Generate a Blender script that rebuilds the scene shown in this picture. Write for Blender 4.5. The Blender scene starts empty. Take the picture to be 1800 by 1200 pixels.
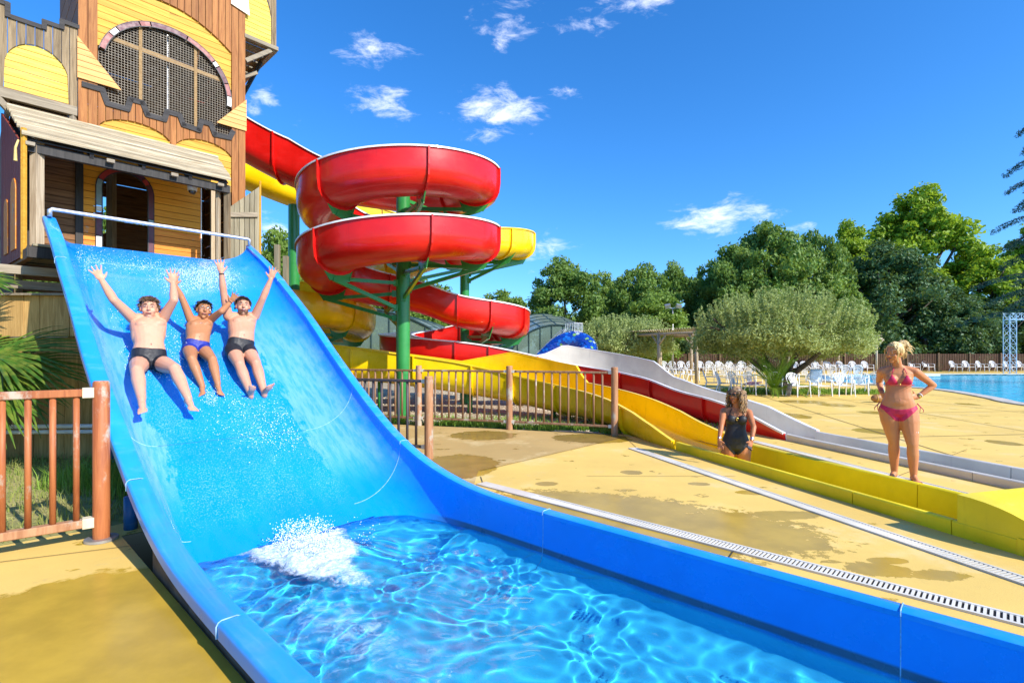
import bpy, bmesh, math, random
import numpy as np
from mathutils import Vector, Matrix
from mathutils.geometry import delaunay_2d_cdt

SC = bpy.context.scene
COL = SC.collection
PI = math.pi
R = math.radians

# ------------------------------------------------------------------ camera, sky, sun, exposure
H = 1.46          # eye height above the deck
F = 911.0         # focal length in 1/1800 of the picture width
cd = bpy.data.cameras.new('camera')
cam = bpy.data.objects.new('camera', cd)
COL.objects.link(cam)
cam.location = (0, 0, H)
cam.rotation_euler = (R(90), 0, 0)
cd.sensor_width = 36.0
cd.lens = F / 1800.0 * 36.0
cd.shift_y = 22 / 1800.0
cd.clip_start = 0.05
cd.clip_end = 3000
SC.camera = cam

SUN_AZ = R(52)     # from the direction towards the viewer, turning to the right
SUN_EL = R(35)
sdir = Vector((math.sin(SUN_AZ) * math.cos(SUN_EL), -math.cos(SUN_AZ) * math.cos(SUN_EL), math.sin(SUN_EL)))
sl = bpy.data.lights.new('sun', 'SUN')
sl.energy = 4.6
sl.angle = R(0.53)
sl.color = (1.0, 0.93, 0.82)
so = bpy.data.objects.new('sun', sl)
so.rotation_euler = sdir.to_track_quat('Z', 'Y').to_euler()
so.location = (10, -8, 12)
COL.objects.link(so)
sl.cycles.is_caustics_light = True

W = bpy.data.worlds.new('World')
SC.world = W
W.use_nodes = True
wt = W.node_tree
wn, wl = wt.nodes, wt.links
bg = wn['Background']
sky = wn.new('ShaderNodeTexSky')
sky.sky_type = 'NISHITA'
sky.sun_disc = False
sky.sun_elevation = SUN_EL
sky.sun_rotation = math.atan2(sdir.x, sdir.y)
sky.air_density = 1.0
sky.dust_density = 0.7
sky.ozone_density = 2.5
hs = wn.new('ShaderNodeHueSaturation')
hs.inputs['Saturation'].default_value = 1.12
tint = wn.new('ShaderNodeMix'); tint.data_type = 'RGBA'; tint.blend_type = 'MULTIPLY'; tint.inputs[0].default_value = 1.0
tint.inputs[7].default_value = (.60, .88, 1.22, 1)      # polarised, saturated rendering of the photograph
wl.new(sky.outputs[0], tint.inputs[6]); wl.new(tint.outputs[2], hs.inputs['Color'])
# clouds: thin white wisps where the photograph has them, faint ones elsewhere
tc = wn.new('ShaderNodeTexCoord')
sep = wn.new('ShaderNodeSeparateXYZ')
wl.new(tc.outputs['Generated'], sep.inputs[0])
def wmath(op, a, b=None, c=None):
    n = wn.new('ShaderNodeMath'); n.operation = op
    for i, v in enumerate((a, b, c)):
        if v is None: continue
        if isinstance(v, (int, float)): n.inputs[i].default_value = v
        else: wl.new(v, n.inputs[i])
    return n.outputs[0]
zc = wmath('MAXIMUM', sep.outputs['Z'], 0.03)
px = wmath('DIVIDE', sep.outputs['X'], zc)
py = wmath('DIVIDE', sep.outputs['Y'], zc)
cmb = wn.new('ShaderNodeCombineXYZ')
wl.new(sep.outputs['X'], cmb.inputs[0]); wl.new(sep.outputs['Y'], cmb.inputs[1]); 
zs = wmath('MULTIPLY', sep.outputs['Z'], 2.6)
wl.new(zs, cmb.inputs[2])
no = wn.new('ShaderNodeTexNoise')
no.inputs['Scale'].default_value = 17.0
no.inputs['Detail'].default_value = 9
no.inputs['Roughness'].default_value = 0.66
no.inputs['Distortion'].default_value = 0.35
wl.new(cmb.outputs[0], no.inputs['Vector'])
def blob(u, v, ru, rv, amp):
    d = Vector(((u - 900) / F, 1, (622 - v) / F)); d.normalize()
    sc_ = d.length
    vs = wn.new('ShaderNodeVectorMath'); vs.operation = 'SUBTRACT'
    wl.new(tc.outputs['Generated'], vs.inputs[0]); vs.inputs[1].default_value = d
    mp = wn.new('ShaderNodeMapping'); mp.vector_type = 'POINT'
    ang = math.atan2(d.x, d.y)
    mp.inputs['Rotation'].default_value = (0, 0, ang)
    k = 1.0 / Vector(((u - 900) / F, 1, (622 - v) / F)).length
    mp.inputs['Scale'].default_value = (F / ru / k, F / ru / k, F / rv / k)
    wl.new(vs.outputs[0], mp.inputs['Vector'])
    ln = wn.new('ShaderNodeVectorMath'); ln.operation = 'LENGTH'
    wl.new(mp.outputs[0], ln.inputs[0])
    a = wmath('SUBTRACT', 1.0, ln.outputs['Value'])
    a = wmath('MAXIMUM', a, 0.0)
    return wmath('MULTIPLY', a, amp)
blobs = [(655, 90, 100, 40, .9), (680, 180, 95, 40, .85), (870, 198, 120, 55, 1.25), (900, 25, 110, 50, .7), (1130, 8, 110, 30, .8),
         (465, 165, 40, 35, 1.2), (450, 192, 30, 16, .8), (520, 210, 50, 20, .5), (1262, 380, 130, 42, 1.3), (855, 245, 90, 26, .5),
         (1020, 45, 75, 32, .6), (940, 440, 130, 50, .8), (620, 110, 30, 15, .6), (880, 78, 26, 18, 1.0), (990, 160, 60, 25, .4), (1400, 400, 70, 15, .5), (470, 410, 80, 50, .9), (975, 425, 60, 22, .8)]
acc = None
for b_ in blobs:
    o_ = blob(*b_)
    acc = o_ if acc is None else wmath('MAXIMUM', acc, o_)
den = wmath('ADD', wmath('MULTIPLY', wmath('POWER', acc, .7), .42), no.outputs['Fac'])
mr = wn.new('ShaderNodeMapRange'); mr.interpolation_type = 'SMOOTHSTEP'
mr.inputs['From Min'].default_value = 0.70; mr.inputs['From Max'].default_value = 1.10
mr.inputs['To Min'].default_value = 0.0; mr.inputs['To Max'].default_value = 0.85
wl.new(den, mr.inputs['Value'])
mx = wn.new('ShaderNodeMix'); mx.data_type = 'RGBA'
wl.new(mr.outputs[0], mx.inputs[0])
wl.new(hs.outputs[0], mx.inputs[6])
mx.inputs[7].default_value = (6.6, 6.9, 7.9, 1)
wl.new(mx.outputs[2], bg.inputs['Color'])
bg.inputs['Strength'].default_value = 0.145
SC.view_settings.view_transform = 'Standard'
SC.view_settings.look = 'None'
SC.view_settings.gamma = 1.0
SC.view_settings.use_curve_mapping = False
SC.view_settings.exposure = 0.62
SC.cycles.max_bounces = 8
SC.cycles.transparent_max_bounces = 12
SC.cycles.caustics_reflective = False
SC.cycles.caustics_refractive = True
SC.cycles.use_denoising = True

# ------------------------------------------------------------------ survey helpers: how the place was measured
AX = Vector((0.688, 0.725, 0)); DX = Vector((0.725, -0.688, 0))   # across the big slide / down it
def SL(s, t, z=0.0): return Vector((0.725 * s + 0.688 * t, -0.688 * s + 0.725 * t, z))
def G(u, v, z=0.0):
    Y = F * (H - z) / (v - 622.0); return Vector(((u - 900) / F * Y, Y, z))
def P(u, v, Y): return Vector(((u - 900) / F * Y, Y, H - (v - 622) / F * Y))
def PS(u, v, s):       # on the cross plane s of the slide
    k = (u - 900) / F
    t = s * (0.725 + k * 0.688) / (k * 0.725 - 0.688)
    Y = -0.688 * s + 0.725 * t
    return Vector((k * Y, Y, H - (v - 622) / F * Y))
def TZ(u, v, s):
    p = PS(u, v, s); return (p.x * 0.688 + p.y * 0.725, p.z)

# ------------------------------------------------------------------ mesh builder
def wm(o):
    m = o.matrix_basis.copy(); p = o.parent
    while p: m = p.matrix_basis @ m; p = p.parent
    return m
class MB:
    def __init__(s): s.v = []; s.f = []; s.mi = []; s.m = 0
    def add(s, vs, fs):
        b = len(s.v); s.v += [Vector(x) for x in vs]
        for f in fs: s.f.append([b + i for i in f]); s.mi.append(s.m)
        return s
    def box(s, c, size, rot=None):
        c = Vector(c); hx, hy, hz = [x / 2 for x in size]
        vs = [Vector((x, y, z)) for x in (-hx, hx) for y in (-hy, hy) for z in (-hz, hz)]
        if rot is not None: vs = [rot @ v for v in vs]
        return s.add([c + v for v in vs], [(0, 1, 3, 2), (4, 6, 7, 5), (0, 4, 5, 1), (2, 3, 7, 6), (0, 2, 6, 4), (1, 5, 7, 3)])
    def bar(s, a, b, w, h, up=Vector((0, 0, 1)), bev=0):   # rectangular bar from a to b
        a = Vector(a); b = Vector(b); d = (b - a).normalized()
        x = d.cross(up)
        if x.length < 1e-4: x = d.cross(Vector((1, 0, 0)))
        x.normalize(); y = x.cross(d).normalized()
        if bev:
            w2, h2 = w / 2, h / 2
            sec = [(w2 - bev, h2), (w2, h2 - bev), (w2, -h2 + bev), (w2 - bev, -h2), (-w2 + bev, -h2), (-w2, -h2 + bev), (-w2, h2 - bev), (-w2 + bev, h2)]
        else: sec = [(w / 2, h / 2), (w / 2, -h / 2), (-w / 2, -h / 2), (-w / 2, h / 2)]
        n = len(sec)
        vs = [p + x * i + y * j for p in (a, b) for i, j in sec]
        fs = [(i, (i + 1) % n, n + (i + 1) % n, n + i) for i in range(n)] + [tuple(range(n))[::-1], tuple(range(n, 2 * n))]
        return s.add(vs, fs)
    def tube(s, pts, r, n=8, cap=True, closed=False):
        pts = [Vector(p) for p in pts]; m = len(pts)
        rs = list(r) if isinstance(r, (list, tuple)) else [r] * m
        vs = []; pn = None
        for i, p in enumerate(pts):
            if closed: d = pts[(i + 1) % m] - pts[i - 1]
            else: d = pts[min(i + 1, m - 1)] - pts[max(i - 1, 0)]
            d.normalize()
            if pn is None:
                pn = d.orthogonal().normalized()
            else:
                pn = (pn - d * pn.dot(d))
                pn = pn.normalized() if pn.length > 1e-6 else d.orthogonal().normalized()
            q = d.cross(pn)
            for j in range(n):
                a = 2 * PI * j / n
                vs.append(p + (pn * math.cos(a) + q * math.sin(a)) * rs[i])
        fs = []
        for i in range(m if closed else m - 1):
            k = (i + 1) % m
            for j in range(n): fs.append((i * n + j, i * n + (j + 1) % n, k * n + (j + 1) % n, k * n + j))
        if cap and not closed: fs += [tuple(range(n))[::-1], tuple(range((m - 1) * n, m * n))]
        return s.add(vs, fs)
    def loft(s, rings, cap=True, closed=True):
        n = len(rings[0]); vs = [p for r in rings for p in r]; fs = []
        for i in range(len(rings) - 1):
            for j in range(n if closed else n - 1):
                fs.append((i * n + j, i * n + (j + 1) % n, (i + 1) * n + (j + 1) % n, (i + 1) * n + j))
        if cap: fs += [tuple(range(n))[::-1], tuple(range((len(rings) - 1) * n, len(rings) * n))]
        return s.add(vs, fs)
    def ell(s, c, ax, n=12, m=8):      # ax: three half-axis vectors
        c = Vector(c); a, b, d = [Vector(x) for x in ax]
        vs = [c - d]; 
        for i in range(1, m):
            th = PI * i / m - PI / 2
            for j in range(n):
                ph = 2 * PI * j / n
                vs.append(c + a * math.cos(th) * math.cos(ph) + b * math.cos(th) * math.sin(ph) + d * math.sin(th))
        vs.append(c + d); fs = []
        for j in range(n): fs.append((0, 1 + (j + 1) % n, 1 + j))
        for i in range(m - 2):
            for j in range(n): fs.append((1 + i * n + j, 1 + i * n + (j + 1) % n, 1 + (i + 1) * n + (j + 1) % n, 1 + (i + 1) * n + j))
        e = len(vs) - 1; o = 1 + (m - 2) * n
        for j in range(n): fs.append((e, o + j, o + (j + 1) % n))
        return s.add(vs, fs)
    def sph(s, c, r, n=12, m=8): return s.ell(c, ((r, 0, 0), (0, r, 0), (0, 0, r)), n, m)
    def prism(s, poly, off):           # poly: 3d points, off: extrusion vector
        n = len(poly); off = Vector(off)
        vs = [Vector(p) for p in poly] + [Vector(p) + off for p in poly]
        fs = [tuple(range(n))[::-1], tuple(range(n, 2 * n))] + [(i, (i + 1) % n, n + (i + 1) % n, n + i) for i in range(n)]
        return s.add(vs, fs)
    def build(s, name, mats, parent=None, smooth=False, auto=None):
        me = bpy.data.meshes.new(name)
        vs = s.v
        if parent is not None:
            im = wm(parent).inverted(); vs = [im @ v for v in vs]
        me.from_pydata([tuple(v) for v in vs], [], s.f)
        if not isinstance(mats, (list, tuple)): mats = [mats]
        for m in mats: me.materials.append(m)
        if len(mats) > 1: me.polygons.foreach_set('material_index', s.mi)
        bm = bmesh.new(); bm.from_mesh(me)
        bmesh.ops.recalc_face_normals(bm, faces=bm.faces); bm.to_mesh(me); bm.free()
        if smooth or auto: me.polygons.foreach_set('use_smooth', [True] * len(me.polygons))
        if auto: me.set_sharp_from_angle(angle=R(auto))
        me.update()
        o = bpy.data.objects.new(name, me); COL.objects.link(o)
        if parent is not None: o.parent = parent
        return o
def tag(o, label=None, cat=None, group=None, kind=None):
    if label: o['label'] = label
    if cat: o['category'] = cat
    if group: o['group'] = group
    if kind: o['kind'] = kind
    return o
def empty(name, loc, label=None, cat=None, group=None, rz=0.0):
    o = bpy.data.objects.new(name, None); COL.objects.link(o)
    o.location = loc; o.rotation_euler = (0, 0, rz); o.empty_display_size = .1
    return tag(o, label, cat, group)
def copy_tree(o, parent=None):
    c = o.copy(); COL.objects.link(c)
    if parent is not None: c.parent = parent
    for ch in list(o.children): copy_tree(ch, c)
    return c
def npmesh(name, verts, quads, mat, parent=None, smooth=False, tris=False):
    if parent is not None:
        im = np.array(wm(parent).inverted()); verts = verts @ im[:3, :3].T + im[:3, 3]
    me = bpy.data.meshes.new(name); k = 3 if tris else 4
    me.vertices.add(len(verts)); me.vertices.foreach_set('co', np.asarray(verts, dtype=np.float32).ravel())
    me.loops.add(quads.size); me.loops.foreach_set('vertex_index', quads.ravel().astype(np.int32))
    me.polygons.add(len(quads)); me.polygons.foreach_set('loop_start', np.arange(0, quads.size, k, dtype=np.int32))
    me.polygons.foreach_set('use_smooth', np.full(len(quads), smooth))
    me.update(calc_edges=True)
    me.materials.append(mat)
    o = bpy.data.objects.new(name, me); COL.objects.link(o)
    if parent is not None: o.parent = parent
    return o
def interp(x, tab):
    if x <= tab[0][0]: return tab[0][1]
    for (a, b), (c, d) in zip(tab, tab[1:]):
        if x <= c: return b + (d - b) * (x - a) / (c - a)
    return tab[-1][1]
def smtab(tab, step=.1, k=5):   # resampled and smoothed table
    xs = np.arange(tab[0][0], tab[-1][0] + step / 2, step); ys = np.array([interp(x, tab) for x in xs])
    pad = np.concatenate([2 * ys[0] - ys[1:k + 1][::-1], ys, 2 * ys[-1] - ys[-k - 1:-1][::-1]])
    w = np.hanning(2 * k + 3)[1:-1]; w /= w.sum()
    ys = np.convolve(pad, w, 'valid'); return list(zip(xs.tolist(), ys.tolist()))
def catmull(pts, n=8):
    out = []; L = len(pts)
    for i in range(L - 1):
        p0 = Vector(pts[max(i - 1, 0)]); p1 = Vector(pts[i]); p2 = Vector(pts[i + 1]); p3 = Vector(pts[min(i + 2, L - 1)])
        for j in range(n):
            t = j / n
            out.append(0.5 * ((2 * p1) + (p2 - p0) * t + (2 * p0 - 5 * p1 + 4 * p2 - p3) * t * t + (3 * p1 - p0 - 3 * p2 + p3) * t ** 3))
    out.append(Vector(pts[-1])); return out

# ------------------------------------------------------------------ materials
class NT:
    def __init__(s, name):
        s.m = bpy.data.materials.new(name); s.m.use_nodes = True; s.t = s.m.node_tree
        s.b = s.t.nodes['Principled BSDF']; s.out = s.t.nodes['Material Output']
    def n(s, typ, **kw):
        nd = s.t.nodes.new('ShaderNode' + typ)
        for k, v in kw.items():
            if k in nd.inputs: 
                if hasattr(v, 'is_linked') or isinstance(v, bpy.types.NodeSocket): s.t.links.new(v, nd.inputs[k])
                else: nd.inputs[k].default_value = v
            else: setattr(nd, k, v)
        return nd
    def l(s, a, b): s.t.links.new(a, b)
    def pos(s):
        if not hasattr(s, '_p'): s._p = s.n('NewGeometry').outputs['Position']
        return s._p
    def obj(s): 
        if not hasattr(s, '_o'): s._o = s.n('TexCoord').outputs['Object']
        return s._o
    def mapped(s, vec, scale=(1, 1, 1), rot=(0, 0, 0), loc=(0, 0, 0)):
        m = s.n('Mapping'); s.l(vec, m.inputs['Vector']); m.inputs['Scale'].default_value = scale
        m.inputs['Rotation'].default_value = rot; m.inputs['Location'].default_value = loc; return m.outputs[0]
    def noise(s, scale, detail=4, rough=.55, vec=None, dist=0):
        nd = s.n('TexNoise'); nd.inputs['Scale'].default_value = scale; nd.inputs['Detail'].default_value = detail
        nd.inputs['Roughness'].default_value = rough; nd.inputs['Distortion'].default_value = dist
        s.l(vec if vec is not None else s.pos(), nd.inputs['Vector']); return nd.outputs['Fac']
    def ramp(s, fac, a, b, interp='SMOOTHSTEP', to=(0, 1)):
        m = s.n('MapRange'); m.interpolation_type = interp
        m.inputs['From Min'].default_value = a; m.inputs['From Max'].default_value = b
        m.inputs['To Min'].default_value = to[0]; m.inputs['To Max'].default_value = to[1]
        s.l(fac, m.inputs['Value']); return m.outputs[0]
    def mix(s, fac, a, b):
        m = s.n('Mix'); m.data_type = 'RGBA'
        for v, i in ((fac, 0), (a, 6), (b, 7)):
            if isinstance(v, bpy.types.NodeSocket): s.l(v, m.inputs[i])
            elif i == 0: m.inputs[0].default_value = v
            else: m.inputs[i].default_value = (*v, 1) if len(v) == 3 else v
        return m.outputs[2]
    def math(s, op, a, b=None):
        m = s.n('Math'); m.operation = op
        for i, v in enumerate((a, b)):
            if v is None: continue
            if isinstance(v, bpy.types.NodeSocket): s.l(v, m.inputs[i])
            else: m.inputs[i].default_value = v
        return m.outputs[0]
    def set(s, k, v):
        if isinstance(v, bpy.types.NodeSocket): s.l(v, s.b.inputs[k])
        elif isinstance(v, tuple) and len(v) == 3 and k != 'Subsurface Radius': s.b.inputs[k].default_value = (*v, 1)
        else: s.b.inputs[k].default_value = v
    def bump(s, h, strength=.3, dist=.01):
        b = s.n('Bump'); b.inputs['Strength'].default_value = strength; b.inputs['Distance'].default_value = dist
        s.l(h, b.inputs['Height']); s.l(b.outputs[0], s.b.inputs['Normal'])
def sc3(c, k): return tuple(min(1, x * k) for x in c)
def mat(name, col, rough=.5, var=.12, scale=6., bump=.1, bscale=60., metal=0, spec=.5, coat=0, bd=.003, trans=0):
    n = NT(name); f = n.noise(scale, 5, .6)
    n.set('Base Color', n.mix(n.ramp(f, .3, .7), sc3(col, 1 - var), sc3(col, 1 + var)))
    n.set('Roughness', rough if not var else n.ramp(n.noise(scale * 1.7, 4), .3, .7, to=(max(0.02, rough - .08), min(1, rough + .1))))
    n.set('Metallic', metal); n.set('Specular IOR Level', spec); n.set('Coat Weight', coat)
    if bump: n.bump(n.noise(bscale, 4), bump, bd)
    return n.m
def wood(name, c1, c2, dark=.35, rough=.7, axis='obj', stretch=(1.5, 30, 30), paint=None, wear=0.0):
    n = NT(name); rnd = n.n('ObjectInfo').outputs['Random']
    off = n.n('CombineXYZ'); r7 = n.math('MULTIPLY', rnd, 37.0); n.l(r7, off.inputs[0]); n.l(r7, off.inputs[1]); n.l(r7, off.inputs[2])
    va = n.n('VectorMath', operation='ADD'); n.l(n.pos(), va.inputs[0]); n.l(off.outputs[0], va.inputs[1])
    # boards lie along the slide's cross axis, so turn the grain with them
    rot = (0, 0, -math.atan2(0.725, 0.688)) if axis == 'h' else (0, 0, 0)
    v = n.mapped(va.outputs[0], stretch, rot)
    if axis == 'h': 
        m1 = n.n('Mapping'); n.l(va.outputs[0], m1.inputs['Vector']); m1.inputs['Rotation'].default_value = rot
        m2 = n.n('Mapping'); n.l(m1.outputs[0], m2.inputs['Vector']); m2.inputs['Scale'].default_value = stretch; v = m2.outputs[0]
    g = n.noise(1.0, 6, .65, v, 1.2)
    base = n.mix(n.ramp(g, .32, .68), c1, c2)
    tone = n.ramp(rnd, 0, 1, 'LINEAR', (1 - dark, 1 + dark * .6))
    hsv = n.n('HueSaturation'); n.l(base, hsv.inputs['Color']); n.l(tone, hsv.inputs['Value'])
    col = hsv.outputs[0]
    if wear:
        wn_ = n.ramp(n.noise(3.2, 7, .7, n.mapped(va.outputs[0], (1, 1, .6))), .62 - wear * .2, .72 - wear * .2)
        col = n.mix(wn_, col, (.42, .36, .28))
    kn = n.n('TexVoronoi'); kn.inputs['Scale'].default_value = 1.0
    n.l(n.mapped(v, (.35, .12, .12)), kn.inputs['Vector'])
    col = n.mix(n.ramp(kn.outputs['Distance'], .05, .13, to=(.7, 0)), col, sc3(c1, .35))
    n.set('Base Color', col); n.set('Roughness', rough); n.set('Specular IOR Level', .3)
    n.bump(g, .35, .003); return n.m

M = {}
def plastic(name, col, rough=.28, coat=.3, chalk=(.8, .8, .8), amt=.12, bs=4.0):
    n = NT(name); f = n.noise(1.3, 5, .6); st = n.noise(1.0, 6, .6, n.mapped(n.pos(), (3, 3, 14)))
    c = n.mix(n.ramp(f, .35, .7), sc3(col, .88), sc3(col, 1.1))
    c = n.mix(n.ramp(st, .5, .85, to=(0, amt)), c, chalk)
    run = n.noise(1.0, 7, .72, n.mapped(n.pos(), (11, 11, 1.1))); c = n.mix(n.ramp(run, .56, .74, to=(0, .30)), c, sc3(col, .45))      # dirt runs
    scf = n.noise(1.0, 8, .8, n.mapped(n.pos(), (5, 5, 9), (.3, .2, .5))); c = n.mix(n.ramp(scf, .63, .72, to=(0, .28)), c, chalk)         # scuffs
    n.set('Base Color', c); n.set('Roughness', n.ramp(f, .3, .7, to=(rough - .08, rough + .12)))
    n.set('Coat Weight', coat); n.set('Coat Roughness', .07); n.set('Specular IOR Level', .35); n.bump(n.noise(bs, 3), .08, .02); return n.m
M['red'] = plastic('red_gelcoat', (.64, .007, .004), .34, .28, (.75, .2, .18), .06)
M['red_pale'] = plastic('faded_red_gelcoat', (.60, .07, .07), .4, .1, (.8, .5, .5), .3)
M['yellow'] = plastic('yellow_gelcoat', (.90, .60, .003), .27, .35, (.9, .75, .3), .05)
M['lemon'] = plastic('lemon_foam_paint', (.84, .66, .008), .42, .1, (.9, .8, .3), .06, 60)
M['white_gel'] = plastic('white_gelcoat', (.68, .64, .55), .38, .15, (.5, .48, .42), .18)
M['white_rim'] = plastic('white_rim_gelcoat', (.80, .80, .80), .35, .2, (.6, .6, .6), .1)
M['green'] = plastic('green_enamel', (.03, .25, .055), .33, .3, (.3, .4, .3), .12)
M['steel'] = mat('brushed_stainless_steel', (.62, .63, .65), .5, .08, 14, .05, 80, metal=1)
M['grey_metal'] = mat('galvanised_metal', (.42, .43, .45), .4, .15, 9, .08, 60, metal=.7)
M['dark_metal'] = mat('dark_painted_metal', (.035, .045, .05), .45, .2, 9, .08, 60)
M['white_paint'] = mat('white_metal_paint', (.78, .79, .78), .4, .08, 9, .05, 60)
M['white_plastic'] = mat('white_garden_plastic', (.80, .81, .83), .38, .06, 8, .03, 40)
M['concrete'] = mat('raw_concrete', (.27, .22, .15), .85, .25, 4, .4, 40)
M['plinth'] = mat('brown_stained_concrete', (.115, .085, .055), .8, .35, 5, .3, 30)
M['black'] = mat('black_void', (.012, .011, .010), .8, .2)
M['ybrd'] = wood('yellow_painted_boards', (.58, .28, .022), (.70, .39, .048), .14, .6, 'h')
M['obrd'] = wood('orange_painted_boards', (.66, .17, .015), (.80, .30, .03), .12, .55, 'h', wear=.15)
M['ybright'] = wood('bright_yellow_boards', (.62, .42, .04), (.74, .54, .11), .08, .6, 'h')
M['tri'] = wood('peach_boards', (.66, .31, .085), (.76, .42, .15), .06, .6, 'h')
M['brn'] = wood('red_brown_vertical_boards', (.24, .080, .018), (.38, .155, .042), .22, .65, 'v', (22, 22, 1.3))
M['gryv'] = wood('weathered_vertical_boards', (.15, .105, .06), (.30, .22, .13), .22, .8, 'v', (22, 22, 1.3))
M['olv'] = wood('green_grey_boards', (.20, .17, .11), (.33, .29, .20), .2, .8, 'v', (22, 22, 1.3))
M['dkh'] = wood('dark_brown_boards', (.15, .065, .028), (.30, .15, .065), .18, .7, 'h')
M['beam'] = wood('grey_weathered_beam', (.22, .18, .13), (.36, .30, .22), .12, .8, 'h')
M['beamv'] = wood('sawn_post_wood', (.34, .25, .16), (.52, .42, .29), .12, .8, 'v', (22, 22, 1.3))
M['slat'] = wood('pale_roof_slats', (.26, .20, .12), (.50, .42, .29), .42, .8, 'h')  # wide tone spread per slat stands in for shading between the slats
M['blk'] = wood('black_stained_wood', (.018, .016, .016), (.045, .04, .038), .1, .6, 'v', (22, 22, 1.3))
M['maroon'] = wood('maroon_boards', (.16, .022, .016), (.26, .05, .03), .12, .6, 'v', (22, 22, 1.3))
M['pal'] = wood('golden_palisade_boards', (.42, .24, .075), (.66, .41, .15), .2, .75, 'v', (22, 22, 1.3))
M['post'] = wood('stained_round_post', (.30, .085, .03), (.46, .16, .055), .08, .5, 'v', (16, 16, 1.6), wear=.22)
M['post2'] = wood('peeling_round_post', (.34, .15, .07), (.50, .27, .14), .08, .6, 'v', (16, 16, 1.6), wear=.5)
M['rail'] = wood('brown_fence_rails', (.20, .10, .05), (.33, .19, .11), .12, .6, 'v', (16, 16, 1.6), wear=.3)
M['bluerail'] = wood('dark_blue_brown_rails', (.045, .055, .09), (.12, .08, .06), .12, .6, 'v', (16, 16, 1.6), wear=.12)
M['log'] = wood('grey_round_timber', (.32, .25, .17), (.52, .42, .30), .1, .85, 'v', (14, 14, 2))
M['bark'] = mat('tree_bark', (.11, .08, .055), .9, .4, 7, .8, 25, bd=.02)
M['farwood'] = wood('far_cabin_boards', (.10, .06, .04), (.19, .12, .08), .15, .85, 'v', (8, 8, 1))
for nm, c in (('mred', (.42, .035, .03)), ('mpurple', (.10, .02, .04)), ('mblue', (.22, .33, .38)), ('mwhite', (.72, .70, .64)), ('mpink', (.27, .07, .065))):
    M[nm] = mat('trim_' + nm[1:] + '_paint', c, .5, .15, 8, .1)
M['outline'] = mat('black_trim_outline', (.025, .025, .028), .55, .2)
M['graystrip'] = wood('charcoal_cap_strip', (.035, .033, .034), (.065, .06, .06), .05, .8, 'h')
M['mullion'] = wood('window_mullion_wood', (.24, .14, .055), (.36, .23, .10), .05, .7, 'v')
M['wire'] = mat('window_wire_mesh', (.22, .18, .13), .5, .1, 9, 0)

def blue_slide_mat():
    n = NT('blue_gelcoat')
    col = (.002, .27, .84)
    f = n.noise(1.1, 5, .6); sep = n.n('SeparateXYZ'); n.l(n.pos(), sep.inputs[0])
    c = n.mix(n.ramp(f, .3, .7), sc3(col, .92), sc3(col, 1.06))
    # s and t coordinates of the slide
    def dot(v):
        d = n.n('VectorMath', operation='DOT_PRODUCT'); n.l(n.pos(), d.inputs[0]); d.inputs[1].default_value = v; return d.outputs['Value']
    t = dot((.688, .725, 0)); s = dot((.725, -.688, 0)); z = sep.outputs['Z']
    att = n.n('Attribute'); att.attribute_name = 'across'     # 0 at the bed centre, 1 at the rim
    w = att.outputs['Fac']
    st = n.n('CombineXYZ'); n.l(s, st.inputs[0]); n.l(t, st.inputs[1]); n.l(z, st.inputs[2])
    # wet sheen of the curved sides painted in as pale scuffed patches, ragged lower edge
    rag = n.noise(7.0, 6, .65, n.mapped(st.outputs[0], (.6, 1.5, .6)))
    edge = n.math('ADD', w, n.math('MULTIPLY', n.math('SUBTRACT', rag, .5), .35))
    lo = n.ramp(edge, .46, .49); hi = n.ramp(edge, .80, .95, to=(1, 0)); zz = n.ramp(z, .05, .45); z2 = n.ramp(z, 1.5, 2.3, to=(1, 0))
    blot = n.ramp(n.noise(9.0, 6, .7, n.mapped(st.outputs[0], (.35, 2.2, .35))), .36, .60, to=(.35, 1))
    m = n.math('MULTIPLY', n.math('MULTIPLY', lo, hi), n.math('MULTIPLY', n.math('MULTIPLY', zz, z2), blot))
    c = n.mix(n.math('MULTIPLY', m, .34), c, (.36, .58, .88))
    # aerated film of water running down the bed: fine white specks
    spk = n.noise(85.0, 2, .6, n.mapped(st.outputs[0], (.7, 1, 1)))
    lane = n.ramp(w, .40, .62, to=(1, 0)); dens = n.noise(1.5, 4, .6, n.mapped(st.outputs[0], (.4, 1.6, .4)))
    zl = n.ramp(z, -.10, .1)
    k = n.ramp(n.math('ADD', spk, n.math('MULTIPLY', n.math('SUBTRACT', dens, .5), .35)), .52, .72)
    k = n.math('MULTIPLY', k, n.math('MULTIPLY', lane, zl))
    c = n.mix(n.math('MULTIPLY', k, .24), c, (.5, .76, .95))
    c = n.mix(n.ramp(z, -.26, -.20, to=(.9, 0)), c, (.06, .68, 1.0))  # extra brightness put into the bed colour below the waterline, where little light arrives
    # brown scum line where the still water stands
    sc2 = n.math('MULTIPLY', n.math('MULTIPLY', n.ramp(z, -.20, -.165), n.ramp(z, -.140, -.118, to=(1, 0))), n.ramp(s, -4.4, -3.6))
    c = n.mix(n.math('MULTIPLY', sc2, .8), c, (.06, .055, .02))
    n.set('Base Color', c)
    n.set('Roughness', n.ramp(rag, .4, .6, to=(.2, .42))); n.set('Coat Weight', n.math('MULTIPLY', n.ramp(w, .5, .8, to=(1, .25)), .8)); n.set('Coat Roughness', .06)
    hb = n.math('ADD', n.math('MULTIPLY', spk, n.math('MULTIPLY', lane, .6)), n.noise(5, 4))
    n.bump(hb, .35, .012)
    return n.m
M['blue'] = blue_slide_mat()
M['blue_rim'] = plastic('blue_rim_gelcoat', (.015, .31, .84), .3, .3, (.4, .6, .85), .25)
M['seam'] = mat('pale_seam_filler', (.26, .46, .66), .6, .3, 30, .1)
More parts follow.
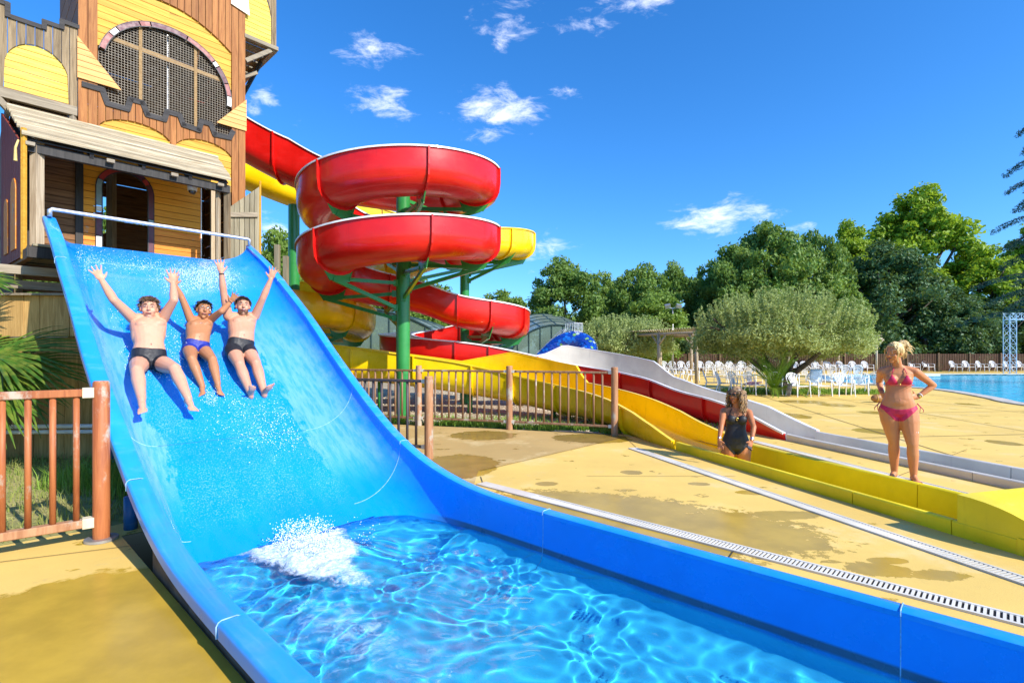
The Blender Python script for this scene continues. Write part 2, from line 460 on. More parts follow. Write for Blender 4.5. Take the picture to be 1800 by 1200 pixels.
M['under'] = plastic('blue_shell_underside', (.01, .12, .36), .5, .05, (.3, .3, .3), .4)

def deck_mat(name, c, puddles, wet_col, wet):
    n = NT(name); f = n.noise(.7, 6, .6); g = n.noise(9, 6, .7); fine = n.noise(90, 4, .7)
    col = n.mix(n.ramp(f, .3, .7), sc3(c, .90), sc3(c, 1.07))
    col = n.mix(n.ramp(g, .5, .85, to=(0, .3)), col, sc3(c, .78))
    col = n.mix(n.ramp(fine, .3, .7, to=(.12, 0)), col, sc3(c, .6))
    cr = n.ramp(n.noise(2.2, 9, .78), .56, .70, to=(0, .34)); col = n.mix(cr, col, (.34, .22, .08))
    pale = n.ramp(n.noise(1.1, 7, .7), .52, .66, to=(0, .4)); col = n.mix(pale, col, (.78, .64, .34))
    grit = n.ramp(n.noise(210, 2, .6), .60, .68, to=(0, .35)); col = n.mix(grit, col, (.30, .20, .08))
    acc = None
    for (x, y, rx, ry, ang, wob) in puddles:
        v = n.n('Mapping'); v.vector_type = 'TEXTURE'; n.l(n.pos(), v.inputs['Vector'])
        v.inputs['Location'].default_value = (x, y, 0); v.inputs['Rotation'].default_value = (0, 0, ang); v.inputs['Scale'].default_value = (rx, ry, 1)
        ln = n.n('VectorMath', operation='LENGTH'); n.l(v.outputs[0], ln.inputs[0])
        rag = n.noise(4.5 if wob < .8 else 9, 6, .66 if wob < .8 else .7)
        e = n.math('ADD', n.math('SUBTRACT', 1.0, ln.outputs['Value']), n.math('MULTIPLY', n.math('SUBTRACT', rag, .5), wob * 2.0))
        k = n.ramp(e, 0.0, .05)
        acc = k if acc is None else n.math('MAXIMUM', acc, k)
    # scattered foot-sized drips
    sp = n.ramp(n.noise(2.6, 3, .5, n.mapped(n.pos(), (1, 1.6, 1), (0, 0, .7))), .655, .67)
    fr = n.ramp(n.noise(12, 5, .65), .42, .5)
    sp = n.math('MULTIPLY', n.math('MULTIPLY', sp, fr), wet)
    acc = sp if acc is None else n.math('MAXIMUM', acc, sp)
    wc = n.mix(n.ramp(n.noise(3.0, 5, .6), .3, .7), sc3(wet_col, .85), sc3(wet_col, 1.15))
    n.set('Base Color', n.mix(n.math('MULTIPLY', acc, .93), col, wc))
    n.set('Roughness', n.ramp(acc, 0, 1, 'LINEAR', (.82, .24)))
    n.set('Specular IOR Level', n.ramp(acc, 0, 1, 'LINEAR', (.3, .28)))
    h = n.math('MULTIPLY', n.math('ADD', fine, n.math('MULTIPLY', g, .6)), n.ramp(acc, 0, 1, 'LINEAR', (1, .12)))
    n.bump(h, .5, .004); return n.m
YEL = (.76, .52, .138); WETC = (.45, .29, .032)

# ------------------------------------------------------------------ ground sheets
def inpoly(x, y, poly):
    c = False; n = len(poly); j = n - 1
    for i in range(n):
        xi, yi = poly[i][:2]; xj, yj = poly[j][:2]
        if (yi > y) != (yj > y) and x < (xj - xi) * (y - yi) / (yj - yi) + xi: c = not c
        j = i
    return c
def sheet(name, outer, holes, z, m, kind='structure', thick=0):
    vs = []; es = []
    for poly in [outer] + holes:
        b = len(vs); vs += [Vector((p[0], p[1])) for p in poly]
        es += [(b + i, b + (i + 1) % len(poly)) for i in range(len(poly))]
    ov, oe, of, *_ = delaunay_2d_cdt(vs, es, [], 0, 1e-5)
    fs = []
    for f in of:
        c = sum((ov[i] for i in f), Vector((0, 0))) / len(f)
        if inpoly(c.x, c.y, outer) and not any(inpoly(c.x, c.y, h) for h in holes): fs.append(tuple(f))
    me = bpy.data.meshes.new(name); me.from_pydata([(v.x, v.y, z) for v in ov], [], fs)
    bm = bmesh.new(); bm.from_mesh(me)
    for f in bm.faces:
        if f.normal.z < 0: f.normal_flip()
    if thick:
        be = [e for e in bm.edges if e.is_boundary]
        r = bmesh.ops.extrude_edge_only(bm, edges=be)
        for v in [g for g in r['geom'] if isinstance(g, bmesh.types.BMVert)]: v.co.z -= thick
    bm.to_mesh(me); bm.free()
    me.materials.append(m); o = bpy.data.objects.new(name, me); COL.objects.link(o)
    o['kind'] = kind; return o
def xy(v): return (v.x, v.y)
EY = Vector((.279, -.960, 0)); NY = Vector((.960, .279, 0)); Y0 = Vector((2.48, 7.9, 0))       # yellow run-out: direction, across, start
def YL(k, n, z=0.0): p = Y0 + EY * k + NY * n; return Vector((p.x, p.y, z))
EW = Vector((.232, -.973, 0)); NW = Vector((.973, .232, 0)); W0 = Vector((4.64, 8.8, 0))
def WL(k, n, z=0.0): p = W0 + EW * k + NW * n; return Vector((p.x, p.y, z))
slide_hole = [xy(SL(-5.15, .86)), xy(SL(3.2, .86)), xy(SL(3.2, 3.35)), xy(SL(-5.15, 3.35))]
yel_hole = [xy(YL(-1.85, .05)), xy(YL(4.3, .03)), xy(YL(4.3, .88)), xy(YL(-1.85, .86))]
whi_hole = [xy(WL(-1.4, .04)), xy(WL(6.5, .03)), xy(WL(6.5, .62)), xy(WL(-1.4, .62))]
pool = [(14.0, 10.5), (14.9, 14.8), (15.9, 16.8), (16.9, 19.0), (17.6, 21.1), (17.5, 23), (16.9, 25.5), (17.6, 29.5), (20.5, 34), (25, 37), (33, 38), (70, 38), (70, 4), (16, 4), (14.3, 7)]
pool = [xy(p) for p in catmull([Vector((*p, 0)) for p in pool[:10]], 5)] + pool[10:]
BIG = 420
sheet('ground', [(-BIG, -60), (BIG, -60), (BIG, BIG), (-BIG, BIG)], [slide_hole, yel_hole, whi_hole, pool], -.006,
      (lambda n: (n.set('Base Color', n.mix(n.ramp(n.noise(1.2, 6), .3, .7), (.20, .22, .05), (.38, .33, .13))), n.set('Roughness', .95), n.bump(n.noise(14, 6), .8, .05), n.m)[-1])(NT('dry_lawn')))
dk = [(-16, -8), (70, -8), (110, 46), (-2, 46), (-.5, 30), (3.3, 20.5), (4.0, 16), (5.0, 12.2), (5.5, 10.6), (4.6, 10.0), (3.1, 10.2), (2.15, 9.5),
      (1.84, 9.34), (-.05, 10.04), (-1.9, 10.6), (-3.7, 11.1), (-3.6, 9.2), (-3.0, 7.6), (-2.95, 6.2), (-3.0, 5.9), (-3.32, 4.56), (-3.40, 4.41), (-3.87, 3.98), (-8, .1)]
pud = []
def gp(u, v, ru, rv, wob, ang=0.0):
    p = G(u, v); a = G(u + ru, v); b = G(u, v - rv)
    pud.append((p.x, p.y, max(.02, (a - p).length), max(.02, abs(b.y - p.y)), ang, wob))
gp(805, 818, 72, 20, .25); gp(900, 882, 60, 11, .5, -.3); gp(1010, 905, 130, 26, .85, -.35); gp(1150, 925, 220, 40, .95, -.35); gp(1290, 930, 150, 36, 1.0, -.35)
gp(1180, 905, 34, 10, .3); gp(1060, 880, 190, 14, 1.2, -.3); gp(1380, 905, 60, 8, .6); gp(1545, 1000, 60, 14, .8); gp(1650, 1010, 50, 10, .8); gp(1560, 985, 40, 6, .7)
gp(1040, 770, 70, 8, .4); gp(850, 765, 60, 8, .4); gp(1190, 1000, 90, 12, .9, -.3); gp(1480, 1075, 200, 16, .9, -.4)
gp(1230, 850, 20, 3, .5); gp(1320, 865, 26, 4, .5); gp(1430, 960, 30, 7, .5); gp(960, 850, 20, 4, .5); gp(1110, 830, 20, 4, .5)
gp(1410, 694 + 12, 40, 3, .3); gp(1390, 730, 30, 5, .3); gp(1545, 758, 40, 6, .3); gp(1765, 778, 24, 5, .3); gp(1540, 725, 30, 3, .3); gp(1470, 712, 30, 3, .3); gp(1700, 710, 16, 2, .3)
pud.append((-2.05, 2.35, 1.05, 1.35, .6, .22)); pud.append((-2.9, 1.2, 1.9, 1.35, .3, .22)); pud.append((-2.28, 3.1, .35, .28, .3, .5)); pud.append((-1.3, 1.6, .9, .9, .3, .2))
sheet('pool_deck', dk, [slide_hole, yel_hole, whi_hole, pool], 0.0, deck_mat('yellow_resin_deck', YEL, pud, WETC, 1.0))
pp = [p for p in pud[:1] + pud[10:12]]
w1 = [(-.42, 6.47), (2.05, 9.2), (1.84, 9.3), (-.05, 10.0), (-1.9, 10.56), (-3.6, 11.05), (-3.5, 9.2), (-2.9, 7.4), xy(SL(-4.7, 3.42)), xy(SL(-4.2, 3.42)), xy(SL(-4.0, 3.6))]
w2_ = deck_mat('ochre_concrete_deck', (.50, .34, .125), [pud[0], pud[11], pud[12]], (.26, .17, .04), 1.0)
sheet('deck_walkway', w1, [], .004, w2_)
# joints in the deck
jm = mat('dark_joint', (.05, .035, .02), .9, .2)
jb = MB()
def joint(a, b, w=.008):
    a = Vector(a); b = Vector(b); d = (b - a).normalized(); n = Vector((-d.y, d.x, 0)) * w / 2; z = Vector((0, 0, .0065))
    jb.add([a - n + z, b - n + z, b + n + z, a + n + z], [(0, 1, 2, 3)])
joint((-4.2, 3.36, 0), G(245, 958)); joint(G(845, 828), G(1100, 768)); joint(G(849, 850), G(845, 838)); joint(YL(1.7, -.3), YL(1.2, -2.0)) ; joint(G(1545, 850), G(1700, 790)); joint(G(1290, 968), G(1278, 985))
joint(G(1580, 900), G(1560, 880)); joint(G(1090, 760), G(1118, 786))
for k in range(5): joint((6 + k * 3.2, 6, 0), (10 + k * 1.5, 24, 0), .02)
for k in range(4): joint((6.0, 9 + k * 3.4, 0), (14.2 + k * .4, 10 + k * 3.4, 0), .02)
tag(jb.build('expansion_joint', jm), kind='structure')
# gravel bed under the spiral slides
gv = [(-12, 9.5), (-3.9, 11.3), (-1.9, 10.68), (-.05, 10.12), (1.8, 9.45), (2.1, 9.6), (3.1, 10.3), (4.5, 10.1), (4.9, 12.0), (3.9, 16), (3.2, 20.5), (-.6, 28), (-16, 28)]
n = NT('pale_gravel'); c1 = n.noise(1.0, 5); vo = n.n('TexVoronoi'); vo.inputs['Scale'].default_value = 28; n.l(n.pos(), vo.inputs['Vector'])
cc = n.mix(n.ramp(c1, .35, .7), (.46, .37, .24), (.60, .52, .38)); cc = n.mix(n.ramp(vo.outputs['Distance'], .2, .6, to=(0, .5)), cc, (.22, .16, .09))
n.set('Base Color', cc); n.set('Roughness', .95); n.bump(n.math('ADD', vo.outputs['Distance'], n.noise(12, 5)), .9, .03)
sheet('gravel_bed', gv, [], .0, n.m)
rg = np.random.RandomState(4)
def scatter(poly, num, keep=None):
    xs = [p[0] for p in poly]; ys = [p[1] for p in poly]; out = []
    while len(out) < num:
        x = rg.uniform(min(xs), max(xs)); y = rg.uniform(min(ys), max(ys))
        if inpoly(x, y, poly) and (keep is None or keep(x, y)): out.append((x, y))
    return np.array(out)
def blades(name, pts, z0, hmin, hmax, wid, m, label, lean=.5):
    n_ = len(pts); a = rg.uniform(0, 2 * PI, n_); h = rg.uniform(hmin, hmax, n_); w = wid * rg.uniform(.6, 1.4, n_)
    la = rg.uniform(0, 2 * PI, n_); ll = rg.uniform(0, lean, n_) * h
    b = np.stack([pts[:, 0], pts[:, 1], np.full(n_, z0)], 1)
    dx = np.stack([np.cos(a), np.sin(a), 0 * a], 1) * w[:, None] / 2; ld = np.stack([np.cos(la), np.sin(la), 0 * la], 1)
    md = b + ld * (ll * .3)[:, None] + np.stack([0 * h, 0 * h, h * .6], 1)
    tp = b + ld * ll[:, None] + np.stack([0 * h, 0 * h, h], 1)
    V = np.stack([b - dx, b + dx, md + dx * .7, md - dx * .7, tp + dx * .1, tp - dx * .1], 1).reshape(-1, 3)
    i = np.arange(n_)[:, None] * 6
    Q = np.concatenate([i + np.array([[0, 1, 2, 3]]), i + np.array([[3, 2, 4, 5]])]).reshape(-1, 4)
    o = npmesh(name, V, Q, m); return tag(o, label, 'grass', kind='stuff')
def leafmat(name, c1, c2, trans=.35, rough=.5, sc=1.2, c3=None):
    n = NT(name); f = n.noise(sc, 3, .6); g = n.noise(9, 2)
    col = n.mix(n.ramp(f, .35, .65), c1, c2); col = n.mix(n.ramp(g, .35, .7, to=(0, .5)), col, c3 or sc3(c2, 1.35))
    n.set('Base Color', col); n.set('Roughness', rough); n.set('Specular IOR Level', .35)
    tr = n.n('BsdfTranslucent'); n.l(n.mix(.5, col, (.25, .32, .02)), tr.inputs['Color'])
    ms = n.n('MixShader'); ms.inputs[0].default_value = trans; n.l(n.b.outputs[0], ms.inputs[1]); n.l(tr.outputs[0], ms.inputs[2])
    n.l(ms.outputs[0], n.out.inputs['Surface']); return n.m
M['grass'] = leafmat('lawn_grass', (.20, .33, .035), (.42, .44, .12), .4, .7, 1.5, (.58, .50, .22))
M['weed'] = leafmat('green_weeds', (.12, .26, .025), (.24, .38, .05), .3, .6, 2)
gpoly = [(-10.5, 9.3), (-3.3, 9.4), (-3.0, 7.6), (-3.05, 5.2), (-3.30, 4.6), (-3.42, 4.45), (-3.9, 4.02), (-8, .2), (-10.5, -1.5)]
blades('lawn', scatter(gpoly, 30000), -.01, .03, .12, .009, M['grass'], 'short green and straw grass behind the brown post fence', .9)
blades('tall_grass', scatter([(-5.2, 5.6), (-3.5, 5.0), (-2.9, 6.5), (-3.1, 9.2), (-5.0, 9.2)], 7000), -.01, .10, .30, .011, M['weed'], 'taller green grass in the shade beside the blue slide', .7)
blades('gravel_weeds', scatter(gv[:], 9000, lambda x, y: -3 < x < 4.6 and y < 12 and math.sin(x * 3.1 + 1) * math.sin(y * 4 + x) > -.15 and rg.rand() < max(.04, 1.3 - abs(y - (9.95 - .35 * x)) * 1.3)), 0, .03, .13, .02, M['weed'], 'green weeds growing in the gravel behind the round post fence', .6)
# pebbles
pts = scatter(gv, 5200, lambda x, y: y < 20 and x > -5); n_ = len(pts)
base = np.array([(1, 0, 0), (0, 1, 0), (-1, 0, 0), (0, -1, 0), (0, 0, .8), (0, 0, -.3)])
rad = rg.uniform(.012, .035, n_); an = rg.uniform(0, 6.28, n_)
Rm = np.stack([np.stack([np.cos(an), -np.sin(an), 0 * an], 1), np.stack([np.sin(an), np.cos(an), 0 * an], 1), np.stack([0 * an, 0 * an, 1 + 0 * an], 1)], 1)
V = np.einsum('nij,kj->nki', Rm, base * np.array([1, .7, 1])) * rad[:, None, None] + np.concatenate([pts, np.full((n_, 1), .006)], 1)[:, None]
T = np.array([(0, 1, 4), (1, 2, 4), (2, 3, 4), (3, 0, 4)]); Tq = (np.arange(n_)[:, None, None] * 6 + T).reshape(-1, 3)
tag(npmesh('pebbles', V.reshape(-1, 3), Tq, mat('pebble_stone', (.5, .43, .31), .9, .3, 20), tris=True), 'loose pale pebbles spread over the gravel under the spirals', 'gravel', kind='stuff')

# ------------------------------------------------------------------ the broad blue slide and its splash trough
WATER = -.17
RIM = smtab([(-9.3, 3.29), (-8.74, 3.01), (-8.34, 2.80), (-7.88, 2.50), (-7.12, 2.03), (-6.62, 1.66), (-6.12, 1.30), (-5.8, 1.09), (-5.36, .80), (-5.0, .59), (-4.78, .49), (-4.39, .335), (-3.78, .20), (-3.25, .16), (-2.8, .155), (3.2, .15)])
FLO = smtab([(-9.3, 2.98), (-9.05, 2.88), (-8.7, 2.68), (-8.3, 2.41), (-7.12, 1.55), (-5.8, .58), (-4.78, -.07), (-4.45, -.24), (-4.0, -.37), (-3.5, -.43), (-3.0, -.45), (3.2, -.45)])
TLO = smtab([(-9.3, .70), (-7.8, .715), (-6.4, .75), (-5.7, .79), (-5.1, .825), (-4.6, .835), (3.2, .825)])
FLL = smtab([(-9.3, 1.02), (-8.5, 1.15), (-5.8, 1.25), (-4.5, 1.26), (-3.4, 1.12), (3.2, 1.12)])
FLR = smtab([(-9.3, 2.66), (-5.8, 2.68), (-4.5, 2.72), (-3.4, 3.0), (3.2, 3.0)])
NEX = [(-4.6, 2.0), (-3.2, 3.6), (3.2, 3.6)]
TRO = 3.37
def prof(s, nw=14, nf=10):       # points (t, z, w) across the slide from left rim to right rim
    zr, zf, tl, fl, fr, ne = interp(s, RIM), interp(s, FLO), interp(s, TLO) + .13, interp(s, FLL), interp(s, FLR), interp(s, NEX)
    tr = TRO - .10; out = []
    for i in range(nw + 1):
        th = (1 - i / nw) * PI / 2
        out.append((fl + (tl - fl) * math.sin(th) ** (2 / ne), zf + (zr - zf) * (1 - math.cos(th) ** (2 / ne)), .5 + .5 * th / (PI / 2)))
    for i in range(1, nf): out.append((fl + (fr - fl) * i / nf, zf, .5 * abs(2 * i / nf - 1)))
    for i in range(nw + 1):
        th = i / nw * PI / 2
        out.append((fr + (tr - fr) * math.sin(th) ** (2 / ne), zf + (zr - zf) * (1 - math.cos(th) ** (2 / ne)), .5 + .5 * th / (PI / 2)))
    return out
S0, S1 = -9.3, 3.2
big = empty('big_slide', SL(-4.6, 2.1), 'wide blue open slide with curved sides running down into its own water trough', 'water slide')
ss = [S0 + (S1 - S0) * i / 250 for i in range(251)]
b = MB(); wv = []
np_ = len(prof(0))
vs = []; 
for s in ss:
    pr = prof(s)
    for t, z, w in pr: vs.append(SL(s, t, z)); wv.append(w)
fs = [(i * np_ + j, i * np_ + j + 1, (i + 1) * np_ + j + 1, (i + 1) * np_ + j) for i in range(250) for j in range(np_ - 1)]
b.m = 0; b.add(vs, fs)
nb = len(vs); vs = []
for s in ss:
    pr = prof(s)
    for q, (t, z, w) in enumerate(pr):
        a = pr[max(q - 1, 0)]; c = pr[min(q + 1, np_ - 1)]; nx, nz = (c[1] - a[1]), -(c[0] - a[0]); l_ = math.hypot(nx, nz) or 1
        vs.append(SL(s, t + nx / l_ * .03, z + nz / l_ * .03)); wv.append(w)
b.m = 1; b.add(vs, fs)
o = nb + 0
b.m = 0
b.add([b.v[j] for j in range(np_)] + [b.v[nb + j] for j in range(np_)], [(j, j + 1, np_ + j + 1, np_ + j) for j in range(np_ - 1)])
wv += [.9] * (2 * np_)
# outer end wall of the trough
e0 = 250 * np_
b.add([SL(S1, .9, .15), SL(S1, 3.3, .15), SL(S1, 3.3, -.55), SL(S1, .9, -.55)], [(0, 1, 2, 3)]); wv += [.9] * 4
# no recalc across the two shells: build by hand
me = bpy.data.meshes.new('slide_bed'); im = wm(big).inverted()
me.from_pydata([tuple(im @ v) for v in b.v], [], b.f)
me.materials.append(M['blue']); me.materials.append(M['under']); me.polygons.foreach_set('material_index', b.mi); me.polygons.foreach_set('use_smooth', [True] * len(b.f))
at = me.attributes.new('across', 'FLOAT', 'POINT'); at.data.foreach_set('value', wv)
bed = bpy.data.objects.new('slide_bed', me); COL.objects.link(bed); bed.parent = big
bed.cycles.is_caustics_receiver = True
# rims in sections with pale joints
seams = [-9.31, -8.0, -4.78, -2.75, -.38, 3.2]
for side in (0, 1):
    for a_, c_ in zip(seams, seams[1:]):
        rings = []
        nn = max(4, int((c_ - a_) / .08))
        for i in range(nn + 1):
            s = a_ + .004 + (c_ - a_ - .008) * i / nn; z = interp(s, RIM); t0 = interp(s, TLO) if side == 0 else TRO; sg = 1 if side == 0 else -1
            sec = [(.105, -.03), (.108, .0), (.09, .012), (.02, .012), (.004, .004), (0, -.012), (0, -.065), (.018, -.065), (.018, -.022), (.07, -.025)]
            if side == 0: sec = [(q + (.03 if q > .05 else 0), h) for q, h in sec]
            rings.append([SL(s, t0 + sg * q, z + h) for q, h in sec])
        MB().loft(rings).build('rim', M['blue_rim'], big, auto=50)
    for s in seams[1:-1]:
        z = interp(s, RIM); t0 = interp(s, TLO) if side == 0 else TRO; sg = 1 if side == 0 else -1
        MB().tube([SL(s, t0 + sg * q, z + h) for q, h in [(-.003, -.066), (-.004, -.01), (.005, .008), (.02, .0155), (.09, .0155), (.108, .006), (.11, -.02)]], .0036, 6).build('seam', M['seam'], big)
for s in (-5.8, -4.78, -2.75, -.38):
    pr = prof(s, 20, 10); n3 = len(pr)
    if s < -5: L_ = [pr[:21], pr[-21:], pr[18:n3 - 18]]
    else: L_ = [pr[:21], pr[-21:]]
    for i, c in enumerate(L_):
        MB().tube([SL(s + (-.0 if i < 2 else .0), t, z + (.001 if i < 2 else -.001)) for t, z, w in c], .0032 if i < 2 else .003, 5).build('seam', M['seam'] if i < 2 else M['under'], big)
# brown plinth wall below the left rim, legs, rail
MB().loft([[SL(s, .875, interp(s, RIM) - .03), SL(s, .875, -.02), SL(s, .905, -.02), SL(s, .905, interp(s, RIM) - .03)] for s in [-4.2 + .1 * i for i in range(73)]]).build('plinth', M['plinth'], big)
MB().loft([[SL(s, 3.33, interp(s, RIM) - .03), SL(s, 3.33, -.02), SL(s, 3.30, -.02), SL(s, 3.30, interp(s, RIM) - .03)] for s in [-4.2 + .1 * i for i in range(73)]]).build('plinth', M['plinth'], big)
for s, t in ((-5.3, .95), (-5.3, 3.2), (-6.6, 1.3), (-6.6, 2.8), (-8.2, 1.3), (-8.2, 2.8)):
    z = min(p[1] for p in prof(s) if abs(p[0] - t) < .2) - .04
    MB().tube([SL(s, t, -.01), SL(s, t, z)], .05, 10).build('leg', M['under'], big, True)
hr = MB().tube([SL(-9.22, .77, 3.29), SL(-9.22, .77, 3.375), SL(-9.22, .79, 3.39), SL(-9.22, 3.26, 3.39), SL(-9.22, 3.29, 3.375), SL(-9.22, 3.29, 3.29)], .027, 12).build('handrail', M['steel'], big, True)

# water standing in the trough
def twater(s):
    pr = prof(s, 30, 4); tl = tr = None
    for (t, z, w), (t2, z2, w2) in zip(pr, pr[1:]):
        if z >= WATER > z2: tl = t + (t2 - t) * (z - WATER) / (z - z2)
        if z < WATER <= z2: tr = t + (t2 - t) * (WATER - z) / (z2 - z)
    return (tl, tr) if tl and tr else None
NS, NTT = 620, 190
rw = np.random.RandomState(12)
comps = []
for k in range(46):
    wl_ = .095 * (10 ** (rw.rand() ** 1.45)); a = rw.rand() * 2 * PI
    comps.append((math.cos(a) * 2 * PI / wl_, math.sin(a) * 2 * PI / wl_, rw.rand() * 6.28, (.0015 * wl_ ** 1.2)))
sv = np.linspace(-4.62, 3.19, NS); SS = np.repeat(sv[:, None], NTT, 1); TT = np.zeros((NS, NTT))
for i, s in enumerate(sv):
    w_ = twater(max(s, -4.60)) or twater(-4.4); TT[i] = np.linspace(w_[0] - .012, w_[1] + .012, NTT)
wx = SS + .10 * np.sin(TT * 3.1 + SS * 1.3) + .04 * np.sin(SS * 7 + TT * 4); wy = TT + .10 * np.sin(SS * 2.3 + 1) + .04 * np.sin(TT * 8 - SS * 3)
Z = np.zeros_like(SS)
for kx, ky, ph, am in comps: Z += am * 2.3 * np.sin(kx * wx + ky * wy + ph) 
near = np.exp(-((SS + 3.9) / 1.1) ** 2)
Z *= .85 + .7 * near
Z += near * .006 * np.sin(14 * wx + 6 * wy) * np.sin(9 * wy + 2) + .0025 * near * np.sin(27 * wx - 19 * wy + 3 * np.sin(7 * wy))
Z += .03 * np.exp(-((SS + 3.9) / .45) ** 2 - ((TT - 1.95) / .5) ** 2)
edge = np.minimum(1, np.minimum(TT - TT[:, :1], TT[:, -1:] - TT) / .12); Z *= .45 + .55 * edge
WX = .725 * SS + .688 * TT; WY = -.688 * SS + .725 * TT
V = np.stack([WX, WY, WATER + Z], -1).reshape(-1, 3); ix = np.arange(NS * NTT).reshape(NS, NTT)
Q = np.stack([ix[:-1, :-1], ix[1:, :-1], ix[1:, 1:], ix[:-1, 1:]], -1).reshape(-1, 4)
n = NT('clear_trough_water'); n.set('Base Color', (.80, .95, 1.0)); n.set('Roughness', 0.0); n.set('IOR', 1.33); n.set('Transmission Weight', 1.0)
wo = npmesh('trough_water', V, Q, n.m, None, True); wo['kind'] = 'structure'
wo.cycles.is_caustics_caster = True

# froth where the bed meets the water, spray and streaks of foam
fm = NT('white_froth'); fm.set('Base Color', (.86, .92, .98)); fm.set('Roughness', .35); fm.set('Subsurface Weight', .3); fm.set('Subsurface Radius', (.02, .03, .04)); M['froth'] = fm.m
f2 = NT('broken_froth'); f2.set('Base Color', f2.mix(f2.ramp(f2.noise(30, 6, .7), .38, .62), (.50, .72, .90), (.80, .87, .93))); f2.set('Roughness', .4)
f2a = f2.n('Attribute'); f2a.attribute_name = 'foam'
f2.set('Alpha', f2.ramp(f2.math('ADD', f2.noise(24, 7, .7, f2.mapped(f2.pos(), (1, 1, .5)), .8), f2.math('MULTIPLY', f2a.outputs['Fac'], .62)), .50, .98)); f2.bump(f2.noise(50, 5, .7), .9, .02); M['froth2'] = f2.m
fl_ = NT('foam_film'); fl_.set('Base Color', (.55, .84, 1.0)); fl_.set('Roughness', .3)
fa = fl_.noise(9, 8, .72, fl_.mapped(fl_.pos(), (1, 1, 1)), 1.2); fat = fl_.n('Attribute'); fat.attribute_name = 'foam'
fl_.set('Alpha', fl_.math('MULTIPLY', fl_.ramp(fl_.math('ADD', fa, fl_.math('MULTIPLY', fl_.math('SUBTRACT', fat.outputs['Fac'], .5), .9)), .56, .86), .5)); M['foam'] = fl_.m
def octas(P_, rad, name, m, label, cat='water', stretch=None):
    n_ = len(P_); base = np.array([(1, 0, 0), (0, 1, 0), (-1, 0, 0), (0, -1, 0), (0, 0, 1), (0, 0, -1.0)])
    V = base[None] * rad[:, None, None] * rg.uniform(.7, 1.4, (n_, 1, 3)) + P_[:, None]
    T = np.array([(0, 1, 4), (1, 2, 4), (2, 3, 4), (3, 0, 4), (1, 0, 5), (2, 1, 5), (3, 2, 5), (0, 3, 5)])
    o = npmesh(name, V.reshape(-1, 3), (np.arange(n_)[:, None, None] * 6 + T).reshape(-1, 3), m, None, True, tris=True)
    return tag(o, label, cat, kind='stuff')
def slp(S_, T_, Z_): return np.stack([.725 * S_ + .688 * T_, -.688 * S_ + .725 * T_, Z_], -1)
# froth mound: heightfield with a ragged edge
gs, gt = np.meshgrid(np.linspace(-4.62, -3.0, 150), np.linspace(1.2, 2.75, 150), indexing='ij')
def nz(x, y, sc, seed):
    r_ = np.random.RandomState(seed); z = 0 * x
    for k in range(14):
        a = r_.rand() * 6.28; f_ = sc * (2 ** (k * .32)); z = z + np.sin(f_ * (x * math.cos(a) + y * math.sin(a)) + r_.rand() * 6.28 + 1.5 * np.sin(f_ * .37 * (y * math.cos(a) - x * math.sin(a)))) / (1.25 ** k)
    return z / 3.0
uu = (gs + 4.42) / 1.12; lt = 1.46 + .30 * uu; rt = 2.44 - .46 * uu
inn = np.minimum(np.minimum((gt - lt) / .16, (rt - gt) / .14), np.minimum((gs + 4.46) / .07, (-3.30 - gs) / .45)); inn = np.clip(inn + .45 * nz(gs, gt, 9, 3), -.5, 1)
hgt = .004 + np.clip(inn, -.4, 1) * (.035 * np.exp(-((gs + 4.25) / .4) ** 2) + .008) + np.clip(inn, 0, 1) * (.016 * nz(gs, gt, 22, 5) + .007 * nz(gs, gt, 55, 8) + .002 * rg.randn(*gs.shape))
keep = inn > -.10
iz = np.arange(150 * 150).reshape(150, 150); Q = np.stack([iz[:-1, :-1], iz[1:, :-1], iz[1:, 1:], iz[:-1, 1:]], -1).reshape(-1, 4)
kq = keep.ravel()[Q].all(1)
gi = np.clip((gs + 4.62) / (3.19 + 4.62) * (NS - 1), 0, NS - 1).astype(int); gj = np.clip(((gt - TT[gi, 0]) / (TT[gi, -1] - TT[gi, 0]) * (NTT - 1)).astype(int), 0, NTT - 1)
fz = np.maximum(WATER + Z[gi, gj] + .006, np.vectorize(lambda s: interp(s, FLO))(gs))
splash = npmesh('splash_froth', slp(gs, gt, fz + hgt).reshape(-1, 3), Q[kq], M['froth2'], None, True)
splash.data.attributes.new('foam', 'FLOAT', 'POINT').data.foreach_set('value', np.clip(inn, -.5, 1).ravel().astype(np.float32))
tag(splash, 'white froth thrown up where the blue slide meets the water', 'splash', kind='stuff')
r0 = rg
def spray(num, s0, s1, t0, t1, h0, h1, rmin, rmax, clump, name, label, den=None):
    S_ = r0.uniform(s0, s1, num * 6); T_ = r0.uniform(t0, t1, num * 6)
    k = nz(S_, T_, clump, 17) + .3 * r0.randn(num * 6); 
    if den is not None: k = k + den(S_, T_)
    sel = np.argsort(-k)[:num]; S_, T_ = S_[sel], T_[sel]
    fz_ = np.array([max(interp(s, FLO), WATER) for s in S_]); hh = h0 + (h1 - h0) * r0.rand(num) ** 3
    return octas(slp(S_, T_, fz_ + hh), r0.uniform(rmin, rmax, num), name, M['froth'], label)
spray(5200, -4.5, -3.3, 1.35, 2.5, .015, .22, .0015, .006, 8, 'splash_drops', 'white drops flying off the splash at the slide foot', lambda s, t: -((s + 4.2) / .45) ** 2 - ((t - 1.98) / .42) ** 2)
spray(5200, -9.0, -7.5, .98, 2.98, .004, .17, .0018, .0055, 4, 'spray_drops', 'fine white spray leaping across the top of the slide bed', lambda s, t: -((s + 8.5) / .42) ** 2 * .9)
spray(1400, -7.7, -5.4, 1.15, 2.6, .003, .05, .002, .006, 3, 'bed_drops', 'small white water drops skipping down the wet slide bed')
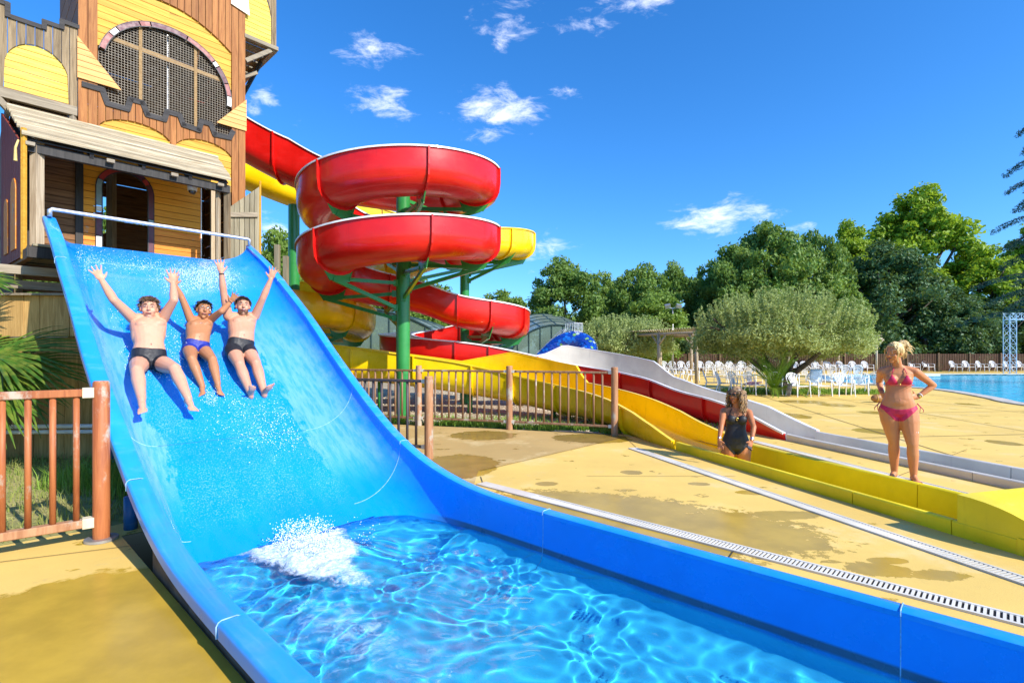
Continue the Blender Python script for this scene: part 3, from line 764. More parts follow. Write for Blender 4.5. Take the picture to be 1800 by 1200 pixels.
spray(200, -6.5, -6.1, 1.68, 2.02, .005, .09, .0015, .0045, 9, 'foot_drops', 'white drops kicked up between the feet of the boy on the slide', lambda s, t: -((s + 6.32) / .1) ** 2 - ((t - 1.86) / .08) ** 2)
# streaks of foam drifting on the water
sv2, tv2 = np.meshgrid(np.linspace(-4.3, .6, 160), np.linspace(1.02, 3.2, 80), indexing='ij')
from_grid = np.exp(-((sv2 + 3.0) / 1.1) ** 2 - ((tv2 - 1.55) / .42) ** 2) * .62 + .10 * np.exp(-((tv2 - 1.15) / .22) ** 2) * (sv2 < 0) + .30 * np.exp(-((sv2 + 1.6) / 1.2) ** 2 - ((tv2 - 1.7) / .5) ** 2)
fi = ((sv2 + 4.62) / (3.19 + 4.62) * (NS - 1)).astype(int); 
ti = np.clip(((tv2 - TT[fi, 0]) / (TT[fi, -1] - TT[fi, 0]) * (NTT - 1)).astype(int), 0, NTT - 1)
fo = slp(sv2, tv2, WATER + Z[fi, ti] + .005).reshape(-1, 3); iz = np.arange(160 * 80).reshape(160, 80)
fq = np.stack([iz[:-1, :-1], iz[1:, :-1], iz[1:, 1:], iz[:-1, 1:]], -1).reshape(-1, 4); fq = fq[(from_grid.ravel()[fq] > .20).all(1)]
fo_ = npmesh('foam_streaks', fo, fq, M['foam'], None, True)
fo_.data.attributes.new('foam', 'FLOAT', 'POINT').data.foreach_set('value', from_grid.ravel().astype(np.float32))
tag(fo_, 'thin white foam swirling on the trough water past the splash', 'foam', kind='stuff')

# ------------------------------------------------------------------ drain grates in the deck
def grate(a, b, w, nb_, lab, solid=.0):
    a = Vector(a); b = Vector(b); d = (b - a); L = d.length; d.normalize(); n_ = Vector((-d.y, d.x, 0))
    g = empty('drain_grate', a, lab, 'drain', 'white drain grates set into the deck')
    fr = MB()
    for q in (-w / 2, w / 2): fr.bar(a + n_ * q + Vector((0, 0, .006)), b + n_ * q + Vector((0, 0, .006)), .022, .016)
    fr.build('frame', M['white_gel'], g)
    ch = MB(); z = Vector((0, 0, .0055)); ch.add([a - n_ * w / 2 + z, b - n_ * w / 2 + z, b + n_ * w / 2 + z, a + n_ * w / 2 + z], [(0, 1, 2, 3)]); ch.build('channel', M['black'], g)
    br = MB(); k = int(L / .027)
    for i in range(k + 1):
        p = a + d * (L * i / k) + Vector((0, 0, .0085)); br.bar(p - n_ * (w / 2 - .008), p + n_ * (w / 2 - .008), .0145, .006)
    o = br.build('bar', M['white_gel'], g); o['kind'] = 'stuff'
    if solid: MB().bar(a + Vector((0, 0, .012)), a + d * solid + Vector((0, 0, .012)), w - .02, .004).build('cover', M['white_gel'], g)
A1 = G(846, 850); B1 = G(1800, 1094)
dd = (B1 - A1).normalized(); grate(A1, B1 + dd * 1.6, .125, 0, 'long white slotted drain beside the blue trough wall', .8)
A2 = G(1112, 788); B2 = G(1800, 1022); dd = (B2 - A2).normalized(); grate(A2, B2 + dd * 1.5, .125, 0, 'middle white slotted drain running beside the yellow slide end', 1.3)
A3 = G(1325, 776); B3 = G(1690, 868); dd = (B3 - A3).normalized(); grate(A3, B3 + dd * 1.2, .125, 0, 'white slotted drain the woman in pink stands on', .8)

# ------------------------------------------------------------------ the spiral slides
def channel(path, prm, name, parent, mi, mo, cuts, th=.025, K=9):
    """path: list of (x, y, z of the trough bottom); prm(u) -> (width, depth of the round part, left wall, right wall) at fraction u.
    One object for each moulded section between cuts; its inner face uses mi, the outer mo. Returns the frames."""
    n = len(path); P_ = [Vector(p) for p in path]; fr = []
    L = [0]
    for i in range(1, n): L.append(L[-1] + (P_[i] - P_[i - 1]).length)
    for i in range(n):
        d = P_[min(i + 1, n - 1)] - P_[max(i - 1, 0)]; d.z = 0; d.normalize()
        fr.append((P_[i], d, Vector((d.y, -d.x, 0))))     # right-hand side vector
    def sec(i, off):
        p, d, r = fr[i]; w, b, hl, hr_ = prm(L[i]); out = []
        a = w / 2 + off; bb = b + off
        out.append(p - r * a + Vector((0, 0, hl)))
        out.append(p - r * a + Vector((0, 0, b + (hl - b) * .5)))
        for k in range(K + 1):
            th_ = PI * k / K; out.append(p - r * (a * math.cos(th_)) + Vector((0, 0, b - bb * math.sin(th_) ** .8)))
        out.append(p + r * a + Vector((0, 0, b + (hr_ - b) * .5)))
        out.append(p + r * a + Vector((0, 0, hr_)))
        return out
    idx = [0] + [min(range(n), key=lambda i: abs(L[i] - c)) for c in cuts] + [n - 1]
    idx = sorted(set(idx))
    for a_, c_ in zip(idx, idx[1:]):
        b = MB(); m = len(sec(0, 0)); rings = []
        I = [sec(i, 0) for i in range(a_, c_ + 1)]; O = [sec(i, th) for i in range(a_, c_ + 1)]; k = len(I)
        b.m = 0; b.add([p for r in I for p in r], [(i * m + j, i * m + j + 1, (i + 1) * m + j + 1, (i + 1) * m + j) for i in range(k - 1) for j in range(m - 1)])
        b.m = 1; b.add([p for r in O for p in r], [(i * m + j, (i + 1) * m + j, (i + 1) * m + j + 1, i * m + j + 1) for i in range(k - 1) for j in range(m - 1)])
        q = k * m
        for e in (0, k - 1): b.add([], []); b.f += [[e * m + j, e * m + j + 1, q + e * m + j + 1, q + e * m + j] for j in range(m - 1)]; b.mi += [1] * (m - 1)
        b.build(name, [mi, mo], parent, auto=60)
    def flange(i, mt):
        p, d, r = fr[i]; A = sec(i, th - .004); B = sec(i, th + .055)
        A = A[:1] + A[1:-1] + A[-1:]; b = MB(); e = d * .016; m = len(A)
        vs = [x - e for x in A] + [x + e for x in A] + [x - e for x in B] + [x + e for x in B]; fs = []
        for j in range(m - 1):
            fs += [(j, j + 1, 2 * m + j + 1, 2 * m + j), (m + j, 3 * m + j, 3 * m + j + 1, m + j + 1), (2 * m + j, 2 * m + j + 1, 3 * m + j + 1, 3 * m + j)]
        for j in (0, m - 1): fs.append((j, m + j, 3 * m + j, 2 * m + j))
        b.add(vs, fs)
        C_ = sec(i, th + .030)
        for a_, c_ in zip(C_, C_[1:]):
            k_ = max(1, round((c_ - a_).length / .11))
            for q_ in range(k_):
                x_ = a_.lerp(c_, (q_ + .5) / k_); b.tube([x_ - d * .024, x_ + d * .024], .009, 5)
        b.build('flange', mt, parent)
    def rim(mt, wid=.055, hgt=.022, i0=0, i1=None, sides=(0, 1)):
        i1 = n - 1 if i1 is None else i1
        for sd in sides:
            rings = []
            for i in range(i0, i1 + 1):
                p, d, r = fr[i]; w, b_, hl, hr_ = prm(L[i]); h = hl if sd == 0 else hr_; sg = -1 if sd == 0 else 1
                c = p + r * sg * (w / 2) + Vector((0, 0, h))
                q = r * sg
                rings.append([c - q * .006 + Vector((0, 0, .003)), c - q * .004 + Vector((0, 0, hgt)), c + q * wid + Vector((0, 0, hgt)), c + q * (wid + .004) + Vector((0, 0, -.012)), c + q * (wid - .006) + Vector((0, 0, -.014)), c + q * (wid - .008) + Vector((0, 0, .003))])
            MB().loft(rings).build('rim', mt, parent, auto=40)
    return fr, L, sec, flange, rim
def arc(c, rad, a0, a1, z0, z1, step=6):
    n = max(2, int(abs(a1 - a0) / step)); return [(c[0] + rad * math.cos(R(a0 + (a1 - a0) * i / n)), c[1] + rad * math.sin(R(a0 + (a1 - a0) * i / n)), z0 + (z1 - z0) * i / n) for i in range(n + 1)]
def resample(pts, step=.16):
    pts = [Vector(p) for p in pts]; L = [0]
    for a, b in zip(pts, pts[1:]): L.append(L[-1] + (b - a).length)
    n = int(L[-1] / step); out = []; j = 0
    for i in range(n + 1):
        l = L[-1] * i / n
        while j < len(L) - 2 and L[j + 1] < l: j += 1
        out.append(pts[j].lerp(pts[j + 1], (l - L[j]) / max(1e-9, L[j + 1] - L[j])))
    return out
def smooth(pts, k=3, it=2):
    for _ in range(it):
        q = [p.copy() for p in pts]
        for i in range(1, len(pts) - 1):
            a = max(0, i - k); b = min(len(pts) - 1, i + k); w = min(i - a, b - i)
            pts[i] = sum((q[j] for j in range(i - w, i + w + 1)), Vector()) / (2 * w + 1)
    return pts
CR = (-2.51, 11.80); RAD = 1.79
DEP = .76        # wall height above the trough bottom
# red: tower -> two turns clockwise -> right-hand curl -> left U-turn -> run-out towards the viewer
zr = lambda rim_: rim_ - DEP
rp = [(-8.9, 13.1, zr(7.95)), (-7.9, 13.35, zr(7.75)), (-7.0, 13.55, zr(7.25)), (-6.0, 13.62, zr(6.70)), (-5.0, 13.63, zr(6.32)), (-4.0, 13.60, zr(6.12)), (-3.2, 13.59, zr(6.02))]
hx = arc(CR, RAD, 90, -270 - 360, zr(5.93), zr(5.93 - 2 * 1.235 - .10), 5)
rp += hx
C2 = (-1.62, 15.30)
rp += [(-2.1, 13.59, zr(3.28))]
rp += arc(C2, 1.72, -90, 90, zr(2.92), zr(2.42), 6)
rp += [(-2.2, 17.02, zr(2.32))]
rp += arc((-2.15, 15.62), 1.38, 95, 262, zr(2.25), zr(1.86), 7)
rp += [(-1.0, 14.32, zr(1.74)), (0.2, 14.42, zr(1.50)), (1.25, 14.5, zr(1.26)), (2.2, 14.35, zr(1.12) + .08), (3.05, 13.75, zr(.98) + .16), (3.70, 12.95, zr(.82) + .24), (4.10, 12.1, .06), (4.49, 10.8, -.01), (4.67, 10.04, -.09), (4.81, 9.45, -.15), (4.95, 8.87, -.17)]
pth = smooth(resample(rp, .15), 3, 2)
endc = WL(.05, .325)
tail = [Vector((4.80, 8.95 + .12, -.17))]
red = empty('spiral_slide', (CR[0], CR[1], 0), 'red open spiral slide on a green column with white rims', 'water slide')
totL = sum((b - a).length for a, b in zip(pth, pth[1:]))
def lenat(x, y):
    l = 0; best = (9, 0)
    for a, b in zip(pth, pth[1:]):
        d = (Vector((a.x, a.y, 0)) - Vector((x, y, 0))).length
        if d < best[0]: best = (d, l)
        l += (b - a).length
    return best[1]
l_run = lenat(.6, 14.4); l_end = totL; l_wall0 = lenat(1.0, 14.4); l_wall1 = lenat(3.45, 13.3)
l_helix0 = 6.0
def prm_red(l):
    w = interp(l, [(0, .92), (l_run, .90), (l_end, .64)]); 
    dl = interp(l, [(0, DEP + .3), (3.6, DEP + .32), (5.2, DEP), (l_run, DEP), (l_wall0, DEP + .12), (l_wall0 + .5, DEP + .45), (l_wall1, DEP + .16), (l_wall1 + .55, .62), (l_end - 2.0, .53), (l_end - 1.2, .50), (l_end - .6, .40), (l_end, .30)])
    drr = interp(l, [(0, DEP + .3), (3.6, DEP + .32), (5.2, DEP), (l_wall0, DEP), (l_wall1, .58), (l_end - 2.0, .53), (l_end - 1.2, .50), (l_end - .6, .40), (l_end, .28)])
    b = interp(l, [(0, .42), (l_run, .40), (l_end, .26)])
    return w, b, dl, drr
fr_, LL, sec_, flange_, rim_ = channel(pth, prm_red, 'channel', red, M['white_gel'], M['red'], [l_wall1 + .2], K=10)
tot = LL[-1]
i_h = min(range(len(pth)), key=lambda i: abs(LL[i] - 5.4))
rim_(M['white_rim'])
# flanges: on the rings at the angles the photograph shows, then every 1.5 m
def nearest(x, y, z, tol=.9):
    return min(range(len(pth)), key=lambda i: (pth[i].x - x) ** 2 + (pth[i].y - y) ** 2 + ((pth[i].z + DEP - z) * 1.5) ** 2)
fl_done = []
for zt in (5.3, 4.06):
    for ang in (-124, -66, -8, 52, 112, 172):
        da = (90 - ang) % 360
        z_ = 5.93 + .02 - 1.235 * (da / 360) - (0 if zt > 5 else 1.235)
        i = nearest(CR[0] + RAD * math.cos(R(ang)), CR[1] + RAD * math.sin(R(ang)), z_); fl_done.append((i, ang, z_)); flange_(i, M['red'])
for x, y, z in ((-6.1, 13.6, 6.7), (-7.9, 13.3, 7.7), (-.6, 13.65, 2.9), (.1, 14.5, 2.8), (-1.5, 13.6, 3.0), (-.1, 16.2, 2.6), (-1.6, 17.0, 2.4), (-3.4, 16.0, 2.1), (-1.6, 14.3, 1.8), (-.6, 14.35, 1.65), (.6, 14.4, 1.4),
                (2.7, 13.2, 1.05), (3.15, 12.5, .95), (4.0, 10.9, .7)):
    flange_(nearest(x, y, z), M['red'])
def column(parent, x, y, z0, z1, r=.155, collars=()):
    MB().tube([(x, y, z0), (x, y, z1)], r, 20).build('column', M['green'], parent, auto=40)
    MB().tube([(x, y, z0), (x, y, z0 + .03)], r * 1.9, 16).build('base_plate', M['green'], parent, auto=40)
    for z in collars: MB().tube([(x, y, z - .035), (x, y, z + .035)], r + .012, 20).build('collar', M['green'], parent, auto=40)
def support(parent, cx, cy, p, d, zb, zc_hi, zc_lo, wd=.30, r=.155):
    """cantilever arm from the column at (cx, cy) to the trough bottom p: cradle plate, top chord, diagonal."""
    q = Vector((p.x - cx, p.y - cy, 0)); L_ = q.length; q.normalize(); zb_ = p.z - .03
    c0 = Vector((cx, cy, 0))
    a = MB()
    a.bar(c0 + q * r + Vector((0, 0, zc_hi)), Vector((p.x, p.y, zb_ - .10)) - q * (wd), .06, .075)
    a.bar(c0 + q * r + Vector((0, 0, zc_lo)), Vector((p.x, p.y, zb_ - .13)) + q * (wd * .25), .06, .08)
    a.box(c0 + q * (r + .015) + Vector((0, 0, (zc_hi))), (.10, .10, .14)); a.box(c0 + q * (r + .015) + Vector((0, 0, zc_lo)), (.10, .10, .14))
    a.build('support_arm', M['green'], parent)
    # cradle plate: follows the underside of the trough
    side = Vector((-q.y, q.x, 0)) * .012; w = .47
    pts = []
    for k in range(9):
        th_ = PI * (.12 + .50 * k / 8 * 1.5); x = w * math.cos(th_); z = .42 - .44 * math.sin(th_) ** .8
        pts.append(Vector((p.x, p.y, p.z)) - q * x * -1 * -1 + Vector((0, 0, z - .012)))
    pts2 = [Vector((p.x, p.y, zb_ - .16)) + q * (wd * .5), Vector((p.x, p.y, zb_ - .16)) - q * (wd * 1.05)]
    MB().prism([x - side for x in pts + pts2], side * 2).build('cradle_plate', M['green'], parent)
column(red, CR[0] + .03, CR[1], -.02, zr(5.95) + .45, .155, (3.02, 4.30))
for (i, ang, z_) in fl_done:
    p = fr_[i][0]
    support(red, CR[0], CR[1], p, None, None, p.z - .06, p.z - .62)
for ang, z in ((135, 3.35), (215, 3.45)):
    pass
# ties to the third pass behind
for ang in (100, 60):
    p = Vector((CR[0] + RAD * math.cos(R(ang)), CR[1] + RAD * math.sin(R(ang)), zr(3.3)))
column(red, -1.40, 15.32, -.02, 4.75, .135)
for ang, z in ((-58, 2.78), (-5, 2.68), (60, 2.5)):
    p = fr_[nearest(C2[0] + 1.72 * math.cos(R(ang)), C2[1] + 1.72 * math.sin(R(ang)), z)][0]
    support(red, -1.40, 15.32, p, None, None, p.z - .10, p.z - .55, r=.135)
for x, y, z in ((.6, 14.4, 1.4), (2.7, 13.2, 1.1), (3.7, 11.5, .8)):
    i = nearest(x, y, z); p = pth[i]
    MB().tube([(p.x, p.y, -.01), (p.x, p.y, p.z - .02)], .055, 12).build('leg', M['green'], red, True)

# yellow: tower -> far curl on the right -> back behind the red one -> two turns on the left column -> run-out
DY = .74; zy = lambda r_: r_ - DY
C3 = (-1.50, 16.02); C4 = (-6.1, 14.5)
yp = [(-9.3, 15.2, zy(7.55)), (-8.4, 15.4, zy(7.3)), (-7.2, 15.9, zy(6.9)), (-5.8, 16.6, zy(6.5)), (-4.2, 17.3, zy(6.1)), (-2.8, 17.7, zy(5.8))]
yp += arc(C3, 1.75, 90, -90, zy(5.6), zy(4.75), 6)
yp += [(-2.5, 14.42, zy(4.5)), (-3.4, 14.95, zy(4.25)), (-4.3, 15.7, zy(4.0)), (-5.2, 16.2, zy(3.80))]
yp += arc(C4, 1.79, 90, 270 + 360, zy(3.68), zy(3.68 - 1.5 * 1.24), 5)
yp += [(-5.2, 12.72, zy(1.75)), (-4.3, 12.76, zy(1.66)), (-3.2, 12.85, zy(1.52)), (-2.0, 12.9, zy(1.36)), (-.9, 12.85, zy(1.20)), (.1, 12.6, zy(1.05)), (1.0, 12.0, zy(.90)), (1.72, 11.2, .10), (2.08, 10.5, .06), (2.36, 9.95, .01), (2.59, 9.18, -.10), (2.75, 8.61, -.155), (2.915, 8.04, -.17)]
pth = smooth(resample(yp, .15), 3, 2)
yel = empty('spiral_slide', (C4[0], C4[1], 0), 'yellow open spiral slide winding behind and below the red one', 'water slide')
l_yr = lenat(-2.0, 12.9); l_w0 = lenat(-1.3, 12.9); l_w1 = lenat(1.15, 11.85); l_ye = sum((b - a).length for a, b in zip(pth, pth[1:]))
def prm_y(l):
    w = interp(l, [(0, .92), (l_yr, .90), (l_ye, .90)])
    dl = interp(l, [(0, DY), (l_w0, DY), (l_w0 + 1.2, DY + .40), (l_w1, DY + .28), (l_w1 + .25, .66), (l_ye - 2.0, .55), (l_ye - 1.2, .50), (l_ye - .6, .42), (l_ye, .36)])
    drr = interp(l, [(0, DY), (l_w0, DY), (l_w1, .64), (l_ye - 2.0, .55), (l_ye - 1.2, .50), (l_ye - .6, .41), (l_ye, .29)])
    b = interp(l, [(0, .42), (l_yr, .40), (l_ye, .22)])
    return w, b, dl, drr
fr_, LL, sec_, flange_, rim_ = channel(pth, prm_y, 'channel', yel, M['yellow'], M['yellow'], [lenat(-4.2, 12.8)], K=10)
rim_(M['yellow'])
def nearest(x, y, z, tol=.9):
    return min(range(len(pth)), key=lambda i: (pth[i].x - x) ** 2 + (pth[i].y - y) ** 2 + ((pth[i].z + DY - z) * 1.5) ** 2)
for x, y, z in ((-8.0, 15.5, 7.2), (-6.4, 16.3, 6.7), (-4.4, 17.2, 6.1), (-.2, 17.1, 5.4), (.2, 15.9, 5.2), (-.3, 14.8, 5.0), (-1.7, 14.3, 4.7), (-3.3, 14.9, 4.3)):
    flange_(nearest(x, y, z), M['yellow'])
fy = []
for turn in (0, 1):
    for a in (-152, -90, -28, 34):
        ang = a; da = (ang - 90) % 360; z_ = 3.68 - 1.24 * (da / 360 + turn)
        if da + 360 * turn > 540: continue
        i = nearest(C4[0] + 1.79 * math.cos(R(ang)), C4[1] + 1.79 * math.sin(R(ang)), z_); fy.append(i); flange_(i, M['yellow'])
for x, y, z in ((-3.9, 12.8, 1.6), (-2.3, 12.9, 1.4), (-.9, 12.85, 1.2), (.3, 12.5, 1.0), (1.25, 11.7, .85), (1.95, 10.5, .66), (2.3, 9.6, .5)):
    flange_(nearest(x, y, z), M['yellow'])
column(yel, C4[0], C4[1], -.02, 5.62, .15, (3.2, 2.1))
for i in fy:
    p = fr_[i][0]; support(yel, C4[0], C4[1], p, None, None, p.z - .08, max(.3, p.z - .6), r=.15)
for ang, z in ((-40, 4.9), (0, 5.15), (35, 5.35)):
    p = fr_[nearest(C3[0] + 1.75 * math.cos(R(ang)), C3[1] + 1.75 * math.sin(R(ang)), z)][0]
    support(yel, -1.40, 15.32, p, None, None, p.z - .12, p.z - .62, r=.135)
for x, y, z in ((-3.3, 12.85, 1.5), (-1.0, 12.85, 1.2), (1.0, 12.0, .9), (1.9, 10.6, .7)):
    i = nearest(x, y, z); p = pth[i]
    MB().tube([(p.x, p.y, -.01), (p.x, p.y, p.z - .02)], .065, 12).build('leg', M['green'], yel, True)
# splash guard joints on the raised far wall are the channel's own; the run-out troughs follow
yr = empty('runout_trough', YL(2, .45), 'long yellow landing trough the dark-haired woman is in, ending in a rounded block', 'trough')
def trough(parent, LF, k0, k1, wd, hn, hf, fl, min_, mout, cuts, hns=None):
    for a_, c_ in zip(cuts, cuts[1:]):
        rings = []
        nn = 8
        for i in range(nn + 1):
            k = a_ + .004 + (c_ - a_ - .008) * i / nn; h1 = hn(k); h2 = hf(k)
            rings.append([LF(k, 0, -.01), LF(k, -.002, h1 - .012), LF(k, .010, h1), LF(k, .055, h1), LF(k, .068, h1 - .012), LF(k, .075, fl + .03), LF(k, .11, fl), LF(k, wd - .11, fl), LF(k, wd - .075, fl + .03), LF(k, wd - .068, h2 - .012), LF(k, wd - .055, h2), LF(k, wd - .01, h2), LF(k, wd + .002, h2 - .012), LF(k, wd, -.01), LF(k, wd - .02, fl - .03), LF(k, .02, fl - .03)])
        MB().loft(rings).build('trough_section', mout, parent, auto=45)
trough(yr, YL, -.15, 4.30, .92, lambda k: interp(k, [(0, .125), (4.3, .12)]), lambda k: interp(k, [(0, .17), (.5, .145), (4.3, .14)]), -.17, None, M['lemon'], [.02, 2.98, 3.86, 4.30])
# rounded end block of the trough
pr_ = [(3.90, -.17), (3.90, .335)] + [(3.90 + .62 * math.sin(PI / 2 * i / 10), .075 + .26 * math.cos(PI / 2 * i / 10)) for i in range(1, 11)] + [(4.52, -.17)]
b = MB(); b.prism([YL(k, .004 + .0, z) for k, z in pr_], NY * 2.9); b.build('end_block', M['lemon'], yr, auto=40)
b = MB(); b.prism([YL(k, -.006, z) for k, z in [(4.30, -.01), (4.30, .125), (4.56, .10), (4.56, -.01)]], NY * 2.9); b.build('end_lip', M['lemon'], yr, auto=40)
wr = empty('runout_trough', WL(3, .3), 'long white landing trough of the red slide behind the woman in pink', 'trough')
def hwn(k): return interp(k, [(0, .11), (.3, .10), (7, .10)])
trough(wr, WL, -.3, 6.5, .66, hwn, lambda k: interp(k, [(0, .13), (7, .13)]), -.17, None, M['white_gel'], [.02, 2.9, 4.6, 6.5])
n = NT('shallow_runout_water'); n.set('Base Color', (.42, .62, .66)); n.set('Roughness', .04); n.set('Alpha', .55); n.bump(n.noise(14, 3), .25, .01)
tag(MB().add([WL(.9, .07, -.04), WL(6.45, .07, -.04), WL(6.45, .59, -.04), WL(.9, .59, -.04)], [(0, 1, 2, 3)]).build('runout_water', n.m), kind='structure')

# ------------------------------------------------------------------ post fences
def rfence(posts, label, mp, mr_, spacing, hgt=1.22, r=.062, br=.019, label_cat='fence', rail_sq=.05, low=.16, ends=None):
    base = Vector((posts[0][0], posts[0][1], 0)); f = empty('post_fence', base, label, label_cat)
    for i, (x, y) in enumerate(posts):
        z1 = hgt + random.uniform(-.02, .02)
        MB().tube([(x, y, -.02), (x, y, z1 - .012), (x, y, z1)], [r, r, r - .012], 16).build('post', mp, f, auto=35)
    for (x0, y0), (x1, y1) in zip(posts, posts[1:]):
        a = Vector((x0, y0, 0)); b_ = Vector((x1, y1, 0)); d = (b_ - a); L_ = d.length; d.normalize()
        for z in (hgt - .09, low):
            MB().bar(a + d * r * .7 + Vector((0, 0, z)), b_ - d * r * .7 + Vector((0, 0, z)), rail_sq, rail_sq * .8, bev=.006).build('rail', mr_, f)
        nb_ = max(1, round((L_ - 2 * r) / spacing)); 
        for k in range(1, nb_):
            p = a + d * (r + (L_ - 2 * r) * k / nb_)
            MB().tube([p + Vector((0, 0, low)), p + Vector((0, 0, hgt - .10))], br, 10).build('bar', mr_ if mp is not M['post'] else M['post'], f, True)
        for q in (a + d * (r + .015), b_ - d * (r + .015)):
            for z in (hgt - .09, low): MB().bar(q - d * .03 + Vector((0, 0, z)), q + d * .03 + Vector((0, 0, z)), rail_sq + .012, rail_sq * .8 + .012).build('bracket', M['white_gel'], f)
    return f
random.seed(5)
rfence([(-5.7, 11.95), (-3.85, 11.22), (-1.9, 10.56), (-.05, 10.0), (1.84, 9.3)], 'brown round post fence in front of the gravel and the spiral slides', M['post2'], M['rail'], .155, 1.215)
rfence([(-3.05, 8.05), (-1.16, 7.23)], 'short blue-brown fence meeting the right side of the blue slide', M['post2'], M['bluerail'], .15, 1.17)
lf = empty('post_fence', (-3.23, 4.07, 0), 'rusty orange-brown post fence along the grass at the left edge', 'fence')
A = Vector((-3.225, 4.07, 0)) 
B = A + (Vector((-4.17, 3.28, 0)) - A).normalized() * 2.6
MB().tube([A + Vector((0, 0, 0)), A + Vector((0, 0, 1.235)), A + Vector((0, 0, 1.25))], [.056, .056, .046], 22).build('post', M['post'], lf, auto=35)
MB().tube([A + Vector((0, 0, .002)), A + Vector((0, 0, .022))], .11, 24).build('base_plate', M['grey_metal'], lf, auto=35)
MB().tube([B + Vector((0, 0, -.02)), B + Vector((0, 0, 1.25))], .056, 22).build('post', M['post'], lf, auto=35)
d = (B - A).normalized()
MB().bar(A + d * .045 + Vector((0, 0, 1.16)), B + Vector((0, 0, 1.16)), .07, .058, bev=.006).build('rail', M['post'], lf)
MB().bar(A + d * .045 + Vector((0, 0, .155)), B + Vector((0, 0, .155)), .075, .062, bev=.006).build('rail', M['post2'], lf)
for z in (1.16, .155): MB().bar(A + d * .045 + Vector((0, 0, z)), A + d * .115 + Vector((0, 0, z)), .085, .078, bev=.004).build('bracket', mat('cream_cast_bracket', (.62, .55, .38), .6, .2), lf)
for k in range(18):
    p = A + d * (.150 + k * .136)
    MB().tube([p + Vector((0, 0, .16)), p + Vector((0, 0, 1.14))], .0205, 14).build('bar', M['post'], lf, True)

# ------------------------------------------------------------------ the wooden castle tower
SF = -11.2
tw = empty('castle_tower', SL(-12.4, 2.6), 'wooden play tower like a castle with yellow boards and a huge arched mesh window', 'tower')
random.seed(21)
def TP(t, z, off=0.0): return SL(SF + off, t, z)
def board(poly, off, th, m, name='board', par=None, s0=None):
    pts = [SL((SF if s0 is None else s0) + off, t, z) for t, z in poly]
    return MB().prism(pts, DX * th).build(name, m, par or tw)
def vboards(t0, t1, lo, hi, m, off=.0, th=.026, wd=.115, gap=.009, par=None, s0=None, jit=.012):
    n = max(1, round((t1 - t0) / wd)); w = (t1 - t0) / n
    for i in range(n):
        a = t0 + i * w + gap / 2; b = t0 + (i + 1) * w - gap / 2; k = 4
        ts = [a + (b - a) * j / k for j in range(k + 1)]
        low = [(t, lo(t)) for t in ts]; up = [(t, hi(t)) for t in reversed(ts)]
        if max(u[1] for u in up) - min(l[1] for l in low) < .03: continue
        if any(u[1] - l[1] < .004 for u, l in zip(reversed(up), low)):
            low = [(t, min(l, hi(t) - .004)) for t, l in low]
        board(low + up, off + random.uniform(0, .004), th, m, par=par, s0=s0)
def hboards(z0, z1, left, right, m, off=.0, th=.022, wd=.118, gap=.009, par=None, s0=None):
    n = max(1, round((z1 - z0) / wd)); w = (z1 - z0) / n
    for i in range(n):
        a = z0 + i * w + gap / 2; b = z0 + (i + 1) * w - gap / 2
        zs = [a + (b - a) * j / 4 for j in range(5)]
        L_ = [(left(z), z) for z in zs]; R_ = [(right(z), z) for z in zs]
        if max(r[0] - l[0] for l, r in zip(L_, R_)) < .03: continue
        R_ = [(max(r, l + .003), z) for (l, _), (r, z) in zip(L_, R_)]
        mm = m(.5 * (a + b)) if callable(m) else m
        board(R_[::1] + L_[::-1], off + random.uniform(0, .003), th, mm, par=par, s0=s0)
c_ = lambda v: (lambda _: v)
def bigarc(t): return 7.90 - ((t - 2.5) / 1.14) ** 2 * .46
WC, WZ, WA, WB = 2.59, 6.46, 1.06, 1.02
def wl(z): return WC - WA * math.sqrt(max(0, 1 - ((z - WZ) / WB) ** 2)) if z > WZ else WC - WA
def wr_(z): return 2 * WC - wl(z)
# upper face
vboards(1.28, 1.54, c_(5.20), c_(9.4), M['brn'], .03, wd=.13)
vboards(3.64, 3.90, c_(3.0), c_(9.4), M['brn'], .03, wd=.13)
vboards(1.54, 3.64, bigarc, c_(9.4), M['brn'], .03)
hboards(6.0, 8.0, c_(1.54), lambda z: max(1.545, wl(z)), M['ybrd'], 0)
hboards(6.0, 8.0, lambda z: min(3.635, wr_(z)), c_(3.64), M['ybrd'], 0)
# peach triangles that hold the ends of the arch
hboards(6.03, 6.72, c_(1.27), lambda z: 1.27 + (6.72 - z) * .86, M['tri'], .062, wd=.098)
hboards(5.96, 6.60, lambda z: 3.91 - (6.60 - z) * .86, c_(3.91), M['tri'], .062, wd=.092)
# arched window: trim, mullions, wire mesh
win = empty('window', TP(WC, 6.4), None); win.parent = tw; win.matrix_basis = wm(tw).inverted() @ Matrix.Translation(TP(WC, 6.4))
segs = [(-6, 6, 'mwhite'), (6, 20, 'mpink'), (20, 38, 'mpurple'), (38, 44, 'mwhite'), (44, 74, 'mpink'), (74, 107, 'mpurple'), (107, 117, 'mpink'), (117, 140, 'mpurple'), (140, 149, 'mwhite'), (149, 168, 'mpink')]
for a0, a1, mm in segs:
    inn_ = [(WC + (WA - .085) * math.cos(R(a)), WZ + (WB - .085) * math.sin(R(a))) for a in np.linspace(a0 + .6, a1 - .6, 8)]
    out_ = [(WC + (WA - .012) * math.cos(R(a)), WZ + (WB - .012) * math.sin(R(a))) for a in np.linspace(a1 - .6, a0 + .6, 8)]
    board(inn_ + out_, .036, .02, M[mm], 'trim_segment', win)
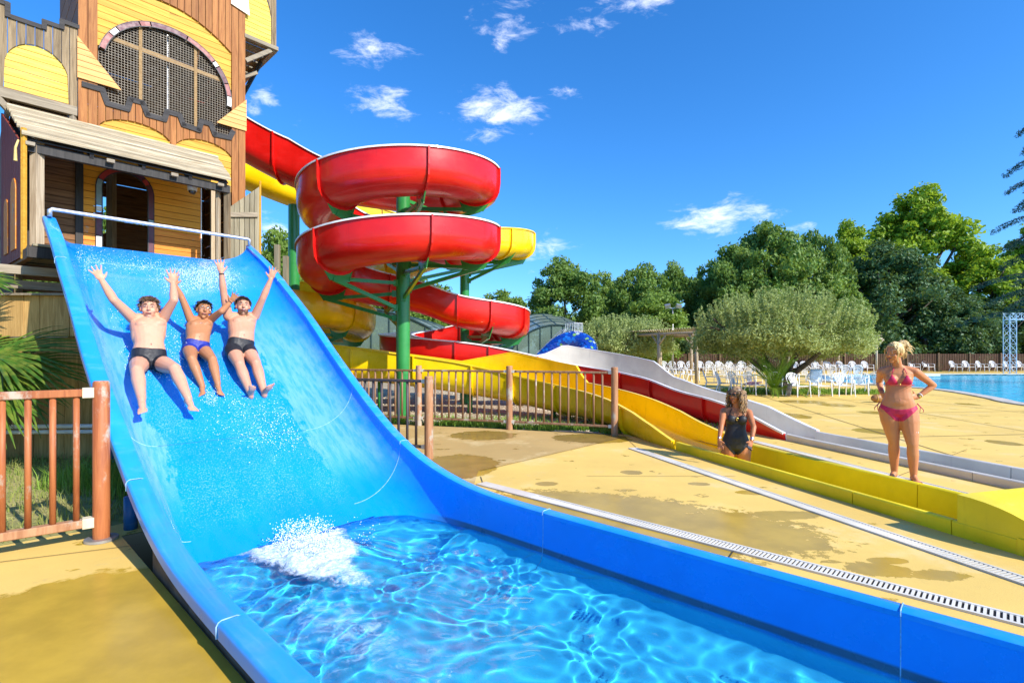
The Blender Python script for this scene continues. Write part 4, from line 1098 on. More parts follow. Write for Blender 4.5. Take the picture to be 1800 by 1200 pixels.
for q0, q1 in ((0, .012), (.085, .098)):
    inn_ = [(WC + (WA - q1) * math.cos(R(a)), WZ + (WB - q1) * math.sin(R(a))) for a in np.linspace(-7, 169, 40)]
    out_ = [(WC + (WA - q0) * math.cos(R(a)), WZ + (WB - q0) * math.sin(R(a))) for a in np.linspace(169, -7, 40)]
    board(inn_ + out_, .034, .024, M['outline'], 'trim_line', win)
for t in (2.15, 3.02): MB().bar(TP(t, 5.6, -.03), TP(t, WZ + WB * math.sqrt(1 - ((t - WC) / WA) ** 2) - .05, -.03), .075, .05, up=AX).build('mullion', M['mullion'], win)
MB().bar(TP(1.62, 6.93, -.03), TP(3.56, 6.86, -.03), .05, .075).build('mullion', M['mullion'], win)
b = MB()
t = 1.56
while t < 3.63:
    q = 1 - ((t - WC) / WA) ** 2
    if q > .01:
        zt = WZ + (WB - .03) * math.sqrt(q); b.bar(TP(t, 5.62, -.012), TP(t, zt, -.012), .006, .006, up=AX)
    t += .045
z = 5.64
while z < WZ + WB - .03:
    x = (WA - .03) * (math.sqrt(max(0, 1 - ((z - WZ) / WB) ** 2)) if z > WZ else 1); b.bar(TP(WC - x, z, -.006), TP(WC + x, z, -.006), .006, .006); z += .045
o = b.build('wire_mesh', M['wire'], win); o['kind'] = 'stuff'
b = MB(); b.tube([TP(2.59, 5.7, -.12), TP(2.59, 7.40, -.12)], .012, 6); b.build('pole', M['steel'], win)
# charcoal battlement strip and the boards below it
bt = [(1.35, 5.95), (1.60, 5.95), (1.67, 5.74), (1.95, 5.74), (1.99, 5.93), (2.17, 5.93), (2.24, 5.74), (2.50, 5.74), (2.54, 5.90), (2.74, 5.90), (2.80, 5.74), (3.06, 5.72), (3.10, 5.90), (3.26, 5.90), (3.33, 5.72), (3.60, 5.74), (3.66, 5.88)]
for p, q in zip(bt, bt[1:]):
    d_ = Vector((q[0] - p[0], q[1] - p[1])).normalized(); n2 = Vector((-d_.y, d_.x)) * .045; e = d_ * .03
    board([(p[0] - n2.x - e.x * .8, p[1] - n2.y - e.y * .8), (q[0] - n2.x + e.x * .8, q[1] - n2.y + e.y * .8), (q[0] + n2.x + e.x * .8, q[1] + n2.y + e.y * .8), (p[0] + n2.x - e.x * .8, p[1] + n2.y - e.y * .8)], .058 + .002 * (hash(p) % 3), .02, M['graystrip'], 'cap_strip')
def btz(t):
    if t < 1.35 or t > 3.66: return 5.90
    return interp(t, bt)
def arcs(t):
    if t < 1.55 or t > 3.64: return 5.20
    for c, w in ((2.08, .54), (3.17, .50)):
        if abs(t - c) < w: return 5.28 + .28 * math.sqrt(1 - ((t - c) / w) ** 2)
    return 5.24
vboards(1.54, 3.64, arcs, btz, M['brn'], .03, wd=.105)
def ymat(z): return M['ybrd'] if z > 4.62 else (M['amber'] if z > 3.78 else M['obrd'])  # amber to orange change puts the awning's shadow edge into the board colours
M['amber'] = wood('amber_shaded_boards', (.74, .27, .012), (.86, .38, .03), .12, .55, 'h')
DC, DZ, DR = 1.93, 4.30, .42
def dl_(z): return DC - (DR if z < DZ else math.sqrt(max(0, DR * DR - (z - DZ) ** 2)))
hboards(2.9, 5.62, c_(1.35), lambda z: dl_(z) if z < DZ + DR else 1.93, ymat, 0, wd=.116)
hboards(2.9, 5.62, lambda z: 2 * DC - dl_(z) if z < DZ + DR else 1.93, lambda z: 3.10 if z < 4.66 else 3.64, ymat, 0, wd=.116)
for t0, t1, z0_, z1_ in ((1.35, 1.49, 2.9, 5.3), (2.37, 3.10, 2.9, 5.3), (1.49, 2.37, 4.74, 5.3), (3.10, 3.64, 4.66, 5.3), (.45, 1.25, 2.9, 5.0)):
    board([(t0, z0_), (t1, z0_), (t1, z1_), (t0, z1_)], -.035, .02, M['blk'], 'gap_backing')  # black backing added to keep light out of the board gaps
board([(1.30, 5.98), (1.52, 5.98), (1.52, 9.3), (1.30, 9.3)], -.035, .02, M['blk'], 'gap_backing'); board([(3.66, 5.98), (3.88, 5.98), (3.88, 9.3), (3.66, 9.3)], -.035, .02, M['blk'], 'gap_backing'); board([(1.52, 7.50), (3.66, 7.50), (3.66, 9.3), (1.52, 9.3)], -.035, .02, M['blk'], 'gap_backing')
# door arch trim
door = empty('doorway', TP(DC, 3.0)); door.parent = tw; door.matrix_basis = wm(tw).inverted() @ Matrix.Translation(TP(DC, 3.0))
def dpt(u, r):       # u runs up the left jamb, round the arch and down the right jamb
    if u < 0: return (DC - r, DZ + u)
    if u > 1: return (DC + r, DZ - (u - 1))
    a = PI * (1 - u); return (DC + r * math.cos(a), DZ + r * math.sin(a))
cuts = [(-1.4, -.83, 'mwhite'), (-.83, -.42, 'mpurple'), (-.42, -.32, 'mwhite'), (-.32, .12, 'mblue'), (.12, .52, 'mred'), (.52, .74, 'mpurple'), (.74, .84, 'mred'), (.84, 1.42, 'mpurple'), (1.42, 1.52, 'mblue'), (1.52, 2.02, 'mpurple'), (2.02, 2.14, 'mwhite'), (2.14, 2.4, 'mpurple')]
for u0, u1, mm in cuts:
    us = np.linspace(u0 + .008, u1 - .008, 9); board([dpt(u, DR - .085) for u in us] + [dpt(u, DR - .012) for u in us[::-1]], .02, .022, M[mm], 'trim_segment', door)
for r0_, r1_ in ((DR - .012, DR), (DR - .10, DR - .085)):
    us = np.linspace(-1.4, 2.4, 60); board([dpt(u, r0_) for u in us] + [dpt(u, r1_) for u in us[::-1]], .018, .026, M['outline'], 'trim_line', door)
# brown side wall, posts and the porch
hboards(3.0, 4.95, c_(.70), c_(1.25), M['dkh'], -.01, wd=.118)
board([(1.25, 2.9), (1.35, 2.9), (1.35, 4.95), (1.25, 4.95)], .0, .06, M['blk'], 'post')
board([(3.27, 2.9), (3.34, 2.9), (3.34, 4.7), (3.27, 4.7)], .0, .07, M['beamv'], 'post')
board([(3.10, 2.9), (3.115, 2.9), (3.115, 4.66), (3.10, 4.66)], .0, .04, M['white_paint'], 'post')
def pbar(a, b, w, h, m, nm='beam', par=None): return MB().bar(a, b, w, h, bev=.004).build(nm, m, par or tw)
pbar(SL(-10.02, .70, 3.0), SL(-10.02, .70, 4.55), .13, .10, M['beamv'], 'post'); 
pbar(SL(-10.02, 3.20, 2.95), SL(-10.02, 3.20, 4.45), .07, .09, M['gryv'], 'post')
pbar(SL(-10.10, 3.08, 2.95), SL(-10.10, 3.08, 4.45), .07, .05, M['beamv'], 'post')
pbar(SL(-9.98, .60, 4.37), SL(-9.98, 3.22, 4.37), .07, .13, M['blk'], 'beam')
for t in (.62, 1.52, 2.36, 3.05): pbar(SL(-9.93, t, 4.40), SL(-9.86, t, 4.40), .10, .05, M['beam'], 'bracket')
# awning of horizontal slats
aw = empty('awning', SL(-10.5, 1.9, 4.8)); aw.parent = tw; aw.matrix_basis = wm(tw).inverted() @ Matrix.Translation(SL(-10.5, 1.9, 4.8))
nsl = 14
MB().prism([SL(SF + .02, .44, 5.245), SL(SF + .02, 3.33, 5.245), SL(SF + 1.30, 3.18, 4.465), SL(SF + 1.30, .56, 4.465)], (0, 0, -.015)).build('slat_backing', M['blk'], aw)  # black sheet added under the slats to darken the gaps between them
for i in range(nsl):
    f0 = i / nsl; s_ = SF + .04 + (1.32) * f0; z_ = 5.27 - .80 * f0
    tl_ = .42 + .12 * f0 + random.uniform(-.012, .012); tr_ = 3.36 - .16 * f0 + random.uniform(-.015, .015)
    c = MB(); dirv = (DX * 1.32 + Vector((0, 0, -.80))).normalized(); up_ = DX.cross(AX) * -1
    nrm = AX.cross(dirv).normalized(); nrm = nrm if nrm.z > 0 else -nrm
    a = SL(s_, tl_, z_) + nrm * .012; b_ = SL(s_, tr_, z_) + nrm * .012; w_ = 1.54 / nsl - .006; q = .010
    sec = [(w_ * (.5 - .5 * math.cos(PI * j / 8)), .048 * math.sin(PI * j / 8) ** .8) for j in range(9)]
    rings = [[p + dirv * x + nrm * (y + .010) for x, y in sec] for p in (a, b_)]
    MB().loft(rings).build('slat', M['slat'], aw)
for t in (.66, 1.3, 1.95, 2.6, 3.14): pbar(SL(SF, t, 5.19), SL(-9.93, t, 4.41), .05, .09, M['blk'], 'rafter', aw)
# flared porch wing on the left with two arched cut-outs
def wg(q, z, o=0): 
    p = SL(-9.9, .545, z).lerp(SL(-11.3, .40, z), q); return p - AX * o
for i in range(9):
    q0, q1 = i / 9 + .004, (i + 1) / 9 - .004
    def low(q):
        z = 2.86
        return z
    zt = lambda q: 4.40 + .80 * q
    MB().prism([wg(q0, 2.80), wg(q1, 2.80), wg(q1, zt(q1)), wg(q0, zt(q0))], -AX * .025).build('board', M['maroon'], tw)
for c, w_, zt_ in ((.30, .12, 3.95), (.68, .10, 3.75)):
    pts = [wg(c - w_, 2.95, .027), wg(c + w_, 2.95, .027)] + [wg(c + w_ * math.cos(a), zt_ - .15 + .18 * math.sin(a), .027) for a in np.linspace(0, PI, 9)]
    MB().prism(pts, -AX * .012).build('arch_panel', M['obrd'], tw)
pbar(SL(-9.89, .555, 2.78), SL(-9.89, .555, 4.60), .05, .05, M['ybrd'], 'post')
MB().tube([SL(-9.9, .50, 4.42), SL(-9.88, .47, 4.30), SL(-9.88, .47, 4.12)], [.012, .014, .02], 6).build('rope_end', mat('yellow_rope', (.65, .5, .18), .9, .3), tw)
# battlement wing on the left
ctop = [TZ(u, v, SF) for u, v in ((-60, -20), (-60, -20), (12, 6), (13, 29), (80, 54), (81, 38), (73, 35), (116, 52), (117, 40), (107, 36), (136, 47))]
def ctz(t):
    for a, b_ in ((-.9, .47), (.47, .86), (.86, 1.10), (1.10, 1.30)):
        pass
    return 6.98 if t < .47 else (6.72 if t < .90 else (6.92 if t < 1.12 else 7.10))
step = [(-.9, .45, 7.06), (.45, .85, 6.72), (.85, 1.10, 6.82), (1.10, 1.28, 6.95)]
arcL, arcR, arcB, arcT = .42, 1.18, 5.66, 6.40
z7 = TZ(7, 155, SF); z121 = TZ(121, 187, SF); zt45 = TZ(47, 76, SF)
AL, AR = z7[0], z121[0]; AB_ = z7[1]; AT = zt45[1]; AC = (AL + AR) / 2; AHW = (AR - AL) / 2
def wlow(t):
    if abs(t - AC) < AHW: return AT - .45 + .45 * math.sqrt(max(0, 1 - ((t - AC) / AHW) ** 2))
    return AB_ - .10
cpts = [TZ(5, 4, SF)[1], TZ(45, 38, SF)[1], TZ(95, 44, SF)[1], TZ(121, 42, SF)[1]]
edges_t = [-.9, TZ(13, 30, SF)[0], TZ(77, 50, SF)[0], TZ(108, 50, SF)[0], 1.28]
for k in range(4):
    vboards(edges_t[k], edges_t[k + 1], wlow, c_(cpts[k]), M['gryv'], .0, wd=.105)
    board([(edges_t[k] - .02, cpts[k] - .055), (edges_t[k + 1] + .02, cpts[k] - .055), (edges_t[k + 1] + .02, cpts[k] + .012), (edges_t[k] - .02, cpts[k] + .012)], .028 + .003 * k, .022, M['graystrip'], 'cap_strip')
for k in range(1, 4):
    z0_, z1_ = sorted((cpts[k - 1], cpts[k])); board([(edges_t[k] - .03, z0_ - .05), (edges_t[k] + .035, z0_ - .05), (edges_t[k] + .035, z1_), (edges_t[k] - .03, z1_)], .05, .012, M['graystrip'], 'cap_strip')
board([(-.9, 5.55), (.3, 5.55), (.3, 5.65), (-.9, 5.65)], 0, .02, M['gryv'])
def aw_(z):
    q = (z - (AT - .45)) / .45
    return AHW * math.sqrt(max(0, 1 - q * q)) if q > 0 else AHW
hboards(AB_ - .02, AT + .005, lambda z: AC - aw_(z), lambda z: AC + aw_(z), M['ybright'], -.02, wd=.122)
board([(AR + .005, AB_ - .12), (1.275, AB_ - .12), (1.275, AT - .3), (AR + .005, AT - .3)], -.024, .02, M['gryv'])
pbar(TP(-.9, 5.47, .02), TP(1.27, 5.47, .02), .10, .15, M['beam']); 
pbar(SL(SF - .9, .1, 5.40), SL(SF + .05, .1, 5.40), .10, .12, M['beam'])
pbar(TP(.30, 5.40, .05), TP(.62, 5.05, .0), .07, .09, M['beam'], 'brace'); pbar(TP(1.22, 4.95, .02), TP(1.22, 5.40, .02), .07, .07, M['beam'], 'brace')
for i in range(5): pbar(SL(SF - .05 - i * .17, -.9, 5.56), SL(SF - .05 - i * .17, 1.2, 5.56), .15, .03, M['dkh'], 'floor_board')
# overhanging turret on the right
vboards(4.42, 4.53, c_(7.95), c_(9.6), M['gryv'], .0, wd=.055)
def tlow(t): return 8.55 + .30 * math.sqrt(max(0, 1 - ((t - 4.14) / .30) ** 2)) if abs(t - 4.14) < .3 else 7.98
hboards(7.95, 9.3, c_(3.90), lambda z: 4.42 if z < 8.5 else 4.42 - .28 * ((z - 8.5) / .8) ** 1.6, M['ybright'], -.01, wd=.10)
vboards(3.90, 4.42, lambda t: 8.5 + .8 * (max(0, (4.42 - t)) / .28) ** .62, c_(9.6), M['gryv'], .015, wd=.10)
pbar(TP(3.88, 7.90, .03), TP(4.55, 7.90, .03), .09, .08, M['beam']); pbar(SL(SF, 4.50, 7.88), SL(SF - 2.2, 4.50, 7.88), .09, .08, M['beam'])
pbar(TP(3.92, 7.42, .0), TP(4.42, 7.84, .0), .07, .08, M['beam'], 'brace'); pbar(SL(SF - .9, 3.95, 6.6), SL(SF - .6, 4.45, 7.84), .06, .07, M['blk'], 'brace')
pbar(TP(3.92, 7.18, -.3), TP(4.25, 7.42, -.3), .06, .07, M['beam'], 'brace')
for i in range(7): pbar(SL(SF - .1 - i * .3, 3.92, 7.95), SL(SF - .1 - i * .3, 4.5, 7.95), .25, .03, M['olv'], 'floor_board')
board([(3.62, 8.40), (3.97, 8.32), (3.90, 9.1), (3.66, 9.1)], .07, .02, M['white_gel'], 'panel')
# olive boards at the lower right
OL = SF + .55
vboards(3.42, 3.98, c_(2.9), lambda t: 4.22 + (t - 3.42) * .95, M['olv'], 0, wd=.10, s0=OL)
pbar(SL(OL + .05, 3.40, 4.08), SL(OL + .05, 3.93, 4.18), .04, .09, M['beam']); pbar(SL(OL + .03, 3.99, 2.9), SL(OL + .03, 3.99, 4.86), .03, .03, M['ybrd'], 'post')
pbar(SL(OL + .2, 4.25, 2.2), SL(OL + .2, 4.25, 3.62), .09, .09, M['olv'], 'post'); pbar(SL(OL + .2, 4.42, 2.2), SL(OL + .2, 4.42, 3.42), .09, .09, M['olv'], 'post')
# platform, understructure, room behind
for i in range(13): pbar(SL(-9.52 - i * .14, .62, 2.93), SL(-9.52 - i * .14, 3.9, 2.93), .125, .035, M['olv'], 'floor_board')
pbar(SL(-9.5, .56, 2.83), SL(-9.5, 3.3, 2.83), .07, .15, M['blk']); pbar(SL(-9.6, .60, 2.83), SL(-11.2, .46, 2.83), .07, .15, M['dkh'])
pbar(SL(-9.9, -.4, 2.62), SL(-9.9, 1.1, 2.62), .09, .12, M['beam']); pbar(SL(-10.1, -.6, 2.44), SL(-10.1, 1.1, 2.44), .09, .12, M['beam'])
for s_, t in ((-9.7, 3.2), (-11.1, .5), (-11.1, 2.2), (-11.1, 3.85), (-13.8, .5), (-13.8, 3.85), (-13.8, 2.2)): pbar(SL(s_, t, -.02), SL(s_, t, 2.8), .16, .16, M['gryv'], 'post')
for s_, t0, t1 in ((-11.15, .46, 3.9),):
    for i in range(15): pbar(SL(s_, t0, .12 + i * .185), SL(s_, t1, .12 + i * .185), .03, .165, M['dkh'], 'board')
# back wall of the room with slits and an arched opening
BS = -13.7
o1 = TZ(172, 345, BS); o2 = TZ(204, 380, BS); OLt, ORt = o1[0] - .12, o2[0]; OT = TZ(180, 342, BS)[1]; OB = TZ(190, 412, BS)[1]
oc, ohw = (OLt + ORt) / 2, (ORt - OLt) / 2
def ow(z):
    if z < OB: return 0
    q = (z - (OT - .42)) / .42
    return ohw * math.sqrt(max(0, 1 - q * q)) if q > 0 else ohw
z = 2.9; i = 0
while z < 9.3:
    za, zb = z, z + .1475; zm = (za + zb) / 2; lt_ = .4 if zm < 5.4 else 1.3; w_ = ow(zm) if zm < OT else 0
    if w_ > .02:
        board([(lt_, za), (oc - ow(za), za), (oc - ow(min(zb, OT)), zb), (lt_, zb)], 0, .03, M['dkh'], s0=BS); board([(oc + ow(za), za), (3.9, za), (3.9, zb), (oc + ow(min(zb, OT)), zb)], 0, .03, M['dkh'], s0=BS)
    else: board([(lt_, za), (3.9, za), (3.9, zb), (lt_, zb)], 0, .03, M['dkh'], s0=BS)
    z += .152 + (.012 if i % 5 == 3 else 0); i += 1
pbar(SL(-12.6, DC + .02, 2.9), SL(-12.6, DC + .02, 5.3), .12, .12, M['beamv'], 'post')
for i in range(17):
    for t in (.45, 3.88):
        z_ = 3.0 + i * .38
        t = 1.31 if (t < 1 and z_ > 5.4) else t
        MB().bar(SL(SF - .01, t, z_), SL(BS, t, z_), .03, .36).build('board', M['brn'] if t > 1 else M['dkh'], tw)
for z_ in (5.35, 9.35):
    for i in range(8): pbar(SL(SF - .16 - i * .31, .5 if z_ < 6 else 1.35, z_), SL(SF - .16 - i * .31, 3.86, z_), .30, .04, M['dkh'], 'floor_board')
# open slatted stair screen at the far left
for i in range(17): pbar(SL(-11.95, -1.1, 2.6 + i * .165), SL(-11.95, .36, 2.6 + i * .165), .03, .085, M['blk'], 'slat')
pbar(SL(-11.98, .33, 1.5), SL(-11.98, .33, 5.4), .08, .08, M['blk'], 'post')
# small roof edge seen at the top left and the camera under the awning
MB().prism([SL(SF - .4, 1.24, 7.62), SL(SF - .4, .78, 7.62), SL(SF - .4, 1.24, 9.0)], DX * .03).build('gable_panel', M['maroon'], tw)
cm = empty('dome_camera', SL(SF + .93, 2.72, 4.30), 'white dome security camera hanging under the awning', 'camera')
MB().tube([SL(SF + .93, 2.72, 4.44), SL(SF + .93, 2.72, 4.36), SL(SF + .93, 2.72, 4.30)], [.075, .08, .072], 16).build('housing', M['white_paint'], cm, auto=40)
MB().sph(SL(SF + .93, 2.72, 4.30), .062, 16, 10).build('dome', mat('smoked_dome', (.02, .02, .025), .05, 0, coat=1), cm, True)
MB().bar(SL(SF + .93, 2.72, 4.44), SL(SF + .93, 2.95, 4.40), .05, .04).build('arm', M['white_paint'], cm)

# ------------------------------------------------------------------ palisade wall at the left, gutter rail, palm
pal = empty('palisade_fence', (-7.6, 7.3, 0), 'tall golden board fence in two steps behind the palm at the left', 'fence')
x = -13.4
while x < -5.35:
    w_ = random.uniform(.19, .225)
    if x < -6.0: MB().box((x + w_ / 2, 7.13 + random.uniform(-.004, .004), 1.98), (w_ - .008, .03, .56)).build('board', M['pal'], pal)
    MB().box((x + w_ / 2, 7.28 + random.uniform(-.004, .004), .87), (w_ - .008, .03, 1.74)).build('board', M['pal'], pal)
    x += w_
MB().box((-9.75, 7.11, 2.275), (7.3, .12, .03)).build('cap', M['beam'], pal); MB().box((-9.75, 7.20, 1.70), (7.3, .16, .03)).build('cap', M['beam'], pal)
MB().box((-5.15, 7.3, 1.0), (.7, .05, 2.0)).build('board', M['dkh'], pal)
gr_ = empty('gutter_rail', (-7.5, 6.98, 0), 'long white metal rail low in front of the golden board fence', 'rail')
for z_ in (.40, .475): MB().tube([(-13.2, 6.98, z_ - .04), (-4.9, 6.92, z_ + .03)], .028, 8).build('tube', M['white_paint'], gr_, True)
for x_ in (-12, -10, -8, -6.2): MB().tube([(x_, 6.98, -.01), (x_, 6.98, .38)], .02, 8).build('post', M['grey_metal'], gr_, True)
M['palm'] = leafmat('fan_palm_leaf', (.030, .10, .010), (.075, .18, .018), .25, .38, 2.0, (.30, .33, .05))
M['palm_dry'] = mat('dry_palm_leaf', (.42, .30, .13), .8, .3, 8)
pm = empty('fan_palm', (-7.35, 6.9, 0), 'fan palm with broad green leaves reaching in from the left edge', 'palm tree')
MB().tube([(-7.35, 6.9, -.02), (-7.3, 6.9, .7), (-7.33, 6.9, 1.55)], [.19, .16, .13], 12).build('trunk', M['bark'], pm, True)
def fan(hub, dirv, nrm, ln, spread, nb, m, droop=.25):
    b = MB(); dirv = dirv.normalized(); nrm = nrm.normalized(); sd = nrm.cross(dirv).normalized(); nrm = dirv.cross(sd)
    for i in range(nb):
        a = (i / (nb - 1) - .5) * spread; d_ = dirv * math.cos(a) + sd * math.sin(a); p_ = nrm.cross(d_).normalized()
        l_ = ln * (.78 + .22 * math.cos(a * .7)) * random.uniform(.9, 1.06); dr = droop * random.uniform(.6, 1.4)
        prev = None; rows = []
        for k, w_ in ((0, .006), (.3, .020), (.55, .022), (.8, .012), (1.0, .002)):
            c = hub + d_ * l_ * k + nrm * (.05 * (1 if i % 2 else -.2) * k * (1 - k)) - Vector((0, 0, dr * l_ * k ** 2.6))
            rows.append((c - p_ * w_, c + nrm * w_ * .35, c + p_ * w_))
        vs = [p for r in rows for p in r]; fs = []
        for k in range(4):
            o_ = k * 3; fs += [(o_, o_ + 1, o_ + 4, o_ + 3), (o_ + 1, o_ + 2, o_ + 5, o_ + 4)]
        b.add(vs, fs)
    o = b.build('leaf', m, pm); MB().tube([Vector((-7.33, 6.9, 1.5)), (Vector((-7.33, 6.9, 1.5)) + hub) / 2 + Vector((0, 0, .08)), hub], [.018, .014, .011], 6).build('stalk', M['palm'], pm, True)
random.seed(3)
for (u, v, Y, du, dz, dy, ln, m_) in [(-15, 622, 6.3, 1, -.02, -.1, 1.15, 'palm'), (5, 645, 6.5, 1, -.16, .2, 1.0, 'palm'), (-60, 620, 6.7, .9, .15, .3, .85, 'palm'), (-20, 690, 6.2, .8, -.5, -.3, .75, 'palm'), (-40, 492, 6.6, .9, -.1, 0, .44, 'palm'), (-90, 560, 6.2, .6, .5, -.2, .6, 'palm'), (10, 640, 6.7, .7, -1.0, .2, .62, 'palm_dry'), (-70, 700, 6.6, .5, -.9, .1, .6, 'palm')]:
    fan(P(u, v, Y), Vector((du, dy, dz)), Vector((random.uniform(-.2, .2), -.55, .8)), ln, R(random.uniform(150, 190)), 30, M[m_])

# ------------------------------------------------------------------ people
def skinmat(name, c, red=(.5, .12, .08), wet=.40):
    n = NT(name); f = n.noise(5, 5, .6); g = n.noise(22, 4, .6)
    col = n.mix(n.ramp(f, .35, .7, to=(0, .42)), c, (c[0] * .95, c[1] * .72, c[2] * .66)); col = n.mix(n.ramp(g, .4, .7, to=(0, .10)), col, sc3(c, .75))
    n.set('Base Color', col); n.set('Roughness', n.ramp(f, .3, .7, to=(wet, wet + .15))); n.set('Subsurface Weight', .12); n.set('Subsurface Radius', (.02, .008, .004)); n.set('Subsurface Scale', .6)
    n.set('Specular IOR Level', .28); n.bump(g, .08, .003); return n.m
SK1 = skinmat('fair_skin', (.60, .32, .205)); SK2 = skinmat('tan_brown_skin', (.42, .19, .088)); SK3 = skinmat('rosy_skin', (.57, .29, .185))
SK4 = skinmat('suntanned_skin', (.44, .175, .075), wet=.38); SK5 = skinmat('golden_tanned_skin', (.54, .235, .105), wet=.38)
M['lip'] = mat('lips', (.32, .09, .07), .4, .1); M['mouth'] = mat('open_mouth', (.08, .015, .015), .5, .1); M['teeth'] = mat('teeth', (.75, .72, .65), .3, 0)
M['eyew'] = mat('eye_white', (.7, .68, .64), .2, 0); M['iris'] = mat('dark_iris', (.03, .02, .015), .1, 0); M['brow'] = mat('dark_brow', (.05, .03, .02), .8, 0)
M['nip'] = mat('nipple', (.38, .15, .11), .5, .1)
def hairmat(name, a, b_): 
    n = NT(name); n.set('Base Color', n.mix(n.ramp(n.noise(18, 3), .35, .65), a, b_)); n.set('Roughness', .45); n.set('Specular IOR Level', .5); return n.m
HB = hairmat('wet_brown_hair', (.07, .04, .022), (.17, .10, .055)); HK = hairmat('black_hair', (.010, .009, .009), (.03, .025, .022)); HD = hairmat('dark_wet_hair', (.02, .013, .010), (.06, .035, .025))
HY = hairmat('blonde_hair', (.50, .32, .11), (.80, .60, .30)); HW = hairmat('highlighted_brown_hair', (.10, .05, .022), (.44, .27, .12))
M['blackcloth'] = mat('black_swim_cloth', (.012, .012, .016), .6, .2, 20, .2, 80); M['bluecloth'] = mat('navy_blue_swim_cloth', (.012, .025, .26), .6, .2, 20, .2, 80)
M['pinkcloth'] = mat('hot_pink_swim_cloth', (.52, .012, .075), .6, .12, 20, .2, 90); M['gold'] = mat('gold_metal', (.75, .5, .12), .25, .1, metal=1)
M['silver'] = mat('silver_metal', (.75, .76, .78), .2, .05, metal=1); M['blackplastic'] = mat('black_plastic', (.012, .012, .014), .15, .05, coat=.5)
def reach(prev, u, v, L, near=True):
    d = Vector(((u - 900) / F, 1, -(v - 622) / F)); o = Vector((0, 0, H)); q = prev - o
    a = d.dot(d); b = d.dot(q); c = q.dot(q) - L * L; D = b * b - a * c
    Y = b / a if D <= 0 else (b - math.sqrt(D)) / a if near else (b + math.sqrt(D)) / a
    return o + d * Y
